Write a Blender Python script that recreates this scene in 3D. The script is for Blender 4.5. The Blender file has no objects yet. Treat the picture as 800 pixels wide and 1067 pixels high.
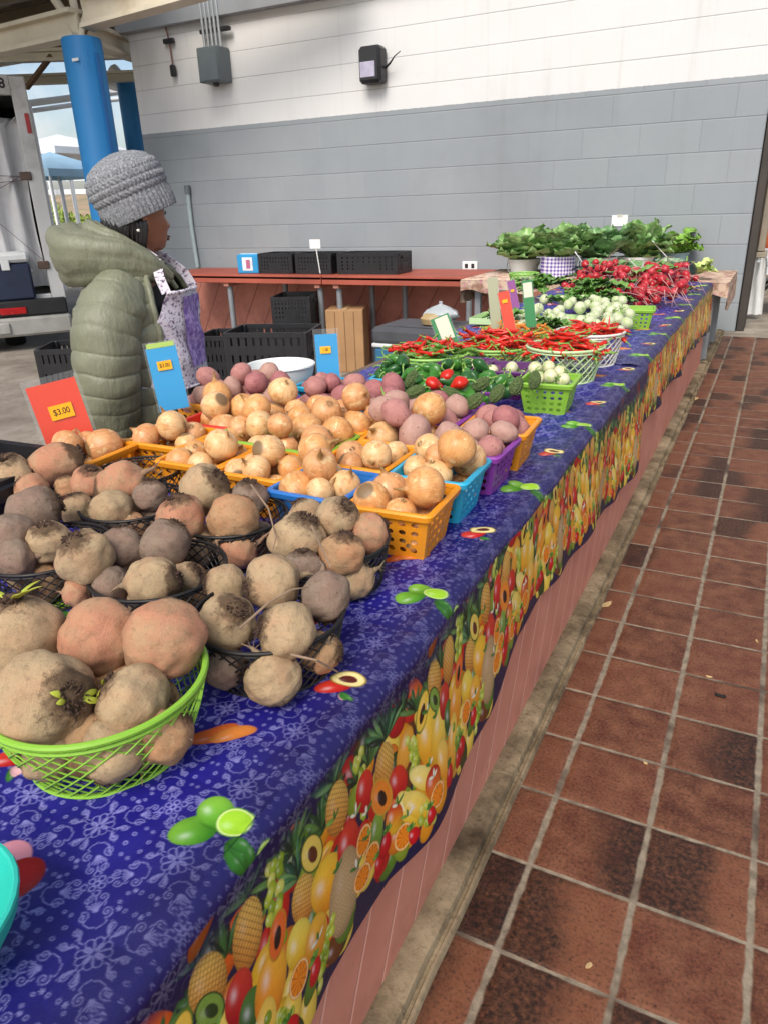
import bpy, math, random, numpy as np
from mathutils import Vector, Matrix, noise as mnoise
PI = math.pi
SC = bpy.context.scene
COL = SC.collection
RND = random.Random(7)

# ------------------------------------------------------------------ camera
F, CX, CY, CAMH = 760.0, 400.0, 533.5, 1.2
def _axes():
    Y = Vector((820-CX, CY-200, F)).normalized()
    X = -Vector((-1185-CX, CY-270, F)).normalized()
    X = (X - Y*X.dot(Y)).normalized()
    Z = X.cross(Y)
    if Z.y < 0: Z = -Z
    return X, Y, Z
AX, AY, AZ = _axes()
EYE = Vector((0, 0, CAMH))
def ray(px, py):
    v = Vector((px-CX, CY-py, F))
    return Vector((AX.dot(v), AY.dot(v), AZ.dot(v)))
def at_z(px, py, z):
    d = ray(px, py); return EYE + d*((z-CAMH)/d.z)
def at_y(px, py, y):
    d = ray(px, py); return EYE + d*(y/d.y)
def at_plane(px, py, P, n):
    d = ray(px, py); return EYE + d*((P-EYE).dot(n)/d.dot(n))
def pix(p):
    w = Vector(p)-EYE
    v = AX*w.x + AY*w.y + AZ*w.z
    return CX+F*v.x/v.z, CY-F*v.y/v.z
C_RIGHT = Vector((AX.x, AY.x, AZ.x)); C_UP = Vector((AX.y, AY.y, AZ.y)); C_FWD = Vector((AX.z, AY.z, AZ.z))
cam = bpy.data.objects.new('camera', bpy.data.cameras.new('camera')); COL.objects.link(cam)
m = Matrix.Identity(4)
for i in range(3):
    m[i][0] = C_RIGHT[i]; m[i][1] = C_UP[i]; m[i][2] = -C_FWD[i]; m[i][3] = EYE[i]
cam.matrix_world = m
cam.data.sensor_fit = 'VERTICAL'; cam.data.lens = 24.0; cam.data.sensor_height = 24.0*1067/F
cam.data.clip_start = 0.02; cam.data.clip_end = 2000
SC.camera = cam

# ------------------------------------------------------------------ colour and node helpers
def lin(c):
    return c/12.92 if c <= .04045 else ((c+.055)/1.055)**2.4
def S(h, k=1.0):
    h = h.lstrip('#')
    return tuple(lin(int(h[i:i+2], 16)/255)*k for i in (0, 2, 4))+(1.0,)
class NT:
    def __init__(s, name):
        s.m = bpy.data.materials.new(name); s.m.use_nodes = True
        s.t = s.m.node_tree; s.b = s.t.nodes['Principled BSDF']
    def n(s, typ, **kw):
        nd = s.t.nodes.new(typ)
        for k, v in kw.items():
            if k.startswith('_'): setattr(nd, k[1:], v)
            else:
                key = k.replace('__', ' ') if not k.startswith('i') or not k[1:].isdigit() else int(k[1:])
                s.set(nd.inputs[key], v)
        return nd
    def set(s, sock, v):
        if isinstance(v, bpy.types.NodeSocket): s.t.links.new(v, sock)
        else:
            try: sock.default_value = v
            except TypeError: sock.default_value = v[:3]
    def coord(s, kind='Object'): return s.n('ShaderNodeTexCoord').outputs[kind]
    def rnd(s): return s.n('ShaderNodeObjectInfo').outputs['Random']
    def shift(s, vec, amount=37.0):
        r = s.math('MULTIPLY', s.rnd(), amount)
        return s.n('ShaderNodeVectorMath', _operation='ADD', i0=vec, i1=s.n('ShaderNodeCombineXYZ', i0=r, i1=r, i2=r).outputs[0]).outputs[0]
    def scale(s, vec, xyz):
        return s.n('ShaderNodeVectorMath', _operation='MULTIPLY', i0=vec, i1=xyz).outputs[0]
    def noise(s, vec, scale=5, detail=4, rough=.55):
        return s.n('ShaderNodeTexNoise', Vector=vec, Scale=scale, Detail=detail, Roughness=rough).outputs[0]
    def voro(s, vec, scale=5, feature='F1', out=0):
        return s.n('ShaderNodeTexVoronoi', _feature=feature, Vector=vec, Scale=scale).outputs[out]
    def math(s, op, a, b=0.0, clamp=False):
        nd = s.n('ShaderNodeMath', _operation=op, _use_clamp=clamp)
        s.set(nd.inputs[0], a); s.set(nd.inputs[1], b); return nd.outputs[0]
    def sep(s, vec): return s.n('ShaderNodeSeparateXYZ', i0=vec).outputs
    def ramp(s, fac, stops, interp='LINEAR'):
        nd = s.n('ShaderNodeValToRGB', i0=fac); e = nd.color_ramp.elements
        nd.color_ramp.interpolation = interp
        while len(e) < len(stops): e.new(.5)
        for el, (p, c) in zip(e, stops):
            el.position = p; el.color = c if len(c) == 4 else tuple(c)+(1,)
        return nd.outputs[0]
    def fac(s, f, a, b):
        nd = s.n('ShaderNodeMapRange', _clamp=True, i0=f, i1=a, i2=b); return nd.outputs[0]
    def mix(s, f, a, b, blend='MIX'):
        nd = s.n('ShaderNodeMix', _data_type='RGBA', _blend_type=blend)
        s.set(nd.inputs[0], f); s.set(nd.inputs[6], a); s.set(nd.inputs[7], b); return nd.outputs[2]
    def attr(s, name='col'): return s.n('ShaderNodeAttribute', _attribute_name=name).outputs['Color']
    def bump(s, h, strength=.4, dist=.01, normal=None):
        nd = s.n('ShaderNodeBump', Strength=strength, Distance=dist, Height=h)
        if normal is not None: s.set(nd.inputs['Normal'], normal)
        return nd.outputs[0]
    def out(s, color=None, rough=.6, normal=None, spec=None, metal=None, sss=None, trans=None):
        b = s.b
        if color is not None: s.set(b.inputs['Base Color'], color)
        s.set(b.inputs['Roughness'], rough)
        if normal is not None: s.set(b.inputs['Normal'], normal)
        if spec is not None: s.set(b.inputs['Specular IOR Level'], spec)
        if metal is not None: s.set(b.inputs['Metallic'], metal)
        if sss is not None:
            s.set(b.inputs['Subsurface Weight'], sss); b.inputs['Subsurface Scale'].default_value = .006
        if trans is not None: s.set(b.inputs['Transmission Weight'], trans)
        return s.m
BLK = (0, 0, 0, 1); WHT = (1, 1, 1, 1)
def simple(name, hexc, rough=.6, var=.25, scale=8, bump=.15, bscale=60, spec=None, metal=None, k=1.0, dirt=None):
    t = NT(name); c = S(hexc, k); v = t.shift(t.coord())
    n1 = t.noise(v, scale, 5)
    dark = tuple(x*(1-var) for x in c[:3])+(1,); lite = tuple(min(1, x*(1+var*.6)) for x in c[:3])+(1,)
    colr = t.ramp(n1, [(.3, dark), (.7, lite)])
    if dirt:
        colr = t.mix(t.fac(t.noise(v, scale*.6, 7, .65), .55, .75), colr, S(dirt))
    nrm = t.bump(t.noise(v, bscale, 4), bump, .004) if bump else None
    rr = t.math('ADD', t.math('MULTIPLY', t.noise(v, scale*2, 3), .2), rough-.1)
    return t.out(colr, rr, nrm, spec, metal)

# ------------------------------------------------------------------ mesh builder
class MB:
    def __init__(s): s.v = []; s.f = []; s.m = []
    def add(s, vs, fs, mi=0, M=None):
        o = len(s.v)
        s.v += [tuple(M @ Vector(p)) for p in vs] if M is not None else [tuple(p) for p in vs]
        s.f += [tuple(i+o for i in f) for f in fs]; s.m += [mi]*len(fs); return s
    def box(s, c, size, mi=0, M=None, bev=0.0):
        x, y, z = (d/2 for d in size)
        b = min(bev, x*.9, y*.9, z*.9)
        if b <= 0:
            vs = [(c[0]+i*x, c[1]+j*y, c[2]+k*z) for i in (-1, 1) for j in (-1, 1) for k in (-1, 1)]
            return s.add(vs, [(0, 1, 3, 2), (4, 6, 7, 5), (0, 4, 5, 1), (2, 3, 7, 6), (0, 2, 6, 4), (1, 5, 7, 3)], mi, M)
        vs = []; idx = {}
        for i in (-1, 1):
            for j in (-1, 1):
                for k in (-1, 1):
                    for a in range(3):
                        p = [i*(x-b), j*(y-b), k*(z-b)]; p[a] = (i*x, j*y, k*z)[a]
                        idx[i, j, k, a] = len(vs); vs.append((c[0]+p[0], c[1]+p[1], c[2]+p[2]))
        fs = []
        for a in range(3):
            u, w = [q for q in range(3) if q != a]
            for sg in (-1, 1):
                q = []
                for su, sw in ((-1, -1), (1, -1), (1, 1), (-1, 1)):
                    t = [0, 0, 0]; t[a] = sg; t[u] = su; t[w] = sw; q.append(idx[t[0], t[1], t[2], a])
                flip = (sg == 1) == (a == 1)
                fs.append(tuple(q[::-1] if flip else q))
        for a in range(3):      # edges along axis a
            u, w = [q for q in range(3) if q != a]
            for su in (-1, 1):
                for sw in (-1, 1):
                    t1 = [0]*3; t1[u] = su; t1[w] = sw; t2 = list(t1); t1[a] = -1; t2[a] = 1
                    q = (idx[(*t1, u)], idx[(*t2, u)], idx[(*t2, w)], idx[(*t1, w)])
                    fs.append(q)
        for i in (-1, 1):
            for j in (-1, 1):
                for k in (-1, 1): fs.append(tuple(idx[i, j, k, a] for a in range(3)))
        return s.add(vs, fs, mi, M)
    def bar(s, a, b, w, d, mi=0, up=(0, 0, 1), bev=0.0):
        a, b = Vector(a), Vector(b); z = (b-a); L = z.length; z.normalize()
        up = Vector(up)
        if abs(z.dot(up)) > .98: up = Vector((0, 1, 0))
        x = up.cross(z).normalized(); y = z.cross(x)
        M = Matrix(((x.x, y.x, z.x, 0), (x.y, y.y, z.y, 0), (x.z, y.z, z.z, 0), (0, 0, 0, 1)))
        M.translation = (a+b)/2
        return s.box((0, 0, 0), (w, d, L), mi, M, bev)
    def tube(s, pts, rad, seg=8, mi=0, cap=True, closed=False):
        P = [Vector(p) for p in pts]; n = len(P)
        R = rad if isinstance(rad, (list, tuple)) else [rad]*n
        fr = None; vs = []
        for i in range(n):
            t = (P[(i+1) % n]-P[i-1]) if closed else (P[min(i+1, n-1)]-P[max(i-1, 0)])
            if t.length < 1e-9: t = Vector((0, 0, 1))
            t.normalize()
            if fr is None:
                fr = t.orthogonal().normalized()
            fr = (fr - t*fr.dot(t))
            if fr.length < 1e-6: fr = t.orthogonal()
            fr.normalize(); bn = t.cross(fr)
            for k in range(seg):
                a = 2*PI*k/seg; vs.append(P[i] + (fr*math.cos(a)+bn*math.sin(a))*R[i])
        fs = []
        for i in range(n if closed else n-1):
            j = (i+1) % n
            for k in range(seg):
                k2 = (k+1) % seg
                fs.append((i*seg+k, i*seg+k2, j*seg+k2, j*seg+k))
        if cap and not closed:
            fs.append(tuple(range(seg))[::-1]); fs.append(tuple((n-1)*seg+k for k in range(seg)))
        return s.add(vs, fs, mi)
    def rings(s, rings, mi=0, cap0=True, cap1=True, closed=True, M=None):
        n = len(rings[0]); vs = [p for r in rings for p in r]; fs = []
        for i in range(len(rings)-1):
            for k in range(n if closed else n-1):
                k2 = (k+1) % n
                fs.append((i*n+k, i*n+k2, (i+1)*n+k2, (i+1)*n+k))
        if cap0: fs.append(tuple(range(n))[::-1])
        if cap1: fs.append(tuple((len(rings)-1)*n+k for k in range(n)))
        return s.add(vs, fs, mi, M)
    def lathe(s, prof, seg=24, mi=0, c=(0, 0, 0), cap0=True, cap1=True, sx=1, sy=1, M=None):
        return s.rings([[(c[0]+r*sx*math.cos(2*PI*k/seg), c[1]+r*sy*math.sin(2*PI*k/seg), c[2]+z) for k in range(seg)] for r, z in prof], mi, cap0, cap1, True, M)
    def obj(s, name, mats, parent=None, loc=None, ang=40, link=True):
        me = bpy.data.meshes.new(name); me.from_pydata(s.v, [], s.f)
        for mt in (mats if isinstance(mats, (list, tuple)) else [mats]): me.materials.append(mt)
        me.polygons.foreach_set('material_index', s.m)
        finish(me, ang)
        o = bpy.data.objects.new(name, me)
        if link: COL.objects.link(o)
        if parent is not None: o.parent = parent
        if loc is not None: o.location = loc
        return o
def finish(me, ang=40):
    me.polygons.foreach_set('use_smooth', [True]*len(me.polygons))
    if ang < 180: me.set_sharp_from_angle(angle=math.radians(ang))
    me.validate(); me.update()
def tag(o, label=None, cat=None, group=None, kind=None):
    if label: o['label'] = label
    if cat: o['category'] = cat
    if group: o['group'] = group
    if kind: o['kind'] = kind
    return o
def thing(name, label, cat, loc=(0, 0, 0), rz=0.0, group=None):
    o = bpy.data.objects.new(name, None); COL.objects.link(o)
    o.location = loc; o.rotation_euler = (0, 0, rz); o.empty_display_size = .05
    return tag(o, label, cat, group)
KIDS = {}
def kids(o): return [c for c in COL.objects if c.parent == o]
def dup(root, M, label=None, group=None, mats=None):
    r = root.copy(); COL.objects.link(r); r.matrix_world = M
    if label: r['label'] = label
    if group: r['group'] = group
    if root.name not in KIDS: KIDS[root.name] = [(c, kids(c)) for c in kids(root)]
    for ch, gs in KIDS[root.name]:
        c = ch.copy(); COL.objects.link(c); c.parent = r
        for g in gs:
            d = g.copy(); COL.objects.link(d); d.parent = c
    return r
PROTOS = []
def drop_proto(root):
    PROTOS.append(root)
def purge_protos():
    for r in PROTOS:
        for c in kids(r):
            for g in kids(c): bpy.data.objects.remove(g)
            bpy.data.objects.remove(c)
        bpy.data.objects.remove(r)
def TRS(loc, axis=(0, 0, 1), spin=0.0, scale=1.0):
    """matrix that stands local +Z along axis"""
    z = Vector(axis).normalized(); q = Vector((0, 0, 1)).rotation_difference(z)
    R = q.to_matrix().to_4x4() @ Matrix.Rotation(spin, 4, 'Z')
    sc = scale if isinstance(scale, (tuple, list)) else (scale,)*3
    return Matrix.Translation(loc) @ R @ Matrix.Diagonal((*sc, 1))
def img_axis(deg, toward):
    a = math.radians(deg)
    return (C_RIGHT*math.cos(a)+C_UP*math.sin(a)-C_FWD*toward).normalized()
def smooth(a, b, x):
    t = min(1, max(0, (x-a)/(b-a))); return t*t*(3-2*t)
def lerp(a, b, t): return a+(b-a)*t
def interp(tab, x):
    if x <= tab[0][0]: return tab[0][1]
    for (x0, y0), (x1, y1) in zip(tab, tab[1:]):
        if x <= x1: return y0+(y1-y0)*(x-x0)/(x1-x0)
    return tab[-1][1]
ORD = ['leftmost', 'second from left', 'third from left', 'fourth from left', 'fifth from left', 'sixth from left', 'seventh from left', 'eighth from left', 'ninth from left', 'tenth from left', 'eleventh from left', 'twelfth from left', 'thirteenth from left', 'fourteenth from left']
TT = 0.60      # table top
GZ = -0.45     # lower ground behind the stall
# ------------------------------------------------------------------ world, sun, view
w = bpy.data.worlds.new('World'); SC.world = w; w.use_nodes = True
nt = w.node_tree; bg = nt.nodes['Background']
sky = nt.nodes.new('ShaderNodeTexSky'); sky.sky_type = 'NISHITA'; sky.sun_disc = False
SUN_AZ, SUN_EL = math.radians(174), math.radians(47)       # azimuth measured from +Y clockwise
sky.sun_elevation = SUN_EL; sky.sun_rotation = SUN_AZ
sky.air_density = 1.0; sky.dust_density = 2.5; sky.ozone_density = .6
# broken cloud: the sky's own colour with much whiter cloud over most of it
def wn(typ, **kw):
    nd = nt.nodes.new(typ)
    for k, v in kw.items():
        key = int(k[1:]) if k[1:].isdigit() else k
        if isinstance(v, bpy.types.NodeSocket): nt.links.new(v, nd.inputs[key])
        else: nd.inputs[key].default_value = v
    return nd
tc = wn('ShaderNodeTexCoord'); cn = wn('ShaderNodeTexNoise', Vector=tc.outputs['Generated'], Scale=3.4, Detail=7.0, Roughness=.58)
mr = wn('ShaderNodeMapRange', i0=cn.outputs[0], i1=.47, i2=.62)
grey = wn('ShaderNodeHueSaturation', Saturation=.10, Value=1.25, Color=sky.outputs[0]); blu = wn('ShaderNodeHueSaturation', Saturation=1.05, Value=1.0, Color=sky.outputs[0])
cm = nt.nodes.new('ShaderNodeMix'); cm.data_type = 'RGBA'
nt.links.new(mr.outputs[0], cm.inputs[0]); nt.links.new(blu.outputs[0], cm.inputs[6]); nt.links.new(grey.outputs[0], cm.inputs[7])
nt.links.new(cm.outputs[2], bg.inputs[0]); bg.inputs[1].default_value = 0.088
sd = bpy.data.lights.new('sun', 'SUN'); sun = bpy.data.objects.new('sun', sd); COL.objects.link(sun)
to_sun = Vector((math.sin(SUN_AZ)*math.cos(SUN_EL), math.cos(SUN_AZ)*math.cos(SUN_EL), math.sin(SUN_EL)))
sun.rotation_euler = Vector((0, 0, 1)).rotation_difference(to_sun).to_euler()
sd.energy = 1.5; sd.angle = math.radians(32); sd.color = (1.0, .945, .87)
SC.view_settings.view_transform = 'Standard'; SC.view_settings.look = 'None'
SC.view_settings.exposure = 1.0; SC.view_settings.gamma = 1.0
SC.cycles.use_denoising = True
SC.cycles.max_bounces = 8; SC.cycles.diffuse_bounces = 4; SC.cycles.glossy_bounces = 3
SC.cycles.transmission_bounces = 4; SC.cycles.transparent_max_bounces = 8
SC.cycles.sample_clamp_indirect = 6.0

# ------------------------------------------------------------------ setting: floors
def sheet(name, x0, x1, y0, y1, z, mat, kind='structure'):
    mb = MB(); mb.add([(x0, y0, z), (x1, y0, z), (x1, y1, z), (x0, y1, z)], [(0, 1, 2, 3)])
    return tag(mb.obj(name, mat), kind=kind)
def m_tiles():
    t = NT('terracotta_tiles'); P = t.coord(); x, y, z = t.sep(P)
    u = t.math('DIVIDE', t.math('SUBTRACT', x, -.255), .195); v = t.math('DIVIDE', t.math('SUBTRACT', y, .853), .1965)
    wob = t.math('MULTIPLY', t.math('SUBTRACT', t.noise(P, 22, 3), .5), .03)
    fu = t.math('FRACT', t.math('ADD', u, 40)); fv = t.math('FRACT', t.math('ADD', v, 40))
    du = t.math('SUBTRACT', .5, t.math('ABSOLUTE', t.math('SUBTRACT', fu, .5)))
    dv = t.math('SUBTRACT', .5, t.math('ABSOLUTE', t.math('SUBTRACT', fv, .5)))
    d = t.math('ADD', t.math('MINIMUM', du, dv), wob)
    d2 = t.math('ADD', t.math('MINIMUM', t.math('MULTIPLY', du, .62), dv), wob)
    grout = t.math('SUBTRACT', 1, t.fac(d2, .013, .026))
    cell = t.n('ShaderNodeCombineXYZ', i0=t.math('FLOOR', t.math('ADD', u, 40)), i1=t.math('FLOOR', t.math('ADD', v, 40))).outputs[0]
    wn = t.n('ShaderNodeTexWhiteNoise', Vector=cell)
    r1 = wn.outputs['Value']; rc = t.sep(wn.outputs['Color'])
    base = t.ramp(r1, [(0, S('#4a281a')), (.5, S('#5d3424')), (1, S('#6e432d'))])
    fine = t.noise(P, 150, 6, .7); mid = t.noise(P, 18, 5, .6)
    base = t.mix(t.fac(mid, .35, .75), base, S('#7b5139'))
    base = t.mix(t.fac(fine, .52, .72), base, S('#2a130c')); base = t.mix(t.math('MULTIPLY', t.fac(t.math('SUBTRACT', 1, fine), .52, .68), .55), base, S('#8a5540'))
    # worn black foot traffic and soot along one edge of many tiles
    big = t.noise(P, 3.1, 4, .55)
    side = t.math('ABSOLUTE', t.math('SUBTRACT', fu, t.fac(rc[0], .35, .65)))
    edge = t.math('MULTIPLY', t.math('ADD', side, t.math('MULTIPLY', t.math('SUBTRACT', mid, .5), .5)), t.fac(rc[1], .25, .7))
    soot = t.fac(t.math('ADD', edge, t.math('MULTIPLY', t.math('SUBTRACT', big, .5), 1.1)), .27, .50)
    soot = t.math('MULTIPLY', soot, t.fac(t.noise(P, 90, 5, .7), .2, .62))
    base = t.mix(t.math('MULTIPLY', soot, .93), base, S('#100d0a'))
    spots = t.math('SUBTRACT', 1, t.fac(t.voro(P, 11), .03, .085))
    base = t.mix(t.math('MULTIPLY', spots, t.fac(t.noise(P, 2.2, 2), .5, .6)), base, S('#2a120b'))
    crumbs = t.math('SUBTRACT', 1, t.fac(t.voro(P, 75), .03, .07))
    base = t.mix(t.math('MULTIPLY', crumbs, t.fac(t.noise(P, 9, 3), .5, .66)), base, S('#8d7a66'))
    gcol = t.mix(t.fac(t.noise(P, 35, 5, .7), .35, .65), S('#6b6051'), S('#968975'))
    gcol = t.mix(t.fac(t.noise(P, 4.3, 4), .52, .66), gcol, S('#4a3d32'))
    colr = t.mix(grout, base, gcol)
    hgt = t.math('ADD', t.fac(d2, .012, .06), t.math('MULTIPLY', fine, .22))
    hgt = t.math('ADD', hgt, t.math('MULTIPLY', t.noise(P, 7, 3), .5))
    return t.out(colr, t.math('ADD', .30, t.math('MULTIPLY', fine, .4)), t.bump(hgt, .65, .004), .35)
def m_concrete(name, a, b, c, scale=6):
    t = NT(name); P = t.coord()
    n1 = t.noise(P, scale, 8, .62); n2 = t.noise(P, scale*9, 6, .7); n3 = t.noise(P, scale*.35, 4)
    colr = t.ramp(n1, [(.3, S(a)), (.52, S(b)), (.72, S(c))])
    colr = t.mix(t.fac(n2, .5, .78), colr, S(a)); colr = t.mix(t.math('MULTIPLY', t.fac(n3, .52, .7), .6), colr, S(c))
    return t.out(colr, .85, t.bump(t.math('ADD', n2, n1), .5, .006), .25)
TILES = m_tiles()
CURB = m_concrete('kerb_concrete', '#443829', '#85745a', '#ae9b7c', 9)
SLAB = m_concrete('parking_concrete', '#6b6258', '#8d8479', '#a39a8d', 1.6)
ASPH = m_concrete('far_ground', '#8a8375', '#a29a8a', '#b5ad9d', .2)
STRIPC = m_concrete('walkway_concrete', '#6c6357', '#958b7c', '#b0a696', 4)
WX = -.25        # right-hand corner of the block wall
WY = 7.73        # its face
sheet('ground', -900, 900, -700, 1200, GZ-.08, ASPH)
sheet('parking_floor', -40, -.45, -3, 30, GZ, SLAB)
# raised tiled walkway with body
mb = MB(); mb.box((4.68, 1.7, -.236), (10.05, 11.5, .472)); tag(mb.obj('walkway', TILES), kind='structure')
mb = MB(); mb.box((4.68, 13.726, -.243), (10.05, 12.55, .484)); tag(mb.obj('walkway_far', STRIPC), kind='structure')
# kerb strip along the stall, in two pours with a joint, its outer lip a little proud
mb = MB()
for y0, y1 in ((-1.6, 1.985), (1.992, 3.35), (3.356, 5.2), (5.206, 7.70)):
    n = int((y1-y0)/.05); rings = []
    for i in range(n+1):
        y = y0+(y1-y0)*i/n; k = .0035*mnoise.noise(Vector((y*6, 0, 3))); q = .003*mnoise.noise(Vector((y*11, 4, 3)))
        rings.append([(-.400, y, -.2), (-.332+k, y, -.2), (-.332+k, y, .006), (-.336+k, y, .013+q), (-.341+k, y, .013+q), (-.344+k, y, .006), (-.350+k, y, .006), (-.354+k, y, .020+q), (-.372, y, .024), (-.400, y, .022+q)])
    mb.rings(rings)
tag(mb.obj('kerb', CURB, ang=50), kind='structure')

# ------------------------------------------------------------------ block wall
def m_wall():
    t = NT('painted_block'); P = t.coord(); x, y, z = t.sep(P)
    ch = .258; v = t.math('DIVIDE', t.math('ADD', z, 5.16), ch); row = t.math('FLOOR', v); fv = t.math('FRACT', v)
    u = t.math('DIVIDE', t.math('ADD', x, 20.0), .52)
    u = t.math('ADD', u, t.math('MULTIPLY', t.math('MODULO', row, 2), .5)); fu = t.math('FRACT', u)
    dv = t.math('MULTIPLY', t.math('SUBTRACT', .5, t.math('ABSOLUTE', t.math('SUBTRACT', fv, .5))), ch)
    du = t.math('MULTIPLY', t.math('SUBTRACT', .5, t.math('ABSOLUTE', t.math('SUBTRACT', fu, .5))), .52)
    jv = t.math('SUBTRACT', 1, t.fac(dv, .002, .007)); ju = t.math('SUBTRACT', 1, t.fac(du, .002, .006))
    right = t.fac(x, -2.6, -1.9)
    ju = t.math('MULTIPLY', ju, t.math('ADD', .12, t.math('MULTIPLY', right, .42)))
    ju = t.math('MULTIPLY', ju, t.math('SUBTRACT', 1, t.fac(z, 2.10, 2.12)))
    j = t.math('MAXIMUM', jv, ju)
    cl = t.n('ShaderNodeCombineXYZ', i0=t.math('FLOOR', u), i1=row).outputs[0]
    wn = t.n('ShaderNodeTexWhiteNoise', Vector=cl).outputs['Value']
    n1 = t.noise(P, 1.3, 6, .6); n2 = t.noise(P, 60, 4, .6)
    grey = t.mix(n1, S('#7f868b'), S('#939a9e')); grey = t.mix(t.math('MULTIPLY', wn, .2), grey, S('#a3a6a6')); grey = t.mix(t.math('MULTIPLY', t.fac(t.noise(P, .7, 5, .6), .5, .72), .3), grey, S('#6d7276'))
    white = t.mix(n1, S('#cbcbca'), S('#d9d9d8'))
    streak = t.fac(t.noise(t.scale(P, (7, 7, .5)), 1.5, 5, .6), .56, .78)
    white = t.mix(t.math('MULTIPLY', streak, .12), white, S('#a99f90'))
    edge = t.math('ADD', z, t.math('MULTIPLY', t.math('SUBTRACT', t.noise(P, 30, 3), .5), .012))
    colr = t.mix(t.fac(edge, 2.112, 2.116), grey, white)
    scuff = t.math('MULTIPLY', t.fac(t.noise(P, 3.5, 7, .7), .6, .8), t.math('SUBTRACT', 1, t.fac(z, .7, 2.0)))
    colr = t.mix(t.math('MULTIPLY', scuff, .35), colr, S('#70706c'))
    colr = t.mix(t.math('MULTIPLY', j, .26), colr, S('#5d5f61'))
    hgt = t.math('ADD', t.math('MULTIPLY', j, -1), t.math('MULTIPLY', n2, .12))
    hgt = t.math('ADD', hgt, t.math('MULTIPLY', wn, .12)); pit = t.fac(t.noise(P, 34, 5, .7), .60, .74); hgt = t.math('SUBTRACT', hgt, t.math('MULTIPLY', pit, .35))
    drip = t.math('MULTIPLY', t.fac(t.noise(t.scale(P, (9, 9, .35)), 1.2, 6, .65), .58, .76), .14); colr = t.mix(drip, colr, S('#6f6c66'))
    return t.out(colr, .62, t.bump(hgt, .4, .01), .35)
mb = MB(); mb.box(((-7.25+WX)/2, WY+.2, (GZ+4.9)/2), (WX+7.25, .4, 4.9-GZ), bev=.006)
tag(mb.obj('block_wall', m_wall()), 'long painted block wall, grey below and off white above', 'wall')
FASC = simple('fascia_grey', '#8f9397', .6, .12, 3, .1)
r = thing('steel_fascia', 'grey steel band running along the top of the block wall', 'fascia', (-3.7, WY-.05, 3.42))
mb = MB(); mb.box((0, 0, 0), (7.3, .095, .50), bev=.008); mb.obj('band', FASC, r)
# the wall's return and the dim passage behind its right corner
DARK = simple('dark_frame', '#3a342e', .6, .3, 4, .2); BEIGE = simple('beige_jamb', '#8d8373', .6, .2, 4, .15)
r = thing('door_frame', 'dark brown steel frame standing at the right end of the wall', 'door frame', (WX+.075, WY+.25, 0))
mb = MB(); mb.box((-.035, 0, 1.6), (.07, .42, 3.2), bev=.006); mb.obj('post', DARK, r)
mb = MB(); mb.box((.035, .1, 1.95), (.06, .2, 2.5), bev=.006); mb.obj('jamb', BEIGE, r)
mb = MB(); mb.box((.045, .08, .67), (.09, .3, .05), bev=.006); mb.obj('sill', BEIGE, r)
mb = MB(); mb.box((1.9, 10.9, 1.9), (4.6, .2, 4.0)); tag(mb.obj('rear_wall', m_concrete('rear_wall_paint', '#7d7568', '#978f80', '#aaa292', 1.2)), 'dim beige wall far behind the neighbouring stall', 'wall')
# ------------------------------------------------------------------ stall counter: pink boarded plinth under the cloth
def m_pink(name, axis='y', lo='#c07a66', hi='#d28f7a', line='#e3ad9a', slope=.52, pitch=.125):
    t = NT(name); P = t.coord(); x, y, z = t.sep(P)
    h = y if axis == 'y' else x
    u = t.math('DIVIDE', t.math('SUBTRACT', h, t.math('MULTIPLY', z, slope)), pitch); fu = t.math('FRACT', t.math('ADD', u, 60))
    fu = t.math('ADD', fu, t.math('MULTIPLY', t.math('SUBTRACT', t.noise(P, 14, 3), .5), .05))
    ln = t.math('SUBTRACT', 1, t.fac(t.math('ABSOLUTE', t.math('SUBTRACT', fu, .5)), .015, .045))
    n1 = t.noise(P, 5, 6, .6); fine = t.noise(P, 120, 4)
    colr = t.ramp(n1, [(.3, S(lo)), (.7, S(hi))]); colr = t.mix(t.math('MULTIPLY', ln, .75), colr, S(line))
    grime = t.math('MULTIPLY', t.fac(t.noise(P, 8, 7, .7), .45, .75), t.math('SUBTRACT', 1, t.fac(z, .0, .14)))
    colr = t.mix(t.math('MULTIPLY', grime, .6), colr, S('#6d4a3e'))
    chip = t.math('MULTIPLY', t.fac(t.noise(t.scale(P, (6, 22, 9)), 2.2, 6, .7), .665, .69), t.fac(t.noise(P, 2.1, 2), .5, .56))
    colr = t.mix(t.math('MULTIPLY', chip, .8), colr, S('#54382f'))
    return t.out(colr, .62, t.bump(t.math('ADD', t.math('MULTIPLY', ln, -1), t.math('MULTIPLY', fine, .15)), .35, .004), .3)
PINK = m_pink('pink_boards'); PINKX = m_pink('pink_wall_boards', 'x', '#b07162', '#c98674', '#8e5648', .55, .30)
WOODP = simple('plain_board', '#6b5a4a', .7, .3, 6, .2)
YE = 6.05
r = thing('market_counter', 'long pink boarded counter under the fruit print tablecloths', 'counter', (0, 0, 0))
mb = MB(); mb.box((-.425, 2.2, .255), (.05, 7.6, .61), bev=.003); mb.box((-.52, YE-.03, .255), (.14, .05, .60)); mb.obj('front_panel', PINK, r)
mb = MB(); mb.box((-.925, 2.2, .578), (1.05, 7.7, .030), bev=.003); mb.box((-1.60, .1, .576), (.295, 2.4, .030), bev=.003); mb.obj('countertop', WOODP, r)
for y in (-1.4, .6, 2.4, 4.2, 5.9):
    mb = MB(); mb.box((-1.40, y, (GZ+.56)/2), (.07, .07, .56-GZ), bev=.004); mb.obj('leg', WOODP, r)

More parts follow.
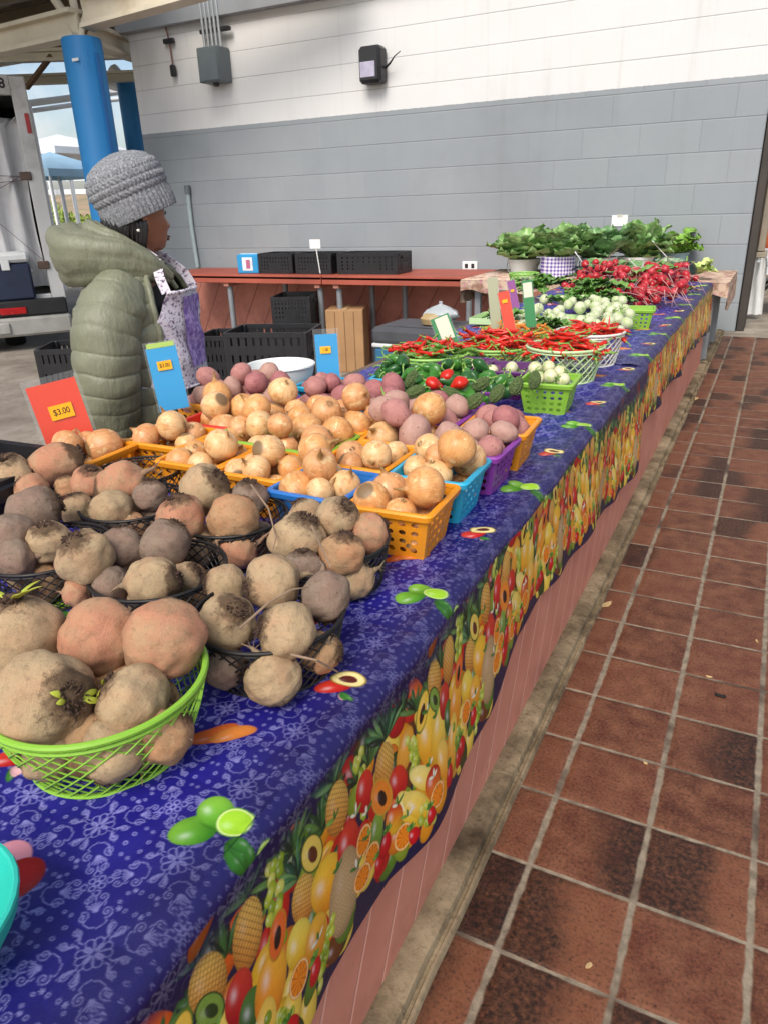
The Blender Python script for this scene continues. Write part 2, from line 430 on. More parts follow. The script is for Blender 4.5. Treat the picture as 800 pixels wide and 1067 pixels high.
# ------------------------------------------------------------------ printed tablecloth: the print is worked out as colours per vertex
PXS = .00078
class Art:
    def __init__(s, h, w, bgc): s.h, s.w = h, w; s.a = np.empty((h, w, 3), np.float32); s.a[:] = np.array(bgc[:3], np.float32)
    def blend(s, y0, x0, mask, colr):
        hh, ww = mask.shape
        ys = (np.arange(hh)+y0); xs = (np.arange(ww)+x0) % s.w
        ok = (ys >= 0) & (ys < s.h); ys = ys[ok]; mask = mask[ok]
        if np.ndim(colr) == 3: colr = colr[ok]
        sub = s.a[np.ix_(ys, xs)]
        s.a[np.ix_(ys, xs)] = sub+(np.asarray(colr, np.float32)-sub)*mask[..., None]
    def grid(s, cx, cy, R):
        x0, y0 = int(cx-R)-1, int(cy-R)-1; n = int(2*R)+4
        yy, xx = np.mgrid[0:n, 0:n].astype(np.float32)
        return x0, y0, xx+x0-cx, yy+y0-cy
    def fruit(s, cx, cy, rx, ry, ang, col, dark=.58, hl=.5, tex=None, pear=0.0, rim=None, col2=None):
        """one printed fruit: metres from the left and bottom of the strip"""
        cx, cy, rx, ry = cx/PXS, cy/PXS, rx/PXS, ry/PXS
        x0, y0, dx, dy = s.grid(cx, cy, max(rx, ry)*1.15)
        c, n = math.cos(ang), math.sin(ang)
        a = (dx*c+dy*n)/rx; b = (-dx*n+dy*c)/ry
        a2 = a*(1+pear*b)
        r = np.sqrt(a2*a2+b*b)
        mask = np.clip((1-r)*min(rx, ry)*.8+.5, 0, 1)
        sh = np.sqrt(np.clip(1-r*r, 0, 1)); lit = dark+(1-dark)*np.clip(sh*.8+.25*(-a*.4+b*.7)+.12, 0, 1.1)
        C = np.ones(a.shape+(3,), np.float32)*np.array(S(col)[:3], np.float32)
        if col2 is not None:
            t = np.clip(b*.6+.5+.3*a, 0, 1)[..., None]; C = C*(1-t)+np.array(S(col2)[:3], np.float32)*t
        if tex is not None: C = tex(a, b, r, C)
        C = C*lit[..., None]
        if hl:
            g = np.exp(-(((a+.3)/.22)**2+((b-.35)/.25)**2))*hl; C = C+(1-C)*g[..., None]*.8
        s.blend(y0, x0, mask, np.clip(C, 0, 1))
    def line(s, pts, wdt, col, alpha=1.0):
        """polyline stroke, points in pixels"""
        P = np.array(pts, np.float32)
        seg = np.hypot(*(P[1:]-P[:-1]).T); L = np.concatenate([[0], np.cumsum(seg)]); n = max(2, int(L[-1]/.6))
        q = np.linspace(0, L[-1], n); X = np.interp(q, L, P[:, 0]); Y = np.interp(q, L, P[:, 1])
        x0, y0 = int(X.min()-wdt)-2, int(Y.min()-wdt)-2; ww, hh = int(X.max()+wdt)+3-x0, int(Y.max()+wdt)+3-y0
        mk = np.zeros((hh, ww), np.float32); R = int(wdt)+2
        for px, py in zip(X-x0, Y-y0):
            ix, iy = int(px), int(py)
            a0, a1, b0, b1 = max(0, iy-R), min(hh, iy+R+1), max(0, ix-R), min(ww, ix+R+1)
            yy, xx = np.mgrid[a0:a1, b0:b1]
            v = np.clip(wdt/2+.5-np.hypot(xx-px, yy-py), 0, 1)
            mk[a0:a1, b0:b1] = np.maximum(mk[a0:a1, b0:b1], v)
        s.blend(y0, x0, mk*alpha, np.array(col[:3], np.float32))
    def leafs(s, cx, cy, n, L, a0, a1, cols, w=.006, rg=None):
        for i in range(n):
            a = a0+(a1-a0)*(i+.5)/n+rg.uniform(-.1, .1); l = L*rg.uniform(.65, 1.1)
            s.fruit(cx+math.cos(a)*l/2, cy+math.sin(a)*l/2, w*rg.uniform(.7, 1.1), l/2, a-PI/2, rg.choice(cols), .35, .15)
PV = .540                      # the print repeats along the stall
NAVY = (.010, .009, .045)
def strip_art():
    rg = random.Random(11); A = Art(int(.345/PXS), int(round(PV/PXS)), NAVY)
    def pineapple(x, y, k=1.0, ang=0.0):
        A.leafs(x-math.sin(ang)*.045*k, y+math.cos(ang)*.045*k, 15, .062*k, PI*.12, PI*.88, ['#20503a', '#3c7a4c', '#6d9c5e', '#17382c'], .0055*k, rg)
        def tx(a, b, r, C):
            u = (a*3.2+b*4.6); v = (a*3.2-b*4.6)
            g = np.minimum(np.abs(u-np.round(u)), np.abs(v-np.round(v)))
            return C*(.35+.65*np.clip(g*6, 0, 1))[..., None]
        A.fruit(x, y, .027*k, .042*k, ang, '#e0913c', .5, .1, tx, col2='#f0c060')
    def melon(x, y):
        def tx(a, b, r, C):
            v = np.sin(a*23+2*np.sin(b*17))*np.sin(b*29+2*np.sin(a*19+1)); return C*(.62+.38*np.clip(np.abs(v)*3, 0, 1))[..., None]
        A.fruit(x, y, .040, .067, -.12, '#c9a878', .45, .1, tx)
    def grapes(x, y, n, dx, dy, cols):
        for i in range(n):
            t = i/n; A.fruit(x+dx*t+rg.uniform(-.013, .013), y+dy*t+rg.uniform(-.015, .015), .0075, .0095, rg.uniform(-.5, .5), rg.choice(cols), .45, .55)
    def wedge(x, y, ang, c='#f0881c', k=1.0):
        def tx(a, b, r, C):
            th = np.arctan2(b, a); ray_ = np.clip(np.abs(np.sin(th*5))*2.2, .55, 1)
            C = C*ray_[..., None]; w = np.clip((r-.80)*12, 0, 1)[..., None]; C = C*(1-w)+np.array(S('#f6d79a')[:3])*w
            w2 = np.clip((r-.92)*20, 0, 1)[..., None]; return C*(1-w2)+np.array(S('#e57f12')[:3])*w2
        A.fruit(x, y, .022*k, .026*k, ang, c, .8, 0, tx)
    def half(x, y, rx, ry, ang, flesh, seed, skin):
        def tx(a, b, r, C):
            w = np.clip((r-.86)*16, 0, 1)[..., None]; C = C*(1-w)+np.array(S(skin)[:3])*w
            q = np.sqrt((a/.42)**2+((b+.1)/.5)**2); w = np.clip((1-q)*8, 0, 1)[..., None]
            return C*(1-w)+np.array(S(seed)[:3])*w
        A.fruit(x, y, rx, ry, ang, flesh, .8, .15, tx)
    def berry(x, y, ang=0, k=1.0):
        def tx(a, b, r, C):
            v = np.sin(a*15)*np.sin(b*15); return C*(1-.25*np.clip(v*2-1, 0, 1))[..., None]
        A.fruit(x, y, .016*k, .021*k, ang, '#d3141f', .45, .5, tx, pear=.25); A.leafs(x+math.sin(ang)*-.018*k, y+.018*k, 5, .016*k, .2, PI-.2, ['#3f7d2b', '#6fa83c'], .004, rg)
    GR = ['#a7bd32', '#c3cf4a', '#8aa528', '#d5d768']
    # back layer: leaves, mangoes and apples filling the whole band
    for i in range(130):
        x, y = rg.uniform(0, PV), rg.uniform(.022, .285)
        A.fruit(x, y, rg.uniform(.017, .028), rg.uniform(.024, .040), rg.uniform(-1.2, 1.2), rg.choice(['#e8961e', '#f0b92a', '#c8251c', '#e6631a', '#5b7d28', '#f3cf52', '#b51f1f', '#e9a53a', '#8a9d2d', '#d97a20', '#6a3a1a', '#2f4a22']), .5, .4)
    for x in np.arange(0, PV, .045):
        A.leafs(x+rg.uniform(-.01, .01), .262+rg.uniform(-.02, .02), 7, .05, .25, PI-.25, ['#24462c', '#3d6b35', '#16301f', '#5b8440'], .006, rg)
    for x, y, k, an in ((.045, .245, 1.0, .15), (.17, .215, 1.0, -.1), (.335, .265, .95, .25), (.40, .255, 1.0, -.15), (.50, .19, .9, .2)): pineapple(x, y, k, an)
    grapes(.10, .285, 26, .02, -.10, GR); grapes(.455, .29, 26, -.012, -.10, GR); grapes(.245, .215, 24, .012, -.09, GR)
    for x, y, rx, ry, an, c, c2 in ((.012, .155, .032, .046, .5, '#e8921b', '#f6c73a'), (.065, .165, .026, .034, .2, '#c3161c', '#d8402a'), (.115, .215, .023, .032, .1, '#c9161e', '#e0382a'),
            (.14, .115, .02, .036, -.2, '#4f7a2c', '#86a83f'), (.205, .165, .021, .030, .3, '#bb1a1f', '#d93a26'), (.30, .185, .034, .055, .25, '#f0a31e', '#f7d24a'), (.335, .165, .030, .05, -.25, '#f3b52a', '#f9dd63'),
            (.37, .20, .022, .030, 0, '#b3141e', '#d23c2e'), (.385, .155, .022, .032, .2, '#1f4a20', '#4c7a34'), (.42, .15, .030, .042, -.2, '#f0861c', '#f6b535'), (.345, .105, .022, .045, .3, '#f4a12a', '#f9d060'),
            (.39, .095, .025, .05, -.35, '#f19a20', '#f9cf58'), (.48, .14, .024, .035, .3, '#e9b21f', '#f4dc5c'), (.225, .10, .018, .046, .5, '#f2c22e', '#f9e27a'), (.25, .09, .018, .048, .7, '#efb927', '#f7dc6e'), (.275, .125, .018, .05, .8, '#f4cb3c', '#f9e489'),
            (.515, .10, .026, .036, .1, '#d9861c', '#f0b63a'), (.19, .105, .02, .028, .2, '#e4b128', '#d8421f'), (.30, .10, .024, .028, .4, '#e27c22', '#c42f1c')):
        A.fruit(x, y, rx*1.08, ry*1.08, an, c, .6, .5, col2=c2)
    melon(.048, .098)
    half(.16, .17, .024, .042, .5, '#ef8a2c', '#2a1a14', '#d9a33a'); half(.285, .245, .020, .036, -.5, '#f3c84a', '#3a1d12', '#5d7a2a'); half(.525, .235, .02, .034, .4, '#e2c65a', '#5a2a14', '#3f5a22')
    half(.445, .20, .018, .03, -.3, '#e66a2a', '#221512', '#c9882a'); half(.33, .235, .016, .03, .5, '#7fa040', '#27401a', '#22401c')
    for x, y, an in ((.105, .135, 0), (.125, .088, .6), (.095, .075, 1.0), (.47, .095, .4), (.21, .055, .2), (.31, .065, .9)): wedge(x, y, an)
    grapes(.415, .105, 18, .02, -.05, GR); grapes(.005, .075, 14, -.03, -.05, GR); grapes(.265, .065, 14, .02, -.03, ['#c9d04a', '#e0d765', '#a9b838'])
    for x, y, an in ((.145, .055, .2), (.165, .075, -.3), (.285, .045, .1), (.365, .055, -.2), (.44, .05, .3), (.505, .06, -.1), (.235, .04, .5), (.415, .045, 0)): berry(x, y, an, rg.uniform(.8, 1.05))
    for i in range(14): A.leafs(rg.uniform(0, PV), rg.uniform(.06, .24), 3, .02, 0, PI, ['#3d7a2c', '#7fae45', '#f0ead0'], .0035, rg)
    return A.a
def top_art(bright):
    """damask scrolls on blue, with limes and halved avocados scattered near the front edge; rows run back from the table's edge"""
    T = .108; n = int(round(T/PXS)); rg = random.Random(5)
    ground = np.array((.013, .010, .19)) if bright else np.array((.010, .009, .085))
    D = Art(n, n, (0, 0, 0)); q = n
    def stroke(pts, wd=1.5):
        for sx in (1, -1):
            for sy in (1, -1):
                P = [((q/2+sx*x*q), (q/2+sy*y*q)) for x, y in pts]
                for oy in (-q, 0, q):
                    D.line([(a, b+oy) for a, b in P], wd, (1, 1, 1))
    def spiral(cx, cy, R, a0, turns, tail=None):
        pts = [(cx+R*(1-t)*math.cos(a0+t*turns*2*PI), cy+R*(1-t)*math.sin(a0+t*turns*2*PI)) for t in [i/30 for i in range(29)]]
        if tail: pts = tail+pts
        stroke(pts, 1.35)
    def petal(a, r0, r1, w):
        pts = []
        for i in range(21):
            t = i/20*2*PI; l = (r0+r1)/2-(r1-r0)/2*math.cos(t); s_ = w*math.sin(t)*(.5+.8*(l-r0)/(r1-r0))
            pts.append((l*math.cos(a)-s_*math.sin(a), l*math.sin(a)+s_*math.cos(a)))
        stroke(pts, 1.2)
    for a in (PI/4-.33, PI/4+.33): petal(a, .025, .15, .040)
    for a in (0, PI/2): petal(a, .02, .10, .018)
    spiral(.25, .06, .045, PI, 1.6, [(.13, .03), (.17, .012)]); spiral(.06, .27, .045, -PI/2, 1.6, [(.02, .15), (.012, .19)])
    spiral(.33, .20, .055, 3.6, 1.7, [(.17, .17), (.22, .145), (.27, .14)]); spiral(.19, .34, .055, 1.0, -1.7, [(.17, .19), (.145, .23), (.15, .29)])
    spiral(.42, .33, .045, 4.2, 1.5, [(.36, .26), (.39, .27)]); spiral(.33, .43, .045, .4, -1.5, [(.27, .35), (.28, .39)])
    for k in range(5):
        a = PI/4+(k-2)*.28; stroke([(.27+.02*math.cos(a), .27+.02*math.sin(a)), (.27+.06*math.cos(a+.1), .27+.06*math.sin(a+.1)), (.27+.105*math.cos(a), .27+.105*math.sin(a))], 1.8)
    for tt in range(3):
        o_ = .018*tt; stroke([(.17+o_, .012), (.19+o_*.6, .05), (.23, .085-o_), (.29, .10-o_)], 1.1); stroke([(.012, .19+o_), (.05, .21+o_*.6), (.085-o_, .25), (.10-o_, .31)], 1.1)
    stroke([(.42+.03*math.cos(i*.5), .42+.03*math.sin(i*.5)) for i in range(14)], 1.2); stroke([(.36, .36), (.39, .40), (.40, .46)], 1.2); stroke([(.36, .36), (.40, .39), (.46, .40)], 1.2)
    for cx, cy, r in ((.5, .44, .03), (.44, .5, .03), (.5, .5, .028), (.40, .06, .018), (.06, .41, .018), (.45, .17, .014), (.17, .46, .014)):
        stroke([(cx+r*math.cos(i*PI/6), cy+r*math.sin(i*PI/6)) for i in range(13)], 1.4)
    for i in range(6):
        a = i*PI/3; stroke([(.40, .13), (.40+.022*math.cos(a), .13+.022*math.sin(a))], 1.6)
    pat = np.clip(D.a[..., 0], 0, 1)
    W = int(round(PV/PXS)); H = int(.46/PXS)
    yy = (np.arange(H) % n); xx = ((np.arange(W)*(5*n/W)).astype(int)) % n
    P = pat[np.ix_(yy, xx)][..., None]
    A = Art(H, W, (0, 0, 0)); lnc = np.array((.28, .27, .62)) if bright else np.array((.20, .17, .36))
    A.a = (ground*(1-P)+lnc*P*.9+ground*P*.1).astype(np.float32)
    # towards the edge a dark border plus painted-in shade turn the ground near-black
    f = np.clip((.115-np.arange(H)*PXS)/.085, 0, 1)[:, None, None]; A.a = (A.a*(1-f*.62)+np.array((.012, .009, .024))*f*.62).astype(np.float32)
    def limehalf(a, b, r, C):
        w = np.clip((r-.80)*14, 0, 1)[..., None]; C = C*(1-w)+np.array(S('#d8e89a')[:3])*w
        w = np.clip((r-.9)*20, 0, 1)[..., None]; return C*(1-w)+np.array(S('#5c9a22')[:3])*w
    def limes(v, u):
        A.leafs(v-.012, u-.016, 3, .042, -2.3, -1.2, ['#2f6b1f', '#4f8f2c'], .009, rg)
        A.fruit(v-.016, u+.026, .021, .026, .8, '#3f8a1e', .4, .35, col2='#7cb83a'); A.fruit(v+.014, u+.020, .019, .025, -.4, '#4c931f', .4, .35, col2='#86c040')
        A.fruit(v+.012, u-.008, .019, .022, .2, '#9acb2c', .75, .2, limehalf)
    def avo(v, u):
        A.fruit(v-.012, u+.012, .016, .026, .7, '#c4181c', .45, .4, col2='#e2402c'); A.leafs(v-.02, u-.005, 3, .022, -2.6, -1.6, ['#f0b8c0', '#3c7a2c'], .006, rg)
        def tx(a, b, r, C):
            w = np.clip((r-.86)*16, 0, 1)[..., None]; C = C*(1-w)+np.array(S('#a08a3a')[:3])*w
            w = np.clip((1-np.sqrt((a/.5)**2+(b/.55)**2))*8, 0, 1)[..., None]; return C*(1-w)+np.array(S('#5a1d14')[:3])*w
        A.fruit(v+.012, u+.002, .017, .026, .15, '#f0dd96', .8, .1, tx)
    def guava(v, u):
        A.fruit(v, u+.012, .030, .024, .2, '#f4a0b0', .7, .2); A.fruit(v-.004, u-.018, .026, .022, .3, '#c0161c', .5, .3); A.fruit(v+.002, u+.012, .006, .006, 0, '#3a1418', .8, 0)
    def papaya(v, u):
        A.fruit(v, u, .014, .034, .9, '#d9682a', .6, .2); A.fruit(v+.012, u-.022, .012, .03, .8, '#e0863a', .6, .2)
    limes(.432, .040); avo(.164, .046); guava(.300, .200); papaya(.545, .145); limes(.15, .30); avo(.42, .33); guava(.02, .40)
    return A.a
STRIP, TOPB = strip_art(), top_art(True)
def sample(tex, u, v):
    """u = row position in metres (clamped), v = position along the stall (wraps)"""
    h, w_ = tex.shape[:2]
    yy = np.clip(np.abs(u)/PXS, 0, h-1.001); xx = (v/PV*w_) % w_
    y0 = yy.astype(int); x0 = xx.astype(int) % w_; x1 = (x0+1) % w_; fy = (yy-y0)[..., None]; fx = (xx-np.floor(xx))[..., None]
    return (tex[y0, x0]*(1-fy)*(1-fx)+tex[y0, x1]*(1-fy)*fx+tex[y0+1, x0]*fy*(1-fx)+tex[y0+1, x1]*fy*fx)
def m_cloth():
    t = NT('printed_cloth'); P = t.coord(); c = t.attr('col')
    weave = t.noise(t.scale(P, (1, 1, 1)), 900, 2)
    wr = t.noise(t.scale(P, (9, 5, 9)), 1.7, 5, .6)
    return t.out(c, .42, t.bump(t.math('ADD', t.math('MULTIPLY', weave, .12), wr), .35, .012), .35)
CLOTH = m_cloth()
HEM = [(-1.5, .24), (.45, .245), (.60, .262), (.84, .238), (1.03, .258), (1.13, .268), (1.28, .312), (1.54, .328), (2.0, .288), (2.48, .225), (3.1, .205)]
HEM2 = [(2.9, .352), (3.2, .342), (3.72, .338), (4.25, .305), (4.77, .336), (5.3, .30), (6.05, .25), (6.3, .25)]
def cloth(name, y0, y1, hemtab, lift, label, seed):
    # rows along the stall get coarser with distance; columns run from the back of the table over the edge and down to the hem
    ys = [y0]
    while ys[-1] < y1:
        y = ys[-1]; ys.append(y+max(.0013, .00142*math.sqrt(max(y-.1, 0)**2+.55)) if y > .08 else y+.02)
    ys = np.array(ys); hem = np.array([interp(hemtab, y) for y in ys])
    hem = np.convolve(np.pad(hem, 12, 'edge'), np.ones(25)/25, 'same')[12:-12]
    ss = np.concatenate([np.linspace(-1.0, -.46, 150)[:-1], np.linspace(-.46, -.012, 330)])     # across the top, 0 = edge
    nd = 215; R = .022; XE = -.386-lift*.6
    arc = np.linspace(0, PI/2, 15)[1:-1]
    cols = len(ss)+len(arc)+nd; n = len(ys)
    X = np.zeros((n, cols)); Z = np.zeros((n, cols)); U = np.zeros((n, cols)); top = np.zeros((n, cols), bool)
    zt = TT+lift; k = len(ss)
    edge_w = .006*np.sin(ys*9.1+seed)+.004*np.sin(ys*23.7+1.3*seed)
    X[:, :k] = XE-R+(ss+.012)[None]; Z[:, :k] = zt; U[:, :k] = -ss[None]+.005; top[:, :k] = True
    X[:, k:k+len(arc)] = XE-R+R*np.sin(arc)[None]; Z[:, k:k+len(arc)] = zt-R+R*np.cos(arc)[None]; U[:, k:k+len(arc)] = (.017-R*arc)[None]-.0; top[:, k:k+len(arc)] = True
    fr = np.linspace(0, 1, nd)[None]; drop = (zt-R-hem)[:, None]
    Z[:, -nd:] = (zt-R)-drop*fr; X[:, -nd:] = XE
    # folds of the hanging part: shallow near the edge, deeper at the hem
    fold = (.011*np.sin(ys*7.3+seed)+.007*np.sin(ys*15.9+2*seed)+.010)[:, None]
    dd = (zt-R-Z[:, -nd:])
    X[:, -nd:] += np.clip(fold, 0.0, .04)*np.clip(dd/.3, 0, 1)**1.2
    Yv = np.repeat(ys[:, None], cols, 1)
    # creases on the flat part
    cr = .0024*np.sin(Yv*31+X*44+seed)+.0012*np.sin(Yv*57-X*71)+.0014*np.sin(X*23-Yv*12)
    Z[:, :k] += (np.abs(cr)*1.0)[:, :k]; X[:, k:] += (edge_w[:, None]*.4*np.ones((1, cols-k)))
    fu = Z-hem[:, None]                        # printed band is fixed to the hem
    U = np.where(U > .44, .14+np.mod(U-.14, .30), U)
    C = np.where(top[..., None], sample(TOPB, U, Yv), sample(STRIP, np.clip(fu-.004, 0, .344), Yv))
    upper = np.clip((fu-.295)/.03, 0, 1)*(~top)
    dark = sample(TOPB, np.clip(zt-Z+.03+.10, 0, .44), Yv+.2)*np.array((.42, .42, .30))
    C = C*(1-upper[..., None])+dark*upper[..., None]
    V = np.stack([X, Yv, Z], -1).reshape(-1, 3)
    idx = np.arange(n*cols).reshape(n, cols)
    Fq = np.stack([idx[:-1, :-1], idx[:-1, 1:], idx[1:, 1:], idx[1:, :-1]], -1).reshape(-1, 4)
    me = bpy.data.meshes.new(name); me.vertices.add(len(V)); me.vertices.foreach_set('co', V.astype(np.float32).ravel())
    me.loops.add(Fq.size); me.loops.foreach_set('vertex_index', Fq.astype(np.int32).ravel())
    me.polygons.add(len(Fq)); me.polygons.foreach_set('loop_start', np.arange(0, Fq.size, 4, dtype=np.int32))
    me.update(calc_edges=True)
    me.polygons.foreach_set('use_smooth', np.ones(len(Fq), bool))
    at = me.attributes.new('col', 'FLOAT_COLOR', 'POINT')
    at.data.foreach_set('color', np.concatenate([C.reshape(-1, 3), np.ones((len(V), 1))], 1).astype(np.float32).ravel())
    me.materials.append(CLOTH)
    o = bpy.data.objects.new(name, me); COL.objects.link(o)
    tag(o, label, 'tablecloth')
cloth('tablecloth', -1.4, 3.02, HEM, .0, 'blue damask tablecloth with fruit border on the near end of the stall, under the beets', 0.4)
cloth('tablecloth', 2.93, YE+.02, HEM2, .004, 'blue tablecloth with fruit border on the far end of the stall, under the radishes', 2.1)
# ------------------------------------------------------------------ canopy roof, columns
CREAM = simple('cream_steel', '#c9bfa9', .55, .14, 2, .1, dirt='#a08d70'); DECK = simple('roof_deck_paint', '#8f826b', .7, .25, .7, .1)
BROWN = simple('rust_brown', '#6e5236', .7, .3, 3, .1)
BLUE = NT('blue_paint'); P = BLUE.coord(); xx, yy, zz = BLUE.sep(P)
c = BLUE.mix(BLUE.noise(P, 1.2, 5), S('#1968a4'), S('#277fba'))
c = BLUE.mix(BLUE.math('MULTIPLY', BLUE.fac(BLUE.noise(BLUE.scale(P, (6, 6, 1)), 2, 6, .7), .58, .72), .5), c, S('#174f86'))
BLUE.out(c, .5, BLUE.bump(BLUE.noise(P, 40, 4), .15, .005), .4)
BLUEM = BLUE.m
CP = at_y(115, 225, 6.6); CP.z = 0
r = thing('round_column', 'thick blue round column behind the woman, carrying the roof struts', 'column', (CP.x, CP.y, GZ))
ct = at_y(88, 40, 6.6).z
mb = MB(); mb.lathe([(.205, 0), (.205, ct-GZ-.03), (.195, ct-GZ)], 40); mb.obj('shaft', BLUEM, r)
mb = MB(); mb.box((.212, -.02, (ct-GZ)/2), (.012, .05, ct-GZ-.3)); mb.M = None; mb.obj('seam_strip', simple('blue_strip', '#1d63a3', .5, .1), r)
mb = MB(); mb.box((.08, -.20, ct-GZ-.22), (.09, .012, .03), bev=.004); mb.obj('metal_tab', simple('tab_white', '#d5d8d8', .4), r)
P2 = at_y(140, 120, 11.5)
r = thing('round_column', 'narrow looking blue column farther off, beside the wall corner', 'column', (P2.x-.05, P2.y, GZ))
mb = MB(); mb.lathe([(.19, 0), (.19, 3.55-GZ)], 32); mb.obj('shaft', BLUEM, r)
# roof of the market hall: deck with ribs on a frame, only over the parking side
RZ = 4.55
r = thing('market_roof', 'ribbed beige steel roof over the parking bay behind the stall', 'roof', (-11, 8, 0))
mb = MB()
for i in range(64):
    y = -4.6+i*.16; mb.box((0, y, RZ+.02+(i % 2)*.045), (9.6, .158, .05))
mb.obj('deck', DECK, r)
def beam(parent, a, b, hgt, wid, mat=CREAM, name='beam'):
    mb = MB(); a, b = Vector(a)-Vector((-11, 8, 0)), Vector(b)-Vector((-11, 8, 0))
    for dz, hh, ww in ((hgt/2-.02, .04, wid), (-hgt/2+.02, .04, wid), (0, hgt-.08, .03)):
        mb.bar(a+Vector((0, 0, dz)), b+Vector((0, 0, dz)), ww, hh, up=(0, 0, 1))
    return mb.obj(name, mat, parent)
T_ = Vector((CP.x, CP.y, ct))
L1 = at_y(-40, 12, 6.9); beam(r, T_+Vector((0, 0, .14)), (L1.x, L1.y, T_.z+.18), .26, .2)
R1 = at_y(300, -14, 7.6); beam(r, T_+Vector((0.1, 0, .22)), (-4.0, 7.2, T_.z+.55), .30, .22)
beam(r, T_+Vector((-.1, .1, .10)), (-10.4, 14, 3.5), .22, .18)
beam(r, (-14.5, 7.6, 3.55), (-6.2, 10.2, 3.3), .16, .16); beam(r, (-14.5, 9.6, 3.5), (-6.5, 12.2, 3.3), .16, .16)
for k in range(6): beam(r, (-15.5, 8.4+k*.8, 4.30), (-6.3, 8.4+k*.8, 4.30), .2, .12, DECK, 'purlin')
for k in range(5): beam(r, (-14+k*1.8, 3.4, 4.42), (-14+k*1.8, 13, 4.42), .2, .1, CREAM, 'rafter')
for px, py, m_, w_ in ((48, -15, CREAM, .05), (72, -20, CREAM, .045), (100, -18, CREAM, .05), (112, -15, BROWN, .03)):
    e = at_y(px, py, 6.75); mb = MB(); mb.tube([T_-Vector((-11, 8, 0)), e-Vector((-11, 8, 0)), e+(e-T_)*.6-Vector((-11, 8, 0))], w_*.9, 10); mb.obj('strut', m_, r)
e1, e2 = at_y(28, 92, 9.0), at_y(54, 58, 9.0)
mb = MB(); mb.bar(e1-Vector((-11, 8, 0)), e2-Vector((-11, 8, 0)), .07, .05); mb.obj('brace', BROWN, r)
mb = MB(); q = Vector((-12.6, 8.4, 3.72))-Vector((-11, 8, 0)); mb.box(q, (1.6, .5, .35), bev=.03); mb.obj('hanging_duct', simple('duct_dark', '#4b4336', .6, .3), r)

# ------------------------------------------------------------------ far side of the parking bay
TENTW = simple('tent_white', '#e2e4e6', .6, .08, 1, .05); POLEW = simple('white_pipe', '#dfe2e4', .5, .06)
def tent(px, py_top, dist, w_, label, blue=False):
    p = at_y(px, py_top, dist); r = thing('canopy_tent', label, 'canopy', (p.x, p.y, GZ)); H = p.z-GZ
    mb = MB(); mb.add([(-w_, -w_, H-.45), (w_, -w_, H-.45), (w_, w_, H-.45), (-w_, w_, H-.45), (0, 0, H), (-w_, -w_, H-.62), (w_, -w_, H-.62), (w_, w_, H-.62), (-w_, w_, H-.62)],
        [(0, 1, 4), (1, 2, 4), (2, 3, 4), (3, 0, 4), (0, 5, 6, 1), (1, 6, 7, 2), (2, 7, 8, 3), (3, 8, 5, 0)])
    mb.obj('canopy', simple('tent_blue_white', '#a9cfe6', .6, .2, 1.5) if blue else TENTW, r)
    for sx in (-1, 1):
        for sy in (-1, 1):
            mb = MB(); mb.tube([(sx*w_*.97, sy*w_*.97, 0), (sx*w_*.97, sy*w_*.97, H-.5)], .03, 8); mb.obj('pole', POLEW, r)
tent(60, 140, 17, 1.5, 'white peaked canopy tent across the lot, right of the truck'); tent(52, 158, 14.5, 1.0, 'pale blue canopy tent in front of the white one across the lot', True)
r = thing('shade_frame', 'white steel shade frame with a curved eave beyond the column', 'canopy', (0, 0, 0))
pts = [at_y(28, 108, 13), at_y(60, 104, 13.5), at_y(120, 96, 14.5), at_y(160, 92, 15)]
mb = MB(); mb.tube(pts, .07, 8); mb.tube([at_y(30, 116, 13), at_y(100, 106, 14.5), at_y(170, 98, 15.5)], .05, 8); mb.obj('eave', POLEW, r)
mb = MB(); mb.tube([at_y(118, 72, 13), at_y(128, 84, 13), at_y(142, 100, 13)], .12, 8); mb.tube([at_y(108, 86, 13), at_y(142, 96, 13)], .09, 8); mb.obj('bracket', POLEW, r)
a = at_y(42, 116, 13.2)
for q in (at_y(30, 108, 13), at_y(150, 94, 14.8)):
    mb = MB(); mb.tube([(q.x, q.y, GZ), q], .06, 8); mb.obj('post', POLEW, r)
r = thing('rail_fence', 'low white rail fence across the lot between truck and column', 'fence', (0, 0, 0))
for py in (187, 201):
    mb = MB(); mb.bar(at_y(20, py, 19), at_y(160, py-3, 21), .08, .16); mb.obj('rail', POLEW, r)
for px in (30, 52, 74, 96):
    q = at_y(px, 186, 19.3); mb = MB(); mb.bar((q.x, q.y, GZ), q, .1, .1); mb.obj('post', POLEW, r)
# hills and scrub
mb = MB(); N = 90
rings = []
for j, (rad, hh) in enumerate(((380, 0), (520, .75), (640, 1), (760, .5))):
    rings.append([(math.sin(a)*rad, math.cos(a)*rad, -2+hh*(24+13*mnoise.noise(Vector((a*4, 0, 1)))+9*mnoise.noise(Vector((a*11, j, 1))))) for a in [(-PI*.75+i*PI*1.1/N) for i in range(N+1)]])
mb.rings(rings, closed=False, cap0=False, cap1=False)
HILL = NT('dry_hill'); P = HILL.coord(); HILL.out(HILL.ramp(HILL.noise(P, .03, 8, .6), [(.35, S('#7d7a5c')), (.55, S('#a98f74')), (.7, S('#b39f88'))]), .95)
tag(mb.obj('hills', HILL.m), kind='structure')
LEAFB = NT('bush_leaf'); LEAFB.out(LEAFB.mix(LEAFB.noise(LEAFB.coord(), 1.5, 4), S('#5d7a2c'), S('#a9b85a')), .6)
TRUNK = simple('bark', '#5b4634', .85, .3, 8, .3)
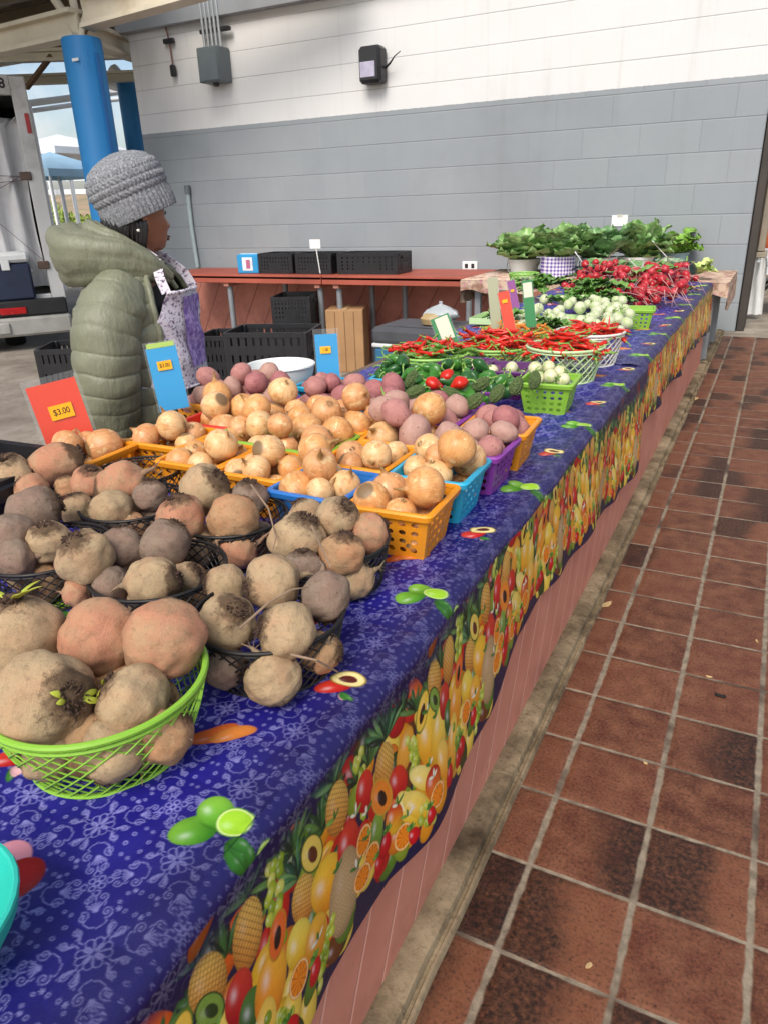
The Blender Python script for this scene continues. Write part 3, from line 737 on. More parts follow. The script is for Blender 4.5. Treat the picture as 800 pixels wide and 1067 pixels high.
def bush(px, py, dist, rad, hgt, label, seed, name='shrub'):
    rg = random.Random(seed); p = at_y(px, py, dist); r = thing(name, label, 'shrub', (p.x, p.y, GZ-.05))
    mb = MB(); mb.tube([(0, 0, 0), (.05, 0, hgt*.4), (.0, .05, hgt*.7)], [.07, .05, .02], 7)
    for k in range(5):
        a = k*1.3; mb.tube([(0, 0, hgt*.2), (math.cos(a)*rad*.4, math.sin(a)*rad*.4, hgt*.6)], [.035, .012], 6)
    mb.obj('trunk', TRUNK, r)
    mb = MB()
    lobes = [(Vector((rg.uniform(-.6, .6)*rad, rg.uniform(-.6, .6)*rad, hgt*rg.uniform(.45, .8))), rad*rg.uniform(.35, .6)) for _ in range(9)]
    for i in range(1500):
        c, q = rg.choice(lobes); d = Vector((rg.gauss(0, 1), rg.gauss(0, 1), rg.gauss(0, .8))).normalized()*q*rg.uniform(.6, 1.1)
        p_ = c+d; u = Vector((rg.gauss(0, 1), rg.gauss(0, 1), rg.gauss(0, 1))).normalized(); v = u.orthogonal().normalized(); l = rg.uniform(.06, .13)
        mb.add([p_-u*l, p_+v*l*.5, p_+u*l, p_-v*l*.5], [(0, 1, 2, 3)])
    mb.obj('crown', LEAFB.m, r, ang=180)
bush(74, 205, 23, 1.1, 1.9, 'yellow green shrub growing across the lot, just left of the thick column', 3)
bush(55, 212, 27, 1.0, 1.3, 'low dusty shrub growing across the lot beside the truck edge', 4)
bush(40, 205, 33, 1.6, 2.4, 'larger dusty shrub half hidden behind the truck edge', 5)

# ------------------------------------------------------------------ box truck backed up at the left
TP = Vector((-8.92, 6.83, 0)); dv = Vector((TP.x, TP.y, 0)).normalized(); rr_ = Vector((dv.y, -dv.x, 0))
TRUCKW = simple('truck_white', '#c9cac8', .45, .12, 2, .08, dirt='#8d877c'); TRUCKI = simple('truck_inside', '#221f1c', .8, .4)
TARP = NT('tarp_white'); P = TARP.coord(); TARP.out(TARP.mix(TARP.noise(P, 3, 6, .6), S('#b5b6b8'), S('#dcdcdc')), .55, TARP.bump(TARP.noise(TARP.scale(P, (3, 3, .8)), 5, 6, .6), .6, .03))
STEEL = simple('bumper_steel', '#a5a49f', .4, .2, 5, .15, metal=.2); TYRE = simple('tyre_rubber', '#17171a', .8, .3, 10, .4)
REDL = simple('red_lens', '#a9171a', .25, .15, 8, .05); STRAP = simple('maroon_strap', '#4f2028', .7, .2)
r = thing('box_truck', 'white box truck with its rear door open on draped tarps, parked at the left', 'truck', (TP.x, TP.y, GZ), math.atan2(rr_.y, rr_.x))
def zz(z): return z-GZ
mb = MB(); mb.box((.455, .05, zz(1.50)), (.18, .10, 2.64), bev=.012); mb.box((-.83, .05, zz(2.72)), (2.395, .10, .22), bev=.012); mb.box((-2.12, .05, zz(1.5)), (.18, .10, 2.64), bev=.012)
mb.box((-.83, .05, zz(.215)), (2.39, .10, .07), bev=.01); mb.obj('door_frame', TRUCKW, r)
mb = MB(); mb.box((.525, 2.7, zz(1.5)), (.04, 5.2, 2.64)); mb.box((-2.19, 2.7, zz(1.5)), (.04, 5.2, 2.64)); mb.box((-.83, 2.7, zz(2.80)), (2.67, 5.2, .04)); mb.box((-.83, 5.28, zz(1.5)), (2.67, .04, 2.6)); mb.box((-.83, 2.7, zz(.20)), (2.67, 5.2, .06)); mb.obj('cargo_box', TRUCKW, r)
mb = MB(); mb.box((-.83, 2.6, zz(1.5)), (2.55, .03, 2.5)); mb.obj('inside', TRUCKI, r)
mb = MB(); rings = []
for i in range(40):          # hanging folds of the tarp
    u = i/39; x = -2.0+2.36*u
    rings.append([(x+.02*math.sin(z*3+i), .22+.07*math.sin(u*60)+.03*math.sin(u*23+z*2)+.05*mnoise.noise(Vector((u*9, z*1.5, 2))), zz(z)) for z in [2.50-.12*k-(.35*abs(math.sin(u*6)) if k == 0 else 0) for k in range(19)]])
mb.rings(rings, closed=False, cap0=False, cap1=False); mb.obj('tarp', TARP.m, r, ang=180)
for a, b in (((-.9, 1.75), (.36, 1.70)), ((-.6, 1.25), (.33, 1.73)), ((-.5, 1.62), (.40, .62)), ((-.4, 1.60), (.35, 1.66))):
    mb = MB(); mb.bar((a[0], .11, zz(a[1])), (b[0], .11, zz(b[1])), .03, .006); mb.obj('strap', STRAP, r)
for z in (1.70, .62):
    mb = MB(); mb.box((.34, -.01, zz(z)), (.14, .04, .10), bev=.01); mb.obj('latch_plate', simple('latch_brown', '#5a473c', .5), r)
mb = MB(); mb.box((.49, -.008, zz(2.30)), (.05, .02, .22), bev=.005); mb.obj('marker_light', REDL, r)
mb = MB(); mb.box((-.83, .02, zz(.10)), (2.72, .34, .20), bev=.02); mb.obj('rear_sill', simple('sill_black', '#1d1d1f', .6, .3), r)
mb = MB(); mb.box((-.14, -.16, zz(.075)), (.32, .03, .085), bev=.01); mb.obj('tail_light', REDL, r)
mb = MB(); mb.box((-.83, -.12, zz(-.13)), (2.76, .20, .24), bev=.03); mb.obj('bumper', STEEL, r)
mb = MB(); mb.box((-.30, -.235, zz(-.13)), (.16, .03, .14), bev=.01); mb.obj('hitch_plate', STEEL, r)
for x in (-.20, -1.75):
    M = Matrix.Translation((x, .55, .39)) @ Matrix.Rotation(PI/2, 4, 'Y')
    mb = MB(); mb.lathe([(.20, -.13), (.37, -.13), (.40, -.08), (.40, .08), (.37, .13), (.20, .13)], 32, M=M); t_ = mb.obj('wheel', TYRE, r)
    mb = MB(); mb.lathe([(.195, -.10), (.195, .10)], 24, M=M); mb.obj('rim', STEEL, t_)
def text_mesh(name, s, size, mat, parent, M, thick=.0015, bold=0.0):
    cu = bpy.data.curves.new(name, 'FONT'); cu.body = s; cu.size = size; cu.extrude = thick; cu.align_x = 'CENTER'; cu.align_y = 'CENTER'; cu.offset = bold
    o = bpy.data.objects.new(name, cu); COL.objects.link(o); dg = bpy.context.evaluated_depsgraph_get()
    me = bpy.data.meshes.new_from_object(o.evaluated_get(dg)); bpy.data.objects.remove(o)
    me.transform(M); me.materials.clear(); me.materials.append(mat)
    q = bpy.data.objects.new(name, me); COL.objects.link(q); q.parent = parent; return q
INK = simple('black_ink', '#1c1815', .6, .05, 8, 0)
FRONT = Matrix.Rotation(PI/2, 4, 'X')
text_mesh('lettering', '08', .15, INK, r, Matrix.Translation((.24, -.004, zz(2.73))) @ FRONT, bold=.004)
NAVYP = simple('cooler_navy', '#1d2740', .45, .2, 6, .1); COOLW = simple('cooler_white', '#d3d6d6', .45, .08)
def cooler(loc, rz, w_, d_, h_, body, lid, label, band=None):
    r = thing('cooler', label, 'cooler', loc, rz)
    mb = MB(); mb.box((0, 0, h_*.38), (w_, d_, h_*.76), bev=.03); mb.obj('body', body, r)
    mb = MB(); mb.box((0, 0, h_*.89), (w_*1.03, d_*1.05, h_*.2), bev=.035); mb.box((0, 0, h_*.995), (w_*.8, d_*.75, h_*.03), bev=.01); mb.obj('lid', lid, r)
    if band: mb = MB(); mb.box((0, 0, h_*.775), (w_*1.02, d_*1.03, h_*.05), bev=.01); mb.obj('band', band, r)
    for s_ in (-1, 1):
        mb = MB(); mb.bar((s_*w_*.515, -.09, h_*.6), (s_*w_*.515, .09, h_*.6), .03, .03, bev=.008); mb.obj('handle', lid, r)
    mb = MB(); mb.box((0, -d_*.53, h_*.74), (.10, .02, .12), bev=.006); mb.obj('latch', COOLW, r)
cpos = TP+rr_*(-.12)+dv*.02
cooler((cpos.x, cpos.y, .202), math.atan2(rr_.y, rr_.x), .58, .30, .60, NAVYP, COOLW, 'navy cooler with a pale lid standing in the truck doorway')
# ------------------------------------------------------------------ work shelf along the wall and what is on and under it
REDT = simple('shelf_red', '#a4513f', .55, .18, 3, .15, dirt='#8a4536'); LEGG = simple('galvanised', '#8b8f93', .45, .15, 6, .1, metal=.3)
mb = MB(); mb.box((-4.55, WY-.03, (GZ+.47)/2-.01), (5.3, .05, .47-GZ), bev=.003)
tag(mb.obj('pink_wainscot', PINKX), 'pink boarded lower wall behind the red shelf', 'wall panel')
r = thing('wall_shelf', 'long red painted work shelf standing along the grey wall', 'shelf', (0, 7.1, 0))
for x0, x1 in ((-6.45, -4.205), (-4.195, -2.25)):
    mb = MB(); mb.box(((x0+x1)/2, .13, .53), (x1-x0, .86, .045), bev=.005); mb.box(((x0+x1)/2, -.285, .50), (x1-x0, .03, .075), bev=.005); mb.obj('plank', REDT, r)
for x, y in ((-5.48, -.2), (-5.1, .35), (-4.28, -.2), (-4.05, -.2), (-3.55, .35), (-3.95, .35), (-2.6, -.2)):
    mb = MB(); mb.tube([(x, y, GZ), (x, y, .44)], .032, 12); mb.obj('leg', LEGG, r)
    mb = MB(); mb.box((x, y+.1, .455), (.07, .34, .07), bev=.006); mb.obj('bracket', simple('bracket_pink', '#c08270', .6) , r)
BLKP = simple('black_plastic', '#1d1d20', .42, .25, 10, .12)
def crate_parts(w_, d_, h_, nx=5, ny=4, nz=3, t=.012):
    """open black crate: posts, rims and slotted sides, floor"""
    mb = MB()
    for sx in (-1, 1):
        for sy in (-1, 1): mb.box((sx*(w_/2-.02), sy*(d_/2-.02), h_/2), (.04, .04, h_), bev=.006)
    for sy in (-1, 1):
        y = sy*(d_/2-t/2)
        mb.box((0, y, h_-.018), (w_-.06, t+.008, .036)); mb.box((0, y, .02), (w_-.06, t, .04))
        for i in range(2*nx+1): mb.box((-w_/2+.035+(w_-.07)*i/nx/2, y, h_/2), ((w_-.07)/nx*.36, t*.8, h_-.07))
        for k in range(1, 2*nz): mb.box((0, y, h_*k/nz/2), (w_-.07, t*.7, h_/nz*.26))
        mb.box((0, y, h_*.30), (w_*.34, t*1.1, h_*.36))
    for sx in (-1, 1):
        x = sx*(w_/2-t/2)
        mb.box((x, 0, h_-.018), (t+.008, d_-.06, .036)); mb.box((x, 0, .02), (t, d_-.06, .04))
        for i in range(2*ny+1): mb.box((x, -d_/2+.035+(d_-.07)*i/ny/2, h_/2), (t*.8, (d_-.07)/ny*.36, h_-.07))
        for k in range(1, 2*nz): mb.box((x, 0, h_*k/nz/2), (t*.7, d_-.07, h_/nz*.26))
        mb.box((x, 0, h_*.32), (t*1.1, d_*.4, h_*.38))
    mb.box((0, 0, .008), (w_-.03, d_-.03, .012))
    return mb
def crate(loc, rz, size, label, group=None, M=None):
    r = thing('plastic_crate', label, 'crate', loc, rz, group)
    if M is not None: r.matrix_world = M
    crate_parts(*size).obj('shell', BLKP, r)
    for s_ in (-1, 1):
        mb = MB(); mb.box((s_*(size[0]/2+.004), 0, size[2]*.78), (.014, .16, .035), bev=.005); mb.obj('handle', BLKP, r)
    return r
# crates on the shelf
for k, (px, lab) in enumerate(((296, 'black crate on the red shelf beside the blue box'), (335, 'black crate on the red shelf, middle of the three'), (388, 'black crate on the red shelf, right end, seen at its corner'))):
    p = at_y(px, 283, 7.1); crate((p.x, 7.1+(.02 if k < 2 else 0.05), .554), (.0, -.01, .03)[k], (.455 if k < 2 else .70, .36, .21), lab, 'crates on the wall shelf')
r = thing('cardboard_box', 'small bright blue packet with a white label, at the left end of the shelf crates', 'box', (at_y(263, 285, 7.0).x, 7.02, .554), .1)
mb = MB(); mb.box((0, 0, .10), (.27, .2, .20), bev=.01); mb.obj('carton', simple('packet_blue', '#2b8fc4', .4, .1), r)
mb = MB(); mb.box((0, -.102, .10), (.13, .006, .14), bev=.002); l_ = mb.obj('label', simple('packet_white', '#dfe3ea', .4), r)
mb = MB(); mb.box((.01, -.107, .10), (.05, .004, .09), bev=.001); mb.obj('emblem', simple('packet_pink', '#b0627e', .4), l_)
mb = MB(); mb.box((0, 0, .203), (.25, .05, .008)); mb.obj('tape', simple('packet_tape', '#b9d8ea', .3), r)
# paper tag on a stick, rolled greens in the crate
PAPER = simple('white_paper', '#dfe0de', .7, .05, 5, .05); STICK = simple('white_stick', '#d9dad6', .5, .05)
def stick_card(base, tip, w_, h_, label, faceto=True):
    r = thing('price_tag', label, 'tag', base); b = Vector((0, 0, 0)); t_ = Vector(tip)-Vector(base)
    mb = MB(); mb.tube([b, t_], .006, 6); mb.obj('stick', STICK, r)
    mb = MB(); mb.box(t_+Vector((0, -.008, 0)), (w_, .006, h_), bev=.001); mb.obj('card', PAPER, r)
p = at_y(336, 285, 6.9); q = at_y(331, 254, 6.9); stick_card((p.x, 6.86, .57), (q.x, 6.86, q.z), .13, .09, 'small white card on a stick in front of the shelf crates')
# stack of crates, on end, under the shelf
p = at_z(314, 388, GZ)
for k, lab in enumerate(('black crate on the floor by the cardboard carton, lowest of its stack', 'black crate in the stack by the cardboard carton, middle one', 'black crate in the stack by the cardboard carton, topmost one')):
    crate((p.x-.06, p.y+.10, GZ+k*.272), .35, (.42, .52, .27), lab, 'crates stacked by the carton')
CARD = simple('carton_brown', '#a8825a', .75, .15, 4, .1); CARD2 = simple('carton_tape', '#c2a276', .5, .1)
p = at_z(360, 386, GZ); r = thing('cardboard_carton', 'tall brown cardboard carton standing under the shelf', 'box', (p.x, p.y+.1, GZ), .35)
mb = MB(); mb.box((0, 0, .33), (.40, .40, .66), bev=.008); mb.obj('carton', CARD, r)
mb = MB(); mb.box((0, 0, .662), (.06, .40, .006)); mb.obj('tape', CARD2, r)
for k in range(3):
    mb = MB(); mb.box((-.10+k*.10, -.2025, .33), (.006, .004, .62)); mb.obj('crease', simple('crease_brown', '#7d5e3f', .8), r)
# crates by the woman
for px, py, lab, sz, rz, dz in ((262, 405, 'large black crate standing between the woman and the white bowl', (.62, .42, .40), .5, .0), (205, 420, 'black crate close behind the woman, left of the largest crate', (.5, .4, .36), .3, 0), (90, 432, 'black crate at the left, behind the orange price sign', (.5, .4, .5), .35, 0)):
    pass
def floor_crate(px, py, z0, sz, rz, lab):
    p = at_z(px, py, z0); return crate((p.x, p.y, z0), rz, sz, lab)
p = at_y(273, 345, 4.6)
crate((p.x, 4.75, GZ), .30, (.66, .45, p.z-GZ-.0), 'largest black crate, standing on the floor right of the woman')
p = at_y(222, 350, 4.75); crate((p.x+.02, 4.95, GZ), .30, (.44, .42, p.z-GZ), 'black crate half hidden between the woman and the largest crate')
p = at_y(62, 362, 3.6); crate((p.x, 3.75, GZ), .55, (.46, .42, p.z-GZ), 'black crate on the floor at the left, behind the woman')
p = at_y(85, 420, 3.1); 
# white bowl on the back of the counter
p = Vector((-1.36, 1.93, 0)); r = thing('white_bowl', 'white plastic bowl behind the heap of red potatoes', 'bowl', (p.x-.02, p.y+.02, .594))
mb = MB(); mb.lathe([(.0, .004), (.068, .004), (.075, .012), (.106, .12), (.110, .142), (.105, .144), (.101, .134), (.068, .018), (0, .014)], 36, cap0=False, cap1=False); mb.obj('bowl', simple('bowl_white', '#dfe0dc', .35, .04), r)
mb = MB(); mb.tube([(.110*math.cos(a*PI/18), .110*math.sin(a*PI/18), .143) for a in range(36)], .004, 6, closed=True); mb.obj('rim', simple('bowl_white_rim', '#e6e7e4', .3, .03), r)
# blue cooler behind the peppers
COOLB = simple('cooler_blue', '#3c6f93', .4, .12, 5, .06); LIDG = simple('cooler_lid_grey', '#4c4d51', .5, .15, 8, .12)
p = at_y(450, 352, 5.6)
cooler((p.x, 5.8, GZ), -.05, 1.05, .52, p.z-GZ+.08, COOLB, LIDG, 'blue cooler with a dark grey lid standing behind the chili baskets', COOLW)
p = at_y(454, 331, 5.65); r = thing('produce_bag', 'crumpled clear plastic bag of beige roots lying on the blue cooler', 'bag', (p.x, 5.75, at_y(450, 352, 5.6).z+.085))
mb = MB(); mb.rings([[(( .15+.03*math.sin(k*2.1+j))*math.sin(PI*min(.97, .12+j/7))*math.cos(k*PI/9), .10*math.sin(PI*min(.97, .12+j/7))*math.sin(k*PI/9), .02+.17*j/7) for k in range(18)] for j in range(8)]); mb.obj('bag', simple('bag_clear', '#aab0b2', .2, .15, 6, .3), r)
mb = MB(); mb.lathe([(.02, .0), (.09, .015), (.105, .06), (.06, .10)], 14, c=(-.05, -.05, 0)); mb.obj('roots', simple('bag_roots', '#b39a6c', .7), r)
# ------------------------------------------------------------------ fittings on the wall
GREYB = simple('box_grey', '#5f686b', .5, .12, 5, .08); PIPE = simple('conduit_steel', '#a8adb0', .4, .1, 5, .05, metal=.4); BLKM = simple('black_metal', '#202023', .45, .2, 8, .1)
p = at_y(222, 68, WY-.14); r = thing('junction_box', 'grey electrical junction box high on the white wall, five conduits above', 'junction box', (p.x, WY-.002, p.z))
mb = MB(); mb.box((0, -.11, 0), (.30, .22, .34), bev=.012); mb.obj('enclosure', GREYB, r)
mb = MB(); mb.box((0, -.223, 0), (.27, .008, .31), bev=.003); mb.obj('cover', simple('cover_grey', '#667073', .45, .1), r)
for k in range(5):
    mb = MB(); mb.tube([(-.11+k*.055, -.10, .17), (-.125+k*.055, -.10, 1.2)], .016, 10); mb.obj('conduit', PIPE, r)
mb = MB(); mb.box((.03, -.07, .34), (.40, .06, .04), bev=.006); mb.obj('strut_channel', BLKM, r)
mb = MB(); mb.tube([(0, -.11, -.17), (0, -.11, -.205)], .03, 12); mb.obj('cable_gland', BLKM, r)
p = at_y(388, 68, WY-.1); r = thing('flood_light', 'black square security light on the white wall', 'wall light', (p.x, WY-.002, p.z))
mb = MB(); mb.box((0, -.09, 0), (.25, .18, .33), bev=.03); mb.obj('housing', BLKM, r)
mb = MB(); mb.box((-.015, -.184, -.045), (.17, .012, .14), bev=.006); mb.obj('lens', simple('light_lens', '#a9a4b8', .15, .2, 14, .05), r)
mb = MB(); mb.tube([(.12, -.05, -.03), (.2, -.10, .0), (.26, -.12, .05), (.33, -.13, .085)], [.012, .01, .006, .004], 8); mb.obj('sensor_arm', BLKM, r)
p = at_y(177, 45, WY-.03); r = thing('wall_cable', 'thin cable with a black plug hanging on the white wall left of the junction box', 'cable', (p.x, WY-.03, p.z))
mb = MB(); mb.tube([(-.08, 0, .70), (-.05, 0, .3), (0, 0, 0), (.015, -.01, -.25)], .009, 8); mb.obj('cable', simple('cable_red', '#7c5148', .5), r)
mb = MB(); mb.box((.0, -.01, .02), (.15, .05, .05), bev=.01); mb.obj('clamp', BLKM, r)
mb = MB(); mb.box((.02, -.02, -.28), (.06, .06, .12), bev=.012); mb.obj('plug', BLKM, r)
p, q = at_y(195, 198, WY-.05), at_y(206, 280, WY-.05); r = thing('wall_pipe', 'pale upright pipe on the grey wall right of the woman', 'pipe', (q.x, WY-.04, .553))
mb = MB(); mb.tube([(0, 0, 0), (-.02, 0, .5), (p.x-q.x, 0, p.z-.58)], .026, 12); mb.obj('pipe', simple('pipe_pale', '#9fb0b0', .45, .1), r)
mb = MB(); mb.tube([(p.x-q.x, 0, p.z-.60), (p.x-q.x, 0, p.z-.50)], .036, 12); mb.obj('coupling', GREYB, r)
p = at_y(489, 277, WY-.01); r = thing('outlet', 'white double wall outlet just above the shelf', 'outlet', (p.x, WY-.001, p.z))
mb = MB(); mb.box((0, -.008, 0), (.17, .016, .09), bev=.005); mb.obj('plate', PAPER, r)
for s_ in (-1, 1):
    mb = MB(); mb.box((s_*.036, -.018, 0), (.035, .008, .045), bev=.004); mb.obj('socket', BLKM, r)
p = at_y(645, 230, WY-.01); r = thing('paper_note', 'small white paper taped on the grey wall above the collards', 'note', (p.x, WY-.001, p.z))
mb = MB(); mb.box((0, -.004, 0), (.15, .006, .10), bev=.001); mb.obj('sheet', PAPER, r)
mb = MB(); mb.box((0, -.009, .045), (.05, .003, .02)); mb.obj('tape', simple('tape_clear', '#c9c6b4', .3), r)
# neighbouring stall at the right edge
FLOR = NT('floral_cloth'); P = FLOR.coord()
c = FLOR.mix(FLOR.fac(FLOR.voro(P, 22), .25, .12), S('#d8d8de'), FLOR.ramp(FLOR.n('ShaderNodeTexVoronoi', Vector=P, Scale=22).outputs['Color'], [(.3, S('#5e86b4')), (.5, S('#b4688a')), (.7, S('#6d9a86'))]))
FLOR.out(c, .7)
p = at_y(800, 290, 8.6); r = thing('folding_table', 'folding table under a pale flowered cloth, far right past the wall', 'table', (p.x+.14, 9.1, .0))
hz = at_y(785, 262, 8.6).z
mb = MB(); mb.box((0, 0, hz-.02), (1.1, .8, .04), bev=.004); mb.obj('tabletop', DARK, r)
mb = MB(); mb.box((0, 0, hz+.006), (1.14, .84, .008), bev=.003)
for i in range(24): mb.box((-.55+i*.048, -.425+.008*math.sin(i*1.9), hz-.11), (.047, .006, .24))
mb.obj('cloth', FLOR.m, r)
for a, b in (((-.45, -.3, .003), (.2, -.3, hz-.04)), ((.45, -.3, .003), (-.2, -.3, hz-.04)), ((-.45, .3, .003), (.2, .3, hz-.04)), ((.45, .3, .003), (-.2, .3, hz-.04))):
    mb = MB(); mb.tube([a, b], .018, 8); mb.obj('leg', BLKM, r)
mb = MB(); mb.bar((-.45, -.32, .38), (.5, -.32, .38), .03, .02); mb.obj('crossbar', LEGG, r)
p = at_y(780, 320, 8.5); r = thing('hanging_sheet', 'white cloth hanging to the floor under the flowered table', 'cloth', (p.x-.02, 8.56, .0))
mb = MB(); mb.rings([[(-.10+.2*k/9+.05*(1-z), .03*math.sin(k*1.7+z*4), z) for k in range(10)] for z in (.05, .2, .4, .6, hz-.1)], closed=False, cap0=False, cap1=False); mb.obj('sheet', PAPER, r, ang=180)
p = at_y(795, 252, 8.8); r = thing('orange_jar', 'orange rounded jar on the flowered table at the right edge', 'jar', (p.x+.03, 9.0, hz+.012))
mb = MB(); mb.lathe([(.06, 0), (.11, .05), (.12, .14), (.08, .22), (.06, .24)], 24); mb.obj('jar', simple('jar_orange', '#c45a1c', .4, .15), r)
mb = MB(); mb.lathe([(.065, .241), (.065, .27)], 24); mb.obj('lid', DARK, r)
p = at_y(778, 240, 9.0); r = thing('calculator', 'grey card reader propped on the flowered table at the right edge', 'card reader', (p.x, 9.05, hz+.012))
mb = MB(); mb.box((0, 0, .10), (.13, .06, .2), bev=.01); mb.obj('case', simple('calc_grey', '#a7adb1', .5), r)
mb = MB(); mb.box((0, -.033, .145), (.09, .008, .06), bev=.003); mb.obj('screen', simple('calc_screen', '#46535c', .3), r)
mb = MB()
for i in range(3):
    for j in range(3): mb.box((-.033+i*.033, -.033, .03+j*.028), (.022, .008, .018), bev=.002)
mb.obj('keypad', BLKM, r)
# ------------------------------------------------------------------ basket makers
def plastic(name, hexc, rough=.38):
    t = NT(name); v = t.coord(); c = S(hexc)
    n = t.noise(v, 18, 4); colr = t.mix(t.math('MULTIPLY', t.fac(n, .35, .8), .35), c, tuple(x*.72 for x in c[:3])+(1,))
    return t.out(colr, t.math('ADD', rough-.08, t.math('MULTIPLY', t.noise(v, 45, 3), .2)), t.bump(t.noise(v, 90, 3), .08, .002), .45, sss=.08)
PL = dict(orange=plastic('orange_plastic', '#e8951f'), blue=plastic('royal_blue_plastic', '#2a72c0'), sky=plastic('sky_blue_plastic', '#2fa9cd'), purple=plastic('purple_plastic', '#8a3f9e'),
          lime=plastic('lime_plastic', '#86b83a'), red=plastic('red_plastic', '#cc2a22'), green=plastic('leaf_green_plastic', '#8fc25a'), white=plastic('white_plastic', '#dcdcd2'),
          black=plastic('black_wire_plastic', '#1b1918', .5), plum=plastic('plum_plastic', '#5c2a66'), teal=plastic('teal_plastic', '#2fb8a6'), pale=plastic('pale_green_plastic', '#bcd6a0'))
SQ_H, SQ_B, SQ_T = .094, .062, .079
def square_basket_mb():
    mb = MB(); nx, nz, th = 5, 4, .0028
    per = [(-1, -1), (-.33, -1), (.33, -1), (1, -1), (1, -.33), (1, .33), (1, 1), (.33, 1), (-.33, 1), (-1, 1), (-1, .33), (-1, -.33)]
    zl, zh = .008, SQ_H-.012
    for side in range(4):
        R = Matrix.Rotation(side*PI/2, 4, 'Z')
        def pt(u, v, off):
            hw = lerp(SQ_B, SQ_T, v/SQ_H); return (u*(hw-.004), -(hw)+off, v)
        for i in range(nx):
            for k in range(nz):
                uc, vc = -.9+1.8*(i+.5)/nx, lerp(zl, zh, (k+.5)/nz); hu, hv = .9/nx, (zh-zl)/nz/2
                O = [(uc+a*hu, vc+b*hv) for a, b in per]; I = []
                for a, b in per:
                    an = math.atan2(b, a); I.append((uc+math.cos(an)*hu*.60, vc+math.sin(an)*hv*.62))
                vs = [pt(u, v, 0) for u, v in O]+[pt(u, v, 0) for u, v in I]+[pt(u, v, th) for u, v in O]+[pt(u, v, th) for u, v in I]
                fs = []
                for q in range(12):
                    q2 = (q+1) % 12
                    fs += [(q, q2, 12+q2, 12+q), (24+q, 36+q, 36+q2, 24+q2), (12+q, 12+q2, 36+q2, 36+q)]
                mb.add(vs, fs, 0, R)
        for (v0, v1) in ((0, zl), (zh, SQ_H)):
            vs = [pt(-.9, v0, 0), pt(.9, v0, 0), pt(.9, v1, 0), pt(-.9, v1, 0), pt(-.9, v0, th), pt(.9, v0, th), pt(.9, v1, th), pt(-.9, v1, th)]
            mb.add(vs, [(0, 1, 2, 3), (4, 7, 6, 5), (3, 2, 6, 7), (0, 4, 5, 1)], 0, R)
        # rounded corner post between this side and the next
        for v0, v1 in ((0, SQ_H),):
            h0, h1 = SQ_B, SQ_T; e0, e1 = .9*(h0-.004), .9*(h1-.004)
            arc0 = [(e0, -h0, 0), (h0-.001, -h0+.003, 0), (h0, -e0, 0)]; arc1 = [(e1, -h1, SQ_H), (h1-.001, -h1+.003, SQ_H), (h1, -e1, SQ_H)]
            vs = arc0+arc1+[(x*.965, y*.965, z) for x, y, z in arc0+arc1]
            mb.add(vs, [(0, 1, 4, 3), (1, 2, 5, 4), (6, 9, 10, 7), (7, 10, 11, 8)], 0, R)
    mb.box((0, 0, .003), (SQ_B*1.96, SQ_B*1.96, .005))
    return mb
def rim_mb():
    mb = MB()
    def rr(h, r, z): # rounded square loop
        pts = []
        for q in range(4):
            for j in range(5):
                a = q*PI/2+j*PI/8; cx, cy = ((h-r)*(1 if q in (0, 3) else -1), (h-r)*(1 if q in (0, 1) else -1)); pts.append((cx+r*math.cos(a), cy+r*math.sin(a), z))
        return pts
    H = SQ_H
    mb.rings([rr(SQ_T-.004, .010, H-.001), rr(SQ_T-.003, .010, H+.004), rr(SQ_T+.005, .014, H+.0045), rr(SQ_T+.008, .015, H+.001), rr(SQ_T+.006, .014, H-.009), rr(SQ_T+.001, .012, H-.009), rr(SQ_T-.004, .010, H-.001)], cap0=False, cap1=False)
    return mb
_sq, _rim = square_basket_mb(), rim_mb()
SQM = {}
def square_basket(x, y, colr, label, rz=0.0, group='square plastic produce baskets', z=TT):
    r = thing('produce_basket', label, 'basket', (x, y, z), rz, group)
    if colr not in SQM: SQM[colr] = (_sq.obj('shell', PL[colr], r), _rim.obj('rim', PL[colr], r)); return r
    for o in SQM[colr]:
        c = o.copy(); COL.objects.link(c); c.parent = r
    return r
def net_basket(x, y, R0, R1, H, colr, label, n=26, rs=.0012, rrim=.004, sx=1.0, sy=1.0, rz=0.0, group='round net baskets', bulge=.0, z=TT, turn=.9):
    r = thing('net_basket', label, 'basket', (x, y, z), rz, group)
    mb = MB(); K = 14
    def rad(t): return lerp(R0, R1, t)+bulge*math.sin(PI*t)
    for s_ in (-1, 1):
        for i in range(n):
            pts = []
            for k in range(K+1):
                t = k/K; a = 2*PI*i/n+s_*turn*t*PI/3; q = rad(t)+(.0006 if s_ > 0 else -.0006); pts.append((q*sx*math.cos(a), q*sy*math.sin(a), .003+(H-.003)*t))
            mb.tube(pts, rs, 5, cap=False)
    g = R0*2/9
    for i in range(-4, 5):
        l = math.sqrt(max(0, R0*R0-(i*g)**2))
        mb.tube([(-l*sx, i*g*sy, .002), (l*sx, i*g*sy, .002)], rs, 5); mb.tube([(i*g*sx, -l*sy, .002), (i*g*sx, l*sy, .002)], rs, 5)
    mb.obj('net', PL[colr], r)
    mb = MB(); mb.tube([(R1*sx*math.cos(a*PI/28), R1*sy*math.sin(a*PI/28), H) for a in range(56)], rrim, 8, closed=True)
    mb.tube([(R1*.985*sx*math.cos(a*PI/28), R1*.985*sy*math.sin(a*PI/28), H-rrim*2.2) for a in range(56)], rrim*.7, 6, closed=True); mb.obj('rim', PL[colr], r)
    mb = MB(); mb.tube([(R0*sx*math.cos(a*PI/24), R0*sy*math.sin(a*PI/24), .0035) for a in range(48)], rrim*.8, 6, closed=True); mb.obj('base_ring', PL[colr], r)
    return r
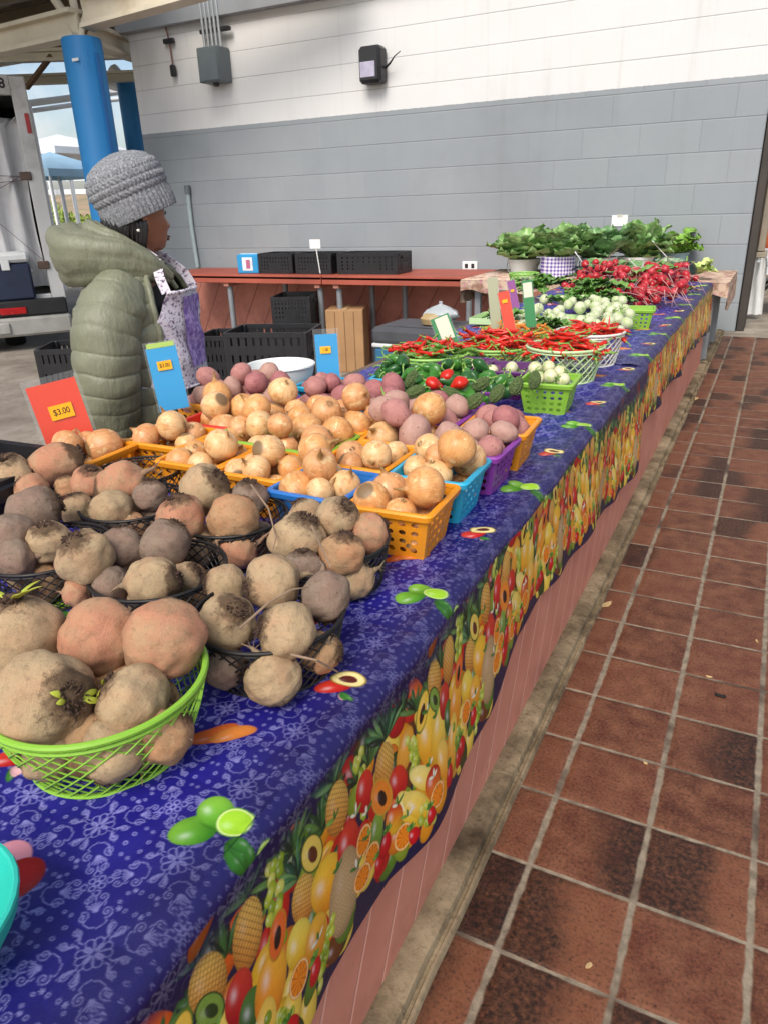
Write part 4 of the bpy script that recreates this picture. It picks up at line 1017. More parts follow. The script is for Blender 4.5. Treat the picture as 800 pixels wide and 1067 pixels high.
# ------------------------------------------------------------------ heaps: let balls settle in a container
def settle(n, rads, R, H, rg, square=True, steps=260, x0=0, y0=0, fixed=()):
    """positions of n balls that have come to rest in a basket of half-width R(z)"""
    P = [[rg.uniform(-.5, .5)*R(H), rg.uniform(-.5, .5)*R(H), .03+i*.011*9/max(6, n)*1.6] for i in range(n)]
    P = np.array(P); r = np.array(rads); F = np.array([f[:3] for f in fixed]).reshape(-1, 3); FR = np.array([f[3] for f in fixed])
    for s_ in range(steps):
        P[:, 2] -= .0028*(1-s_/steps)+.0004
        for _ in range(3):
            A = np.concatenate([P, F]); AR = np.concatenate([r, FR])
            D = P[:, None]-A[None]; L = np.sqrt((D**2).sum(-1))+1e-9; O = (r[:, None]+AR[None])*.955-L
            O[np.arange(n), np.arange(n)] = 0
            O = np.clip(O, 0, None); W = np.ones_like(O)*.5; W[:, n:] = 1.0
            P += ((D/L[..., None])*(O*W)[..., None]).sum(1)*.8
            P[:, 2] = np.maximum(P[:, 2], r*.98+.005)
            lim = np.array([R(min(z, H)) for z in P[:, 2]])-r*np.where(P[:, 2] < H+.005, .98, .82)
            lim = np.maximum(lim, .004)
            if square: P[:, 0] = np.clip(P[:, 0], -lim, lim); P[:, 1] = np.clip(P[:, 1], -lim, lim)
            else:
                q = np.hypot(P[:, 0], P[:, 1]); k = np.minimum(1, lim/np.maximum(q, 1e-6)); P[:, 0] *= k; P[:, 1] *= k
    return P
sqR = lambda z: lerp(SQ_B-.004, SQ_T-.004, max(0, min(1, z/SQ_H)))
def rank_labels(items, what, where, top_n=99):
    """items: list of (object, centre). The upper ones are named by their order in the photo, the ones beneath share a label."""
    if not items: return
    med = sorted(p.z for _, p in items)[max(0, len(items)-top_n)]
    upper = sorted([it for it in items if it[1].z >= med], key=lambda it: pix(it[1])[0])
    for i, (o, p) in enumerate(upper):
        o['label'] = f'{what} {where}, {ORD[min(i, len(ORD)-1)]}' if len(upper) > 1 else f'{what} {where}'
    for o, p in items:
        if p.z < med: o['label'] = f'{what} lower down {where}'
# ------------------------------------------------------------------ vegetables
def veg_mat(name, fn): t = NT(name); fn(t); return t.m
def beet_mat(name, base, dark, blush, blush_amt):
    t = NT(name); P = t.coord(); Q = t.shift(P); x, y, z = t.sep(P)
    n1 = t.noise(Q, 1.5, 6, .6); n2 = t.noise(Q, 5, 6, .65); n3 = t.noise(Q, 26, 5, .7)
    c = t.ramp(n1, [(.3, S(base)), (.72, tuple(v*.80 for v in S(base)[:3])+(1,))])
    c = t.mix(t.math('MULTIPLY', t.fac(t.noise(Q, 1.1, 3), .5-blush_amt*.2, .72-blush_amt*.2), blush_amt), c, S(blush))
    c = t.mix(t.math('MULTIPLY', t.fac(n2, .51, .72), .66), c, S(dark))
    c = t.mix(t.math('MULTIPLY', t.fac(n3, .56, .76), .55), c, S(dark, .7))
    rngs = t.noise(t.scale(Q, (.6, .6, 7)), 2.2, 4, .6)
    c = t.mix(t.math('MULTIPLY', t.fac(rngs, .6, .75), .3), c, S(dark))
    # rough dark collar round the cut leaves and soil at the root
    col_ = t.fac(t.math('ADD', z, t.math('MULTIPLY', t.math('SUBTRACT', n2, .5), .55)), .66, .86)
    c = t.mix(t.math('MULTIPLY', col_, .85), c, S('#4a3628'))
    c = t.mix(t.math('MULTIPLY', t.fac(t.math('ADD', t.math('MULTIPLY', z, -1), t.math('MULTIPLY', t.math('SUBTRACT', n2, .5), .5)), .95, 1.25), .7), c, S('#7d6a58'))
    spk = t.noise(Q, 75, 4, .75); c = t.mix(t.math('MULTIPLY', t.fac(spk, .54, .66), .55), c, S(dark, .55)); c = t.mix(t.math('MULTIPLY', t.fac(t.math('SUBTRACT', 1, spk), .54, .68), .35), c, S('#d8bd92'))
    scar = t.fac(t.noise(t.scale(Q, (1, 1, 5)), 6, 6, .72), .60, .68); c = t.mix(t.math('MULTIPLY', scar, .5), c, S(dark, .6))
    h = t.math('ADD', t.math('MULTIPLY', n2, .9), t.math('MULTIPLY', n3, .5)); h = t.math('ADD', h, t.math('MULTIPLY', rngs, .5)); h = t.math('ADD', h, t.math('MULTIPLY', spk, .3))
    h = t.math('ADD', h, t.math('MULTIPLY', t.math('MULTIPLY', col_, n3), 1.6))
    return t.out(c, .78, t.bump(h, .55, .0045), .22)
BEETM = dict(tan=beet_mat('beet_tan', '#b89f7c', '#7d6851', '#bb8968', .35), pink=beet_mat('beet_pink', '#b99472', '#866a52', '#bd7c62', .7), grey=beet_mat('beet_grey', '#8f7c6c', '#5c4c42', '#8d675c', .4), orange=beet_mat('beet_orange', '#b8946e', '#82654a', '#bd7c58', .45))
STUB = simple('beet_stub', '#4d382b', .85, .45, 30, .5); ROOT = simple('beet_root', '#8d7660', .85, .3, 20, .3)
SPR = NT('sprout_green'); P = SPR.coord(); SPR.out(SPR.mix(SPR.noise(P, 25, 3), S('#8a9a20'), S('#c3c64a')), .5, sss=.1)
def beet_mesh(seed, elong=1.0, tail=1.0):
    rg = random.Random(seed); mb = MB(); seg = 44; rings = []; off = Vector((rg.uniform(0, 50), rg.uniform(0, 50), rg.uniform(0, 50)))
    bend = rg.uniform(0, 2*PI)
    for i in range(34):
        t = i/33; th = t*PI; z = -math.cos(th); r = math.sin(th)**.88
        z2 = z*.92 if z > 0 else z
        if z < -.55: r *= 1-.25*smooth(-.55, -1.0, z)
        ring = []
        for k in range(seg):
            a = 2*PI*k/seg; d = Vector((r*math.cos(a), r*math.sin(a), z))
            m_ = 1+.165*mnoise.noise(d*1.15+off)+.075*mnoise.noise(d*2.6+off)+.012*mnoise.noise(d*8+off)
            if z > .72: m_ += .035*mnoise.noise(d*9+off)*smooth(.72, .9, z)
            ring.append((d.x*m_, d.y*m_, z2*m_*elong))
        rings.append(ring)
    mb.rings(rings, cap0=False, cap1=False)
    o = [Vector((.14*tail*math.cos(bend)*u*u*2.6+.05*math.sin(u*9), .14*tail*math.sin(bend)*u*u*2.6, -elong*.93-u*.95*tail)) for u in [j/9 for j in range(10)]]
    mb.tube(o, [.17*(1-j/9)**1.6+.014 for j in range(10)], 9)
    for q in range(3):
        a = rg.uniform(0, 6.28); b = o[3+q]; mb.tube([b, b+Vector((.12*math.cos(a), .12*math.sin(a), -.1)), b+Vector((.3*math.cos(a), .3*math.sin(a), -.3+.2*rg.random()))], [.02, .012, .005], 5)
    return mb
def crown_mesh(seed, elong=1.0):
    rg = random.Random(seed+100); mb = MB()
    for i in range(80):
        q = .33*math.sqrt(rg.random()); a = rg.uniform(0, 6.28); b = Vector((q*math.cos(a), q*math.sin(a), elong*(.90-.35*q*q)))
        d = Vector((math.cos(a)*rg.uniform(.1, .9), math.sin(a)*rg.uniform(.1, .9), rg.uniform(.5, 1.1))).normalized(); l = rg.uniform(.06, .17)
        w_ = rg.uniform(.02, .045); mb.tube([b-d*.05, b+d*l*.6, b+d*l+Vector((rg.uniform(-.03, .03), rg.uniform(-.03, .03), 0))], [w_, w_*.9, w_*.45], 6)
    for i in range(14):       # ragged dry skin and root hairs
        a = rg.uniform(0, 6.28); q = rg.uniform(.25, .42); b = Vector((q*math.cos(a), q*math.sin(a), elong*(.86-.45*q*q)))
        mb.tube([b, b+Vector((.10*math.cos(a+.5), .10*math.sin(a+.5), .015)), b+Vector((.2*math.cos(a-.3), .2*math.sin(a-.3), -.07))], [.013, .010, .004], 4)
    return mb
BEETS = {}
def beet(p, R, axis, mat, kind, label, spin=0.0, squash=(1, 1, 1), sprouts=0, group='golden beets heaped in baskets', elong=1.0):
    key = (mat, kind, elong)
    if key not in BEETS:
        o = beet_mesh(kind*7+3, elong, (1.35, .8, 1.1, .5)[kind % 4]).obj('beet', BEETM[mat], ang=180)
        c = crown_mesh(kind, elong).obj('crown', STUB, o, ang=60); tag(o, 'golden beet', 'beet'); BEETS[key] = o; drop_proto(o); bpy.context.view_layer.update()
    o = dup(BEETS[key], TRS(p, axis, spin, tuple(R*s_ for s_ in squash)), label, group)
    if sprouts:
        rg = random.Random(sprouts*13)
        for i in range(sprouts):
            mb = MB(); a = rg.uniform(0, 6.28); d = Vector((math.cos(a), math.sin(a), rg.uniform(.5, 1.2))).normalized(); l = rg.uniform(.35, .6)*(1.7 if sprouts > 5 else 1)
            b = Vector((.16*math.cos(a), .16*math.sin(a), .86*elong)); sd_ = d.cross(Vector((0, 0, 1))).normalized()
            rings = []
            for k in range(7):
                t = k/6; c_ = b+d*l*t+Vector((0, 0, -.22*t*t)); w_ = .028+.045*math.sin(PI*min(1, t*.9+.08))**1.2 if t < 1 else .008
                nn = sd_.cross(d).normalized(); rings.append([c_+sd_*w_*math.cos(q*PI/4)+nn*w_*.35*math.sin(q*PI/4) for q in range(8)])
            mb.rings(rings); s2 = mb.obj('sprout', SPR.m, o)
    return o
# onions
def onion_mat(name, a, b, c_):
    t = NT(name); P = t.coord(); Q = t.shift(P); x, y, z = t.sep(P)
    ang = t.math('ARCTAN2', y, x)
    v = t.n('ShaderNodeCombineXYZ', i0=t.math('MULTIPLY', t.n('ShaderNodeMath', _operation='SINE', i0=ang).outputs[0], 5.0), i1=t.math('MULTIPLY', t.n('ShaderNodeMath', _operation='COSINE', i0=ang).outputs[0], 5.0), i2=t.math('MULTIPLY', z, .5)).outputs[0]
    st = t.noise(t.shift(v), 2.6, 5, .6); n1 = t.noise(Q, 1.6, 4)
    col = t.ramp(n1, [(.3, S(a)), (.7, S(b))]); col = t.mix(t.math('MULTIPLY', t.fac(st, .48, .68), .6), col, S(c_))
    fl = t.fac(t.noise(Q, 2.0, 7, .66), .56, .60); col = t.mix(t.math('MULTIPLY', fl, .55), col, S('#b5743a')); pl_ = t.fac(t.noise(t.shift(P, 91.0), 1.7, 6, .6), .60, .63); col = t.mix(t.math('MULTIPLY', pl_, .6), col, S('#e6cf9c'))
    dk = t.fac(t.noise(Q, 3.1, 6, .7), .64, .70); col = t.mix(t.math('MULTIPLY', dk, .45), col, S('#7a4a28')); tip = t.fac(z, .85, 1.25); col = t.mix(tip, col, S('#8f6a3a'))
    bot = t.fac(t.math('MULTIPLY', z, -1), .86, .95); col = t.mix(bot, col, S('#7d6342'))
    h = t.math('ADD', t.math('MULTIPLY', st, .8), t.math('MULTIPLY', fl, .4))
    return t.out(col, t.math('ADD', .30, t.math('MULTIPLY', n1, .22)), t.bump(h, .25, .003), .5, sss=.06)
ONM = [onion_mat('onion_gold', '#cd8c50', '#dcab70', '#aa6c38'), onion_mat('onion_tan', '#c98b58', '#d8a672', '#a46a40'), onion_mat('onion_pale', '#d6a468', '#e3bf90', '#ba8850')]
ONROOT = simple('onion_root', '#8b7350', .9, .3, 20, .3)
def onion_mesh(seed):
    rg = random.Random(seed); mb = MB(); seg = 36; off = Vector((seed*3.1, 0, 0)); asp = rg.uniform(.76, 1.06); rings = []
    tl = rg.uniform(.32, .75); tb = rg.uniform(-.18, .18)
    for i in range(26):
        t = i/25; th = t*PI*.93; z = -math.cos(th)*asp; r = math.sin(th)**.92
        rings.append([(r*math.cos(a)*(1+.05*mnoise.noise(Vector((r*math.cos(a), r*math.sin(a), z))*1.3+off)+.008*math.sin(a*11+seed)), r*math.sin(a)*(1+.05*mnoise.noise(Vector((r*math.cos(a), r*math.sin(a), z))*1.3+off)), z) for a in [2*PI*k/seg for k in range(seg)]])
    zt = -math.cos(PI*.93)*asp; r0 = math.sin(PI*.93)**.92
    for j in range(1, 8):
        t = j/7; r = lerp(r0, .035, t**.55)+.012*math.sin(j*2.2); rings.append([(tb*t*t+r*math.cos(a)*(1+.15*math.sin(a*3+j)), r*math.sin(a)*(1+.15*math.cos(a*2+j)), zt+tl*t) for a in [2*PI*k/seg for k in range(seg)]])
    return mb.rings(rings)
def onion_roots(seed):
    rg = random.Random(seed); mb = MB()
    for i in range(26):
        a = rg.uniform(0, 6.28); q = .12*math.sqrt(rg.random()); b = Vector((q*math.cos(a), q*math.sin(a), -.86)); mb.tube([b, b+Vector((.05*math.cos(a), .05*math.sin(a), -.07)), b+Vector((.13*math.cos(a), .13*math.sin(a), -.06-.06*rg.random()))], [.012, .010, .005], 4)
    return mb
ONIONS = []
for s_ in range(4):
    for mi in range(3):
        o = onion_mesh(s_*5+2).obj('onion', ONM[mi], ang=180); onion_roots(s_).obj('roots', ONROOT, o); tag(o, 'onion', 'onion'); ONIONS.append(o); drop_proto(o)
# potatoes
def potato_mat(name, a, b, d):
    t = NT(name); Q = t.shift(t.coord()); n1 = t.noise(Q, 2.2, 5); n2 = t.noise(Q, 12, 6, .68); n3 = t.noise(Q, 40, 4)
    c = t.ramp(n1, [(.3, S(a)), (.7, S(b))]); c = t.mix(t.math('MULTIPLY', t.fac(n2, .48, .72), .55), c, S(d))
    eye = t.math('SUBTRACT', 1, t.fac(t.voro(Q, 2.1), .07, .15)); c = t.mix(t.math('MULTIPLY', eye, .65), c, S('#4d2a2c'))
    h = t.math('ADD', t.math('MULTIPLY', n2, .6), t.math('MULTIPLY', n3, .25)); h = t.math('SUBTRACT', h, t.math('MULTIPLY', eye, .8))
    return t.out(c, .66, t.bump(h, .4, .004), .3)
POM = [potato_mat('potato_rose', '#a36a66', '#b07c74', '#bb978a'), potato_mat('potato_red', '#94565a', '#a66b69', '#b18a80'), potato_mat('potato_dusty', '#ab8175', '#b59384', '#966b60')]
def lump_mesh(seed, ax=(1, .85, 1.15), amp=.11, seg=30, nr=20):
    off = Vector((seed*2.7, seed, 4)); rings = []
    for i in range(nr):
        th = PI*i/(nr-1); z = -math.cos(th); r = math.sin(th)
        rings.append([tuple(c*k*(1+amp*mnoise.noise(Vector((r*math.cos(a), r*math.sin(a), z))*1.2+off)+.03*mnoise.noise(Vector((r*math.cos(a), r*math.sin(a), z))*3.1+off)) for c, k in zip((r*math.cos(a), r*math.sin(a), z), ax)) for a in [2*PI*k/seg for k in range(seg)]])
    return MB().rings(rings, cap0=False, cap1=False)
POTS = []
for s_ in range(4):
    for mi in range(3):
        o = lump_mesh(s_+1, (1, .86+.05*s_, 1.1+.07*(s_ % 3))).obj('potato', POM[mi], ang=180); tag(o, 'red potato', 'potato'); POTS.append(o); drop_proto(o)
bpy.context.view_layer.update()
def rdir(rg, flat=1.0): return Vector((rg.gauss(0, 1), rg.gauss(0, 1), rg.gauss(0, flat))).normalized()
def fill_square(x, y, n, rmin, rmax, protos, what, where, group, seed, tops=7):
    rg = random.Random(seed); rads = [rg.uniform(rmin, rmax) for _ in range(n)]; P = settle(n, rads, sqR, SQ_H, rg)
    items = []
    for q, r in zip(P, rads):
        p = Vector((x+q[0], y+q[1], TT+q[2])); o = dup(rg.choice(protos), TRS(p, rdir(rg), rg.uniform(0, 6), r*1.02), None, group); items.append((o, p))
    rank_labels(items, what, where, tops)
    return items
# ------------------------------------------------------------------ beets in their net baskets (front of the stall)
for _k in range(4): beet(Vector((-.640+.05*math.cos(_k*1.57+.4), .482+.05*math.sin(_k*1.57+.4), TT+.046)), .042, (math.cos(_k*2.1), math.sin(_k*2.1), .2), ('tan', 'orange')[_k % 2], _k, 'sandy beet at the bottom of the lime net basket, under the others', spin=_k)
net_basket(-.640, .482, .092, .124, .098, 'lime', 'lime green net basket at the front of the stall, full of large beets', n=34, rs=.0011, rrim=.0042, bulge=.004, turn=1.0)
BK = 'black wire basket of beets '
for (x, y, R, lab) in ((-.560, .712, .106, 'at the front edge, right of the lime basket'), (-.605, .957, .100, 'beside the orange onion basket'), (-.800, .752, .106, 'right behind the lime basket'), (-.825, .975, .100, 'in the middle of the black baskets'),
                       (-1.052, .955, .102, 'holding the pinkish beets at the back left'), (-1.035, .735, .104, 'at the left edge of the photo')):
    net_basket(x, y, R*.84, R, .082, 'black', BK+lab, n=32, rs=.0012, rrim=.0028)
net_basket(-1.185, 1.105, .082, .094, .080, 'black', 'black wire basket of pink beets next to the black crate', n=30, rs=.0012, rrim=.0028)
crate((-1.44, .875, TT+.003), .05, (.30, .34, .125), 'low black crate holding beets at the left edge of the stall')
BT = [  # px, py, z, diameter px, crown angle, toward camera, material, kind, elong, sprouts, label
 (20, 663, .725, 86, 100, .15, 'tan', 0, 1, 6, 'large beet with a tuft of green sprouts, left end of the lime basket'),
 (47, 728, .705, 96, 10, .55, 'tan', 1, 1, 4, 'largest tan beet with a dark shaggy crown, front of the lime basket'),
 (103, 664, .715, 74, 170, -.3, 'pink', 2, 1.05, 0, 'tan beet with a pink bruise, at the back of the lime basket'),
 (171, 666, .722, 80, 95, -.75, 'pink', 3, 1, 0, 'smooth pink beet on the right rim of the lime basket'),
 (140, 730, .690, 70, 150, .1, 'tan', 2, 1, 3, 'sandy beet with yellow sprouts in the middle of the lime basket'),
 (118, 782, .655, 66, 250, .1, 'tan', 0, 1, 0, 'tan beet low in the lime basket, seen through its net'),
 (170, 765, .652, 60, 60, -.2, 'orange', 1, 1, 0, 'tan beet against the right net of the lime basket'),
 (52, 783, .652, 60, 190, .1, 'tan', 3, 1, 0, 'shaded beet low at the left of the lime basket'),
 (237, 649, .690, 62, 50, .75, 'tan', 0, 1, 0, 'sandy beet with a wide dark crown, left in the front black basket'),
 (284, 607, .705, 58, 195, .35, 'tan', 1, 1, 0, 'sandy beet with its crown to the left, back of the front black basket'),
 (299, 658, .690, 62, 165, .3, 'tan', 2, 1, 0, 'pale beet with a small crown to the left, front of the front black basket'),
 (340, 622, .695, 50, 275, -.1, 'grey', 3, 1.1, 0, 'grey brown beet on the right rim of the front black basket'),
 (285, 706, .642, 58, 300, -.2, 'tan', 1, 1, 0, 'beet low in the front black basket behind its net'),
 (236, 610, .680, 44, 180, .1, 'tan', 3, 1, 0, 'half hidden beet at the back left of the front black basket'),
 (316, 592, .680, 40, 90, .2, 'grey', 0, 1, 0, 'brown beet between the front black basket and the one behind it'),
 (235, 695, .640, 46, 0, .1, 'grey', 2, 1, 0, 'dark beet low at the left of the front black basket'),
 (335, 680, .640, 44, 0, .1, 'orange', 0, 1, 0, 'small beet low at the right of the front black basket'),
 (311, 562, .695, 56, 65, .35, 'tan', 2, 1, 0, 'tan beet with a rough crown, left in the basket by the orange onion basket'),
 (352, 539, .715, 43, 50, .75, 'tan', 1, 1, 0, 'small round beet, crown facing out, topmost by the orange onion basket'),
 (357, 576, .690, 45, 80, .35, 'orange', 0, 1, 0, 'shaggy crowned beet, front of the basket by the orange onions'),
 (385, 556, .685, 42, 40, -.3, 'pink', 3, 1, 0, 'pinkish beet at the right rim of the basket by the orange onion basket'),
 (318, 537, .690, 36, 120, .1, 'tan', 3, 1, 0, 'small beet at the back of the basket by the orange onion basket'),
 (369, 602, .640, 42, 200, .1, 'tan', 1, 1, 0, 'beet low in the basket by the orange onion basket'),
 (335, 600, .642, 40, 200, .1, 'orange', 2, 1, 0, 'shaded beet low at the left of the basket by the orange onion basket'),
 (88, 580, .715, 58, 110, .8, 'tan', 0, 1, 0, 'round sandy beet, dark crown on top, left in the basket behind the lime one'),
 (160, 607, .690, 52, 5, .05, 'tan', 1, 1.15, 0, 'pale smooth beet lying sideways, front of the basket behind the lime one'),
 (127, 571, .700, 46, 100, -.3, 'grey', 2, 1, 0, 'smooth brown beet at the back of the basket behind the lime one'),
 (172, 567, .700, 50, 60, -.3, 'grey', 3, 1.1, 0, 'grey purple beet with its root pointing down, basket behind the lime one'),
 (116, 610, .670, 42, 0, -.1, 'grey', 0, 1, 0, 'grey beet low between two paler ones, basket behind the lime one'),
 (82, 618, .665, 32, 0, .1, 'pink', 1, 1, 0, 'small shaded beet at the left rim of the basket behind the lime one'),
 (194, 602, .665, 34, 40, .1, 'tan', 2, 1, 0, 'small beet at the right rim of the basket behind the lime one'),
 (188, 539, .705, 50, 95, .5, 'pink', 0, 1, 0, 'pink orange beet with a soily top, left in the middle black basket'),
 (243, 540, .700, 52, 60, -.6, 'orange', 3, 1, 0, 'smooth orange beet at the front of the middle black basket'),
 (214, 510, .715, 52, 35, .45, 'tan', 1, 1, 0, 'tan beet with a crown to the right, top of the middle black basket'),
 (259, 519, .690, 40, 80, .4, 'grey', 2, 1, 0, 'brown beet behind the smooth orange one, middle black basket'),
 (247, 573, .645, 42, 200, -.2, 'pink', 0, 1, 0, 'reddish beet low in the middle black basket behind its wire'),
 (205, 572, .645, 44, 200, -.2, 'tan', 2, 1, 0, 'tan beet low in the middle black basket'),
 (126, 505, .705, 44, 205, -.1, 'pink', 2, 1.3, 0, 'long pink beet lying across the back left basket'),
 (94, 503, .700, 38, 75, .55, 'pink', 1, 1, 0, 'pink beet with a soily crown in the back left basket'),
 (116, 532, .680, 44, 160, -.1, 'tan', 3, 1, 0, 'pale beet at the front rim of the back left basket'),
 (81, 531, .675, 36, 100, .1, 'tan', 0, 1, 0, 'small pale beet at the left front of the back left basket'),
 (157, 516, .690, 36, 90, .2, 'grey', 3, 1, 0, 'small grey beet at the right of the back left basket'),
 (58, 484, .720, 44, 30, -.3, 'pink', 3, 1.45, 0, 'long pink beet lying below the orange price sign'),
 (34, 511, .700, 36, 150, .1, 'pink', 2, 1, 0, 'small pink beet at the right of the black crate'),
 (70, 508, .690, 26, 100, .1, 'orange', 1, 1, 0, 'smallest beet between the black crate and the back left basket'),
 (10, 497, .715, 50, 90, .5, 'tan', 0, 1, 0, 'sandy beet with a rough top at the left in the black crate'),
 (36, 532, .720, 52, 20, -.3, 'grey', 3, 1.15, 0, 'grey purple beet lying on the leftmost black basket'),
 (52, 564, .705, 46, 88, .7, 'tan', 1, 1, 0, 'round pale beet with a dark crown on the leftmost black basket'),
 (10, 558, .715, 48, 150, .2, 'grey', 2, 1, 0, 'pale brown beet at the left edge of the leftmost black basket'),
 (16, 583, .690, 44, 190, .1, 'grey', 0, 1, 0, 'lower brown beet at the left edge of the leftmost black basket'),
]
ABS_RADII = []
for (px, py, z, dpx, an, tw, mat, kind, el, spr, lab) in BT:
    p = at_z(px, py, z); depth = (p-EYE).dot(C_FWD); ca = depth/((p-EYE).length)
    R = dpx/2*depth/F*ca**.5*(1.10 if 'lime basket' in lab and 'behind' not in lab else 1.04)
    beet(p, R, img_axis(an, tw), mat, kind, lab, spin=(px*7 % 63)/10, sprouts=spr, elong=el)
    ABS_RADII.append((p, R))
# long pale root hairs hanging over some baskets belong to a pulled root lying there
for pts, lab in (([(250, 655, .72), (280, 628, .735), (305, 614, .74), (322, 612, .73)], 'thin forked root lying across the front black basket'), ([(303, 682, .71), (330, 688, .70), (352, 700, .66)], 'thin pale root hanging over the rim of the front black basket'),
                 ([(262, 505, .74), (280, 530, .73), (288, 560, .72), (284, 575, .70)], 'thin pale root trailing between the middle basket and the blue onion basket'), ([(325, 548, .74), (335, 570, .735), (345, 592, .71)], 'thin pale root lying over the basket by the orange onion basket')):
    P_ = [at_z(*q) for q in pts]; mb = MB(); mb.tube(P_, [.0020, .0016, .0013, .0007][:len(P_)], 6); tag(mb.obj('beet_root', ROOT), lab, 'root', 'loose beet roots')
# a handful of sunken beets that carry the ones on top
for _k, (x, y) in enumerate(((-1.40, .93), (-1.48, .86), (-1.38, .82), (-1.50, .96))): beet(Vector((x, y, TT+.055)), .042, (math.cos(_k*2.3), math.sin(_k*2.3), .4), ('tan', 'pink')[_k % 2], _k, 'beet at the bottom of the black crate, at the left edge', spin=_k)
for k, (x, y, n) in enumerate(((-.825, .975, 3), (-1.052, .955, 3), (-1.035, .735, 4), (-.800, .752, 3))):
    for i in range(n):
        a = i*2*PI/n+k; beet(Vector((x+.045*math.cos(a), y+.045*math.sin(a), TT+.040)), .036, (math.cos(a), math.sin(a), .2), ('grey', 'tan', 'orange')[i % 3], i % 4, 'beet at the bottom of a black basket, under those on top', spin=i)

# ------------------------------------------------------------------ square baskets of onions and potatoes
ON, PO = 'tan onion', 'dusty red potato'
GON, GPO = 'onions heaped in the square baskets', 'red potatoes heaped in the square baskets'
SQ = [ (-1.372, 1.135, 'orange', 'orange basket of onions right under the orange price sign', 'on', 'in the basket right under the orange price sign', 9),
 (-1.414, 1.645, 'orange', 'orange basket of potatoes right beside the blue sign in front of the woman', 'po', 'in the basket beside the first blue sign', 9),
  # x, y, colour, basket label, content, where, count
 (-.558, 1.150, 'orange', 'orange basket at the front corner of the onion rows', 'on', 'in the front corner orange basket', 11),
 (-.735, 1.155, 'blue', 'royal blue basket left of the front corner orange one', 'on', 'in the royal blue basket', 12),
 (-.905, 1.205, 'orange', 'orange basket left of the royal blue one', 'on', 'in the orange basket left of the royal blue one', 12),
 (-1.080, 1.215, 'orange', 'orange basket behind the back left beets', 'on', 'in the orange basket behind the pink beets', 12),
 (-.558, 1.325, 'sky', 'sky blue basket at the table edge behind the front orange one', 'on', 'in the sky blue basket at the table edge', 12),
 (-.735, 1.335, 'orange', 'orange basket left of the sky blue one at the edge', 'on', 'in the orange basket left of the sky blue one', 12),
 (-.908, 1.385, 'lime', 'lime green square basket among the onions, right one', 'on', 'in the right lime square basket', 12),
 (-1.082, 1.395, 'lime', 'lime green square basket among the onions, left one', 'on', 'in the left lime square basket', 12),
 (-1.255, 1.300, 'orange', 'orange basket at the back of the stall by the orange price sign', 'on', 'in the orange basket behind the orange price sign', 11),
 (-.548, 1.500, 'purple', 'purple basket at the table edge behind the sky blue one', 'po', 'in the purple basket at the table edge', 9),
 (-.728, 1.515, 'orange', 'orange basket left of the purple one at the edge', 'mix', 'in the orange basket left of the edge purple one', 12),
 (-.903, 1.562, 'orange', 'orange basket in the middle of the onion heap', 'on', 'in the orange basket in mid heap', 12),
 (-1.080, 1.575, 'red', 'red basket at the back of the onion heap', 'on', 'in the red basket', 12),
 (-.546, 1.675, 'orange', 'orange basket of potatoes at the table edge', 'po', 'in the orange potato basket at the table edge', 8),
 (-.724, 1.690, 'purple', 'purple basket of potatoes in the second row from the peppers', 'po', 'in the inner purple potato basket', 10),
 (-.900, 1.738, 'sky', 'sky blue basket of potatoes behind the onion heap', 'po', 'in the sky blue potato basket', 10),
 (-1.078, 1.755, 'orange', 'orange basket of potatoes by the blue price sign', 'po', 'in the orange basket near the blue price signs', 12),
 (-1.250, 1.480, 'red', 'red basket close in front of the woman', 'on', 'in the red basket nearest the woman', 11),
 (-1.255, 1.665, 'purple', 'purple basket under the tallest heap of potatoes', 'po', 'in the tallest potato heap', 14),
 (-1.185, 1.925, 'sky', 'sky blue basket under the potatoes beside the white bowl', 'po', 'beside the white bowl', 6),
]
for k, (x, y, colr, lab, what, where, n) in enumerate(SQ):
    square_basket(x, y, colr, lab, random.Random(k).uniform(-.05, .05))
    if what == 'on': fill_square(x, y, int(n*.86), .027, .040, ONIONS, ON, where, GON, 40+k, 7)
    elif what == 'po': fill_square(x, y, int(n*1.65), .0235, .033, POTS, PO, where, GPO, 40+k, 10)
    else: fill_square(x, y, n, .029, .039, ONIONS[:6]+POTS[:6], 'mixed root vegetable', where, 'onions and potatoes sharing one basket', 40+k)
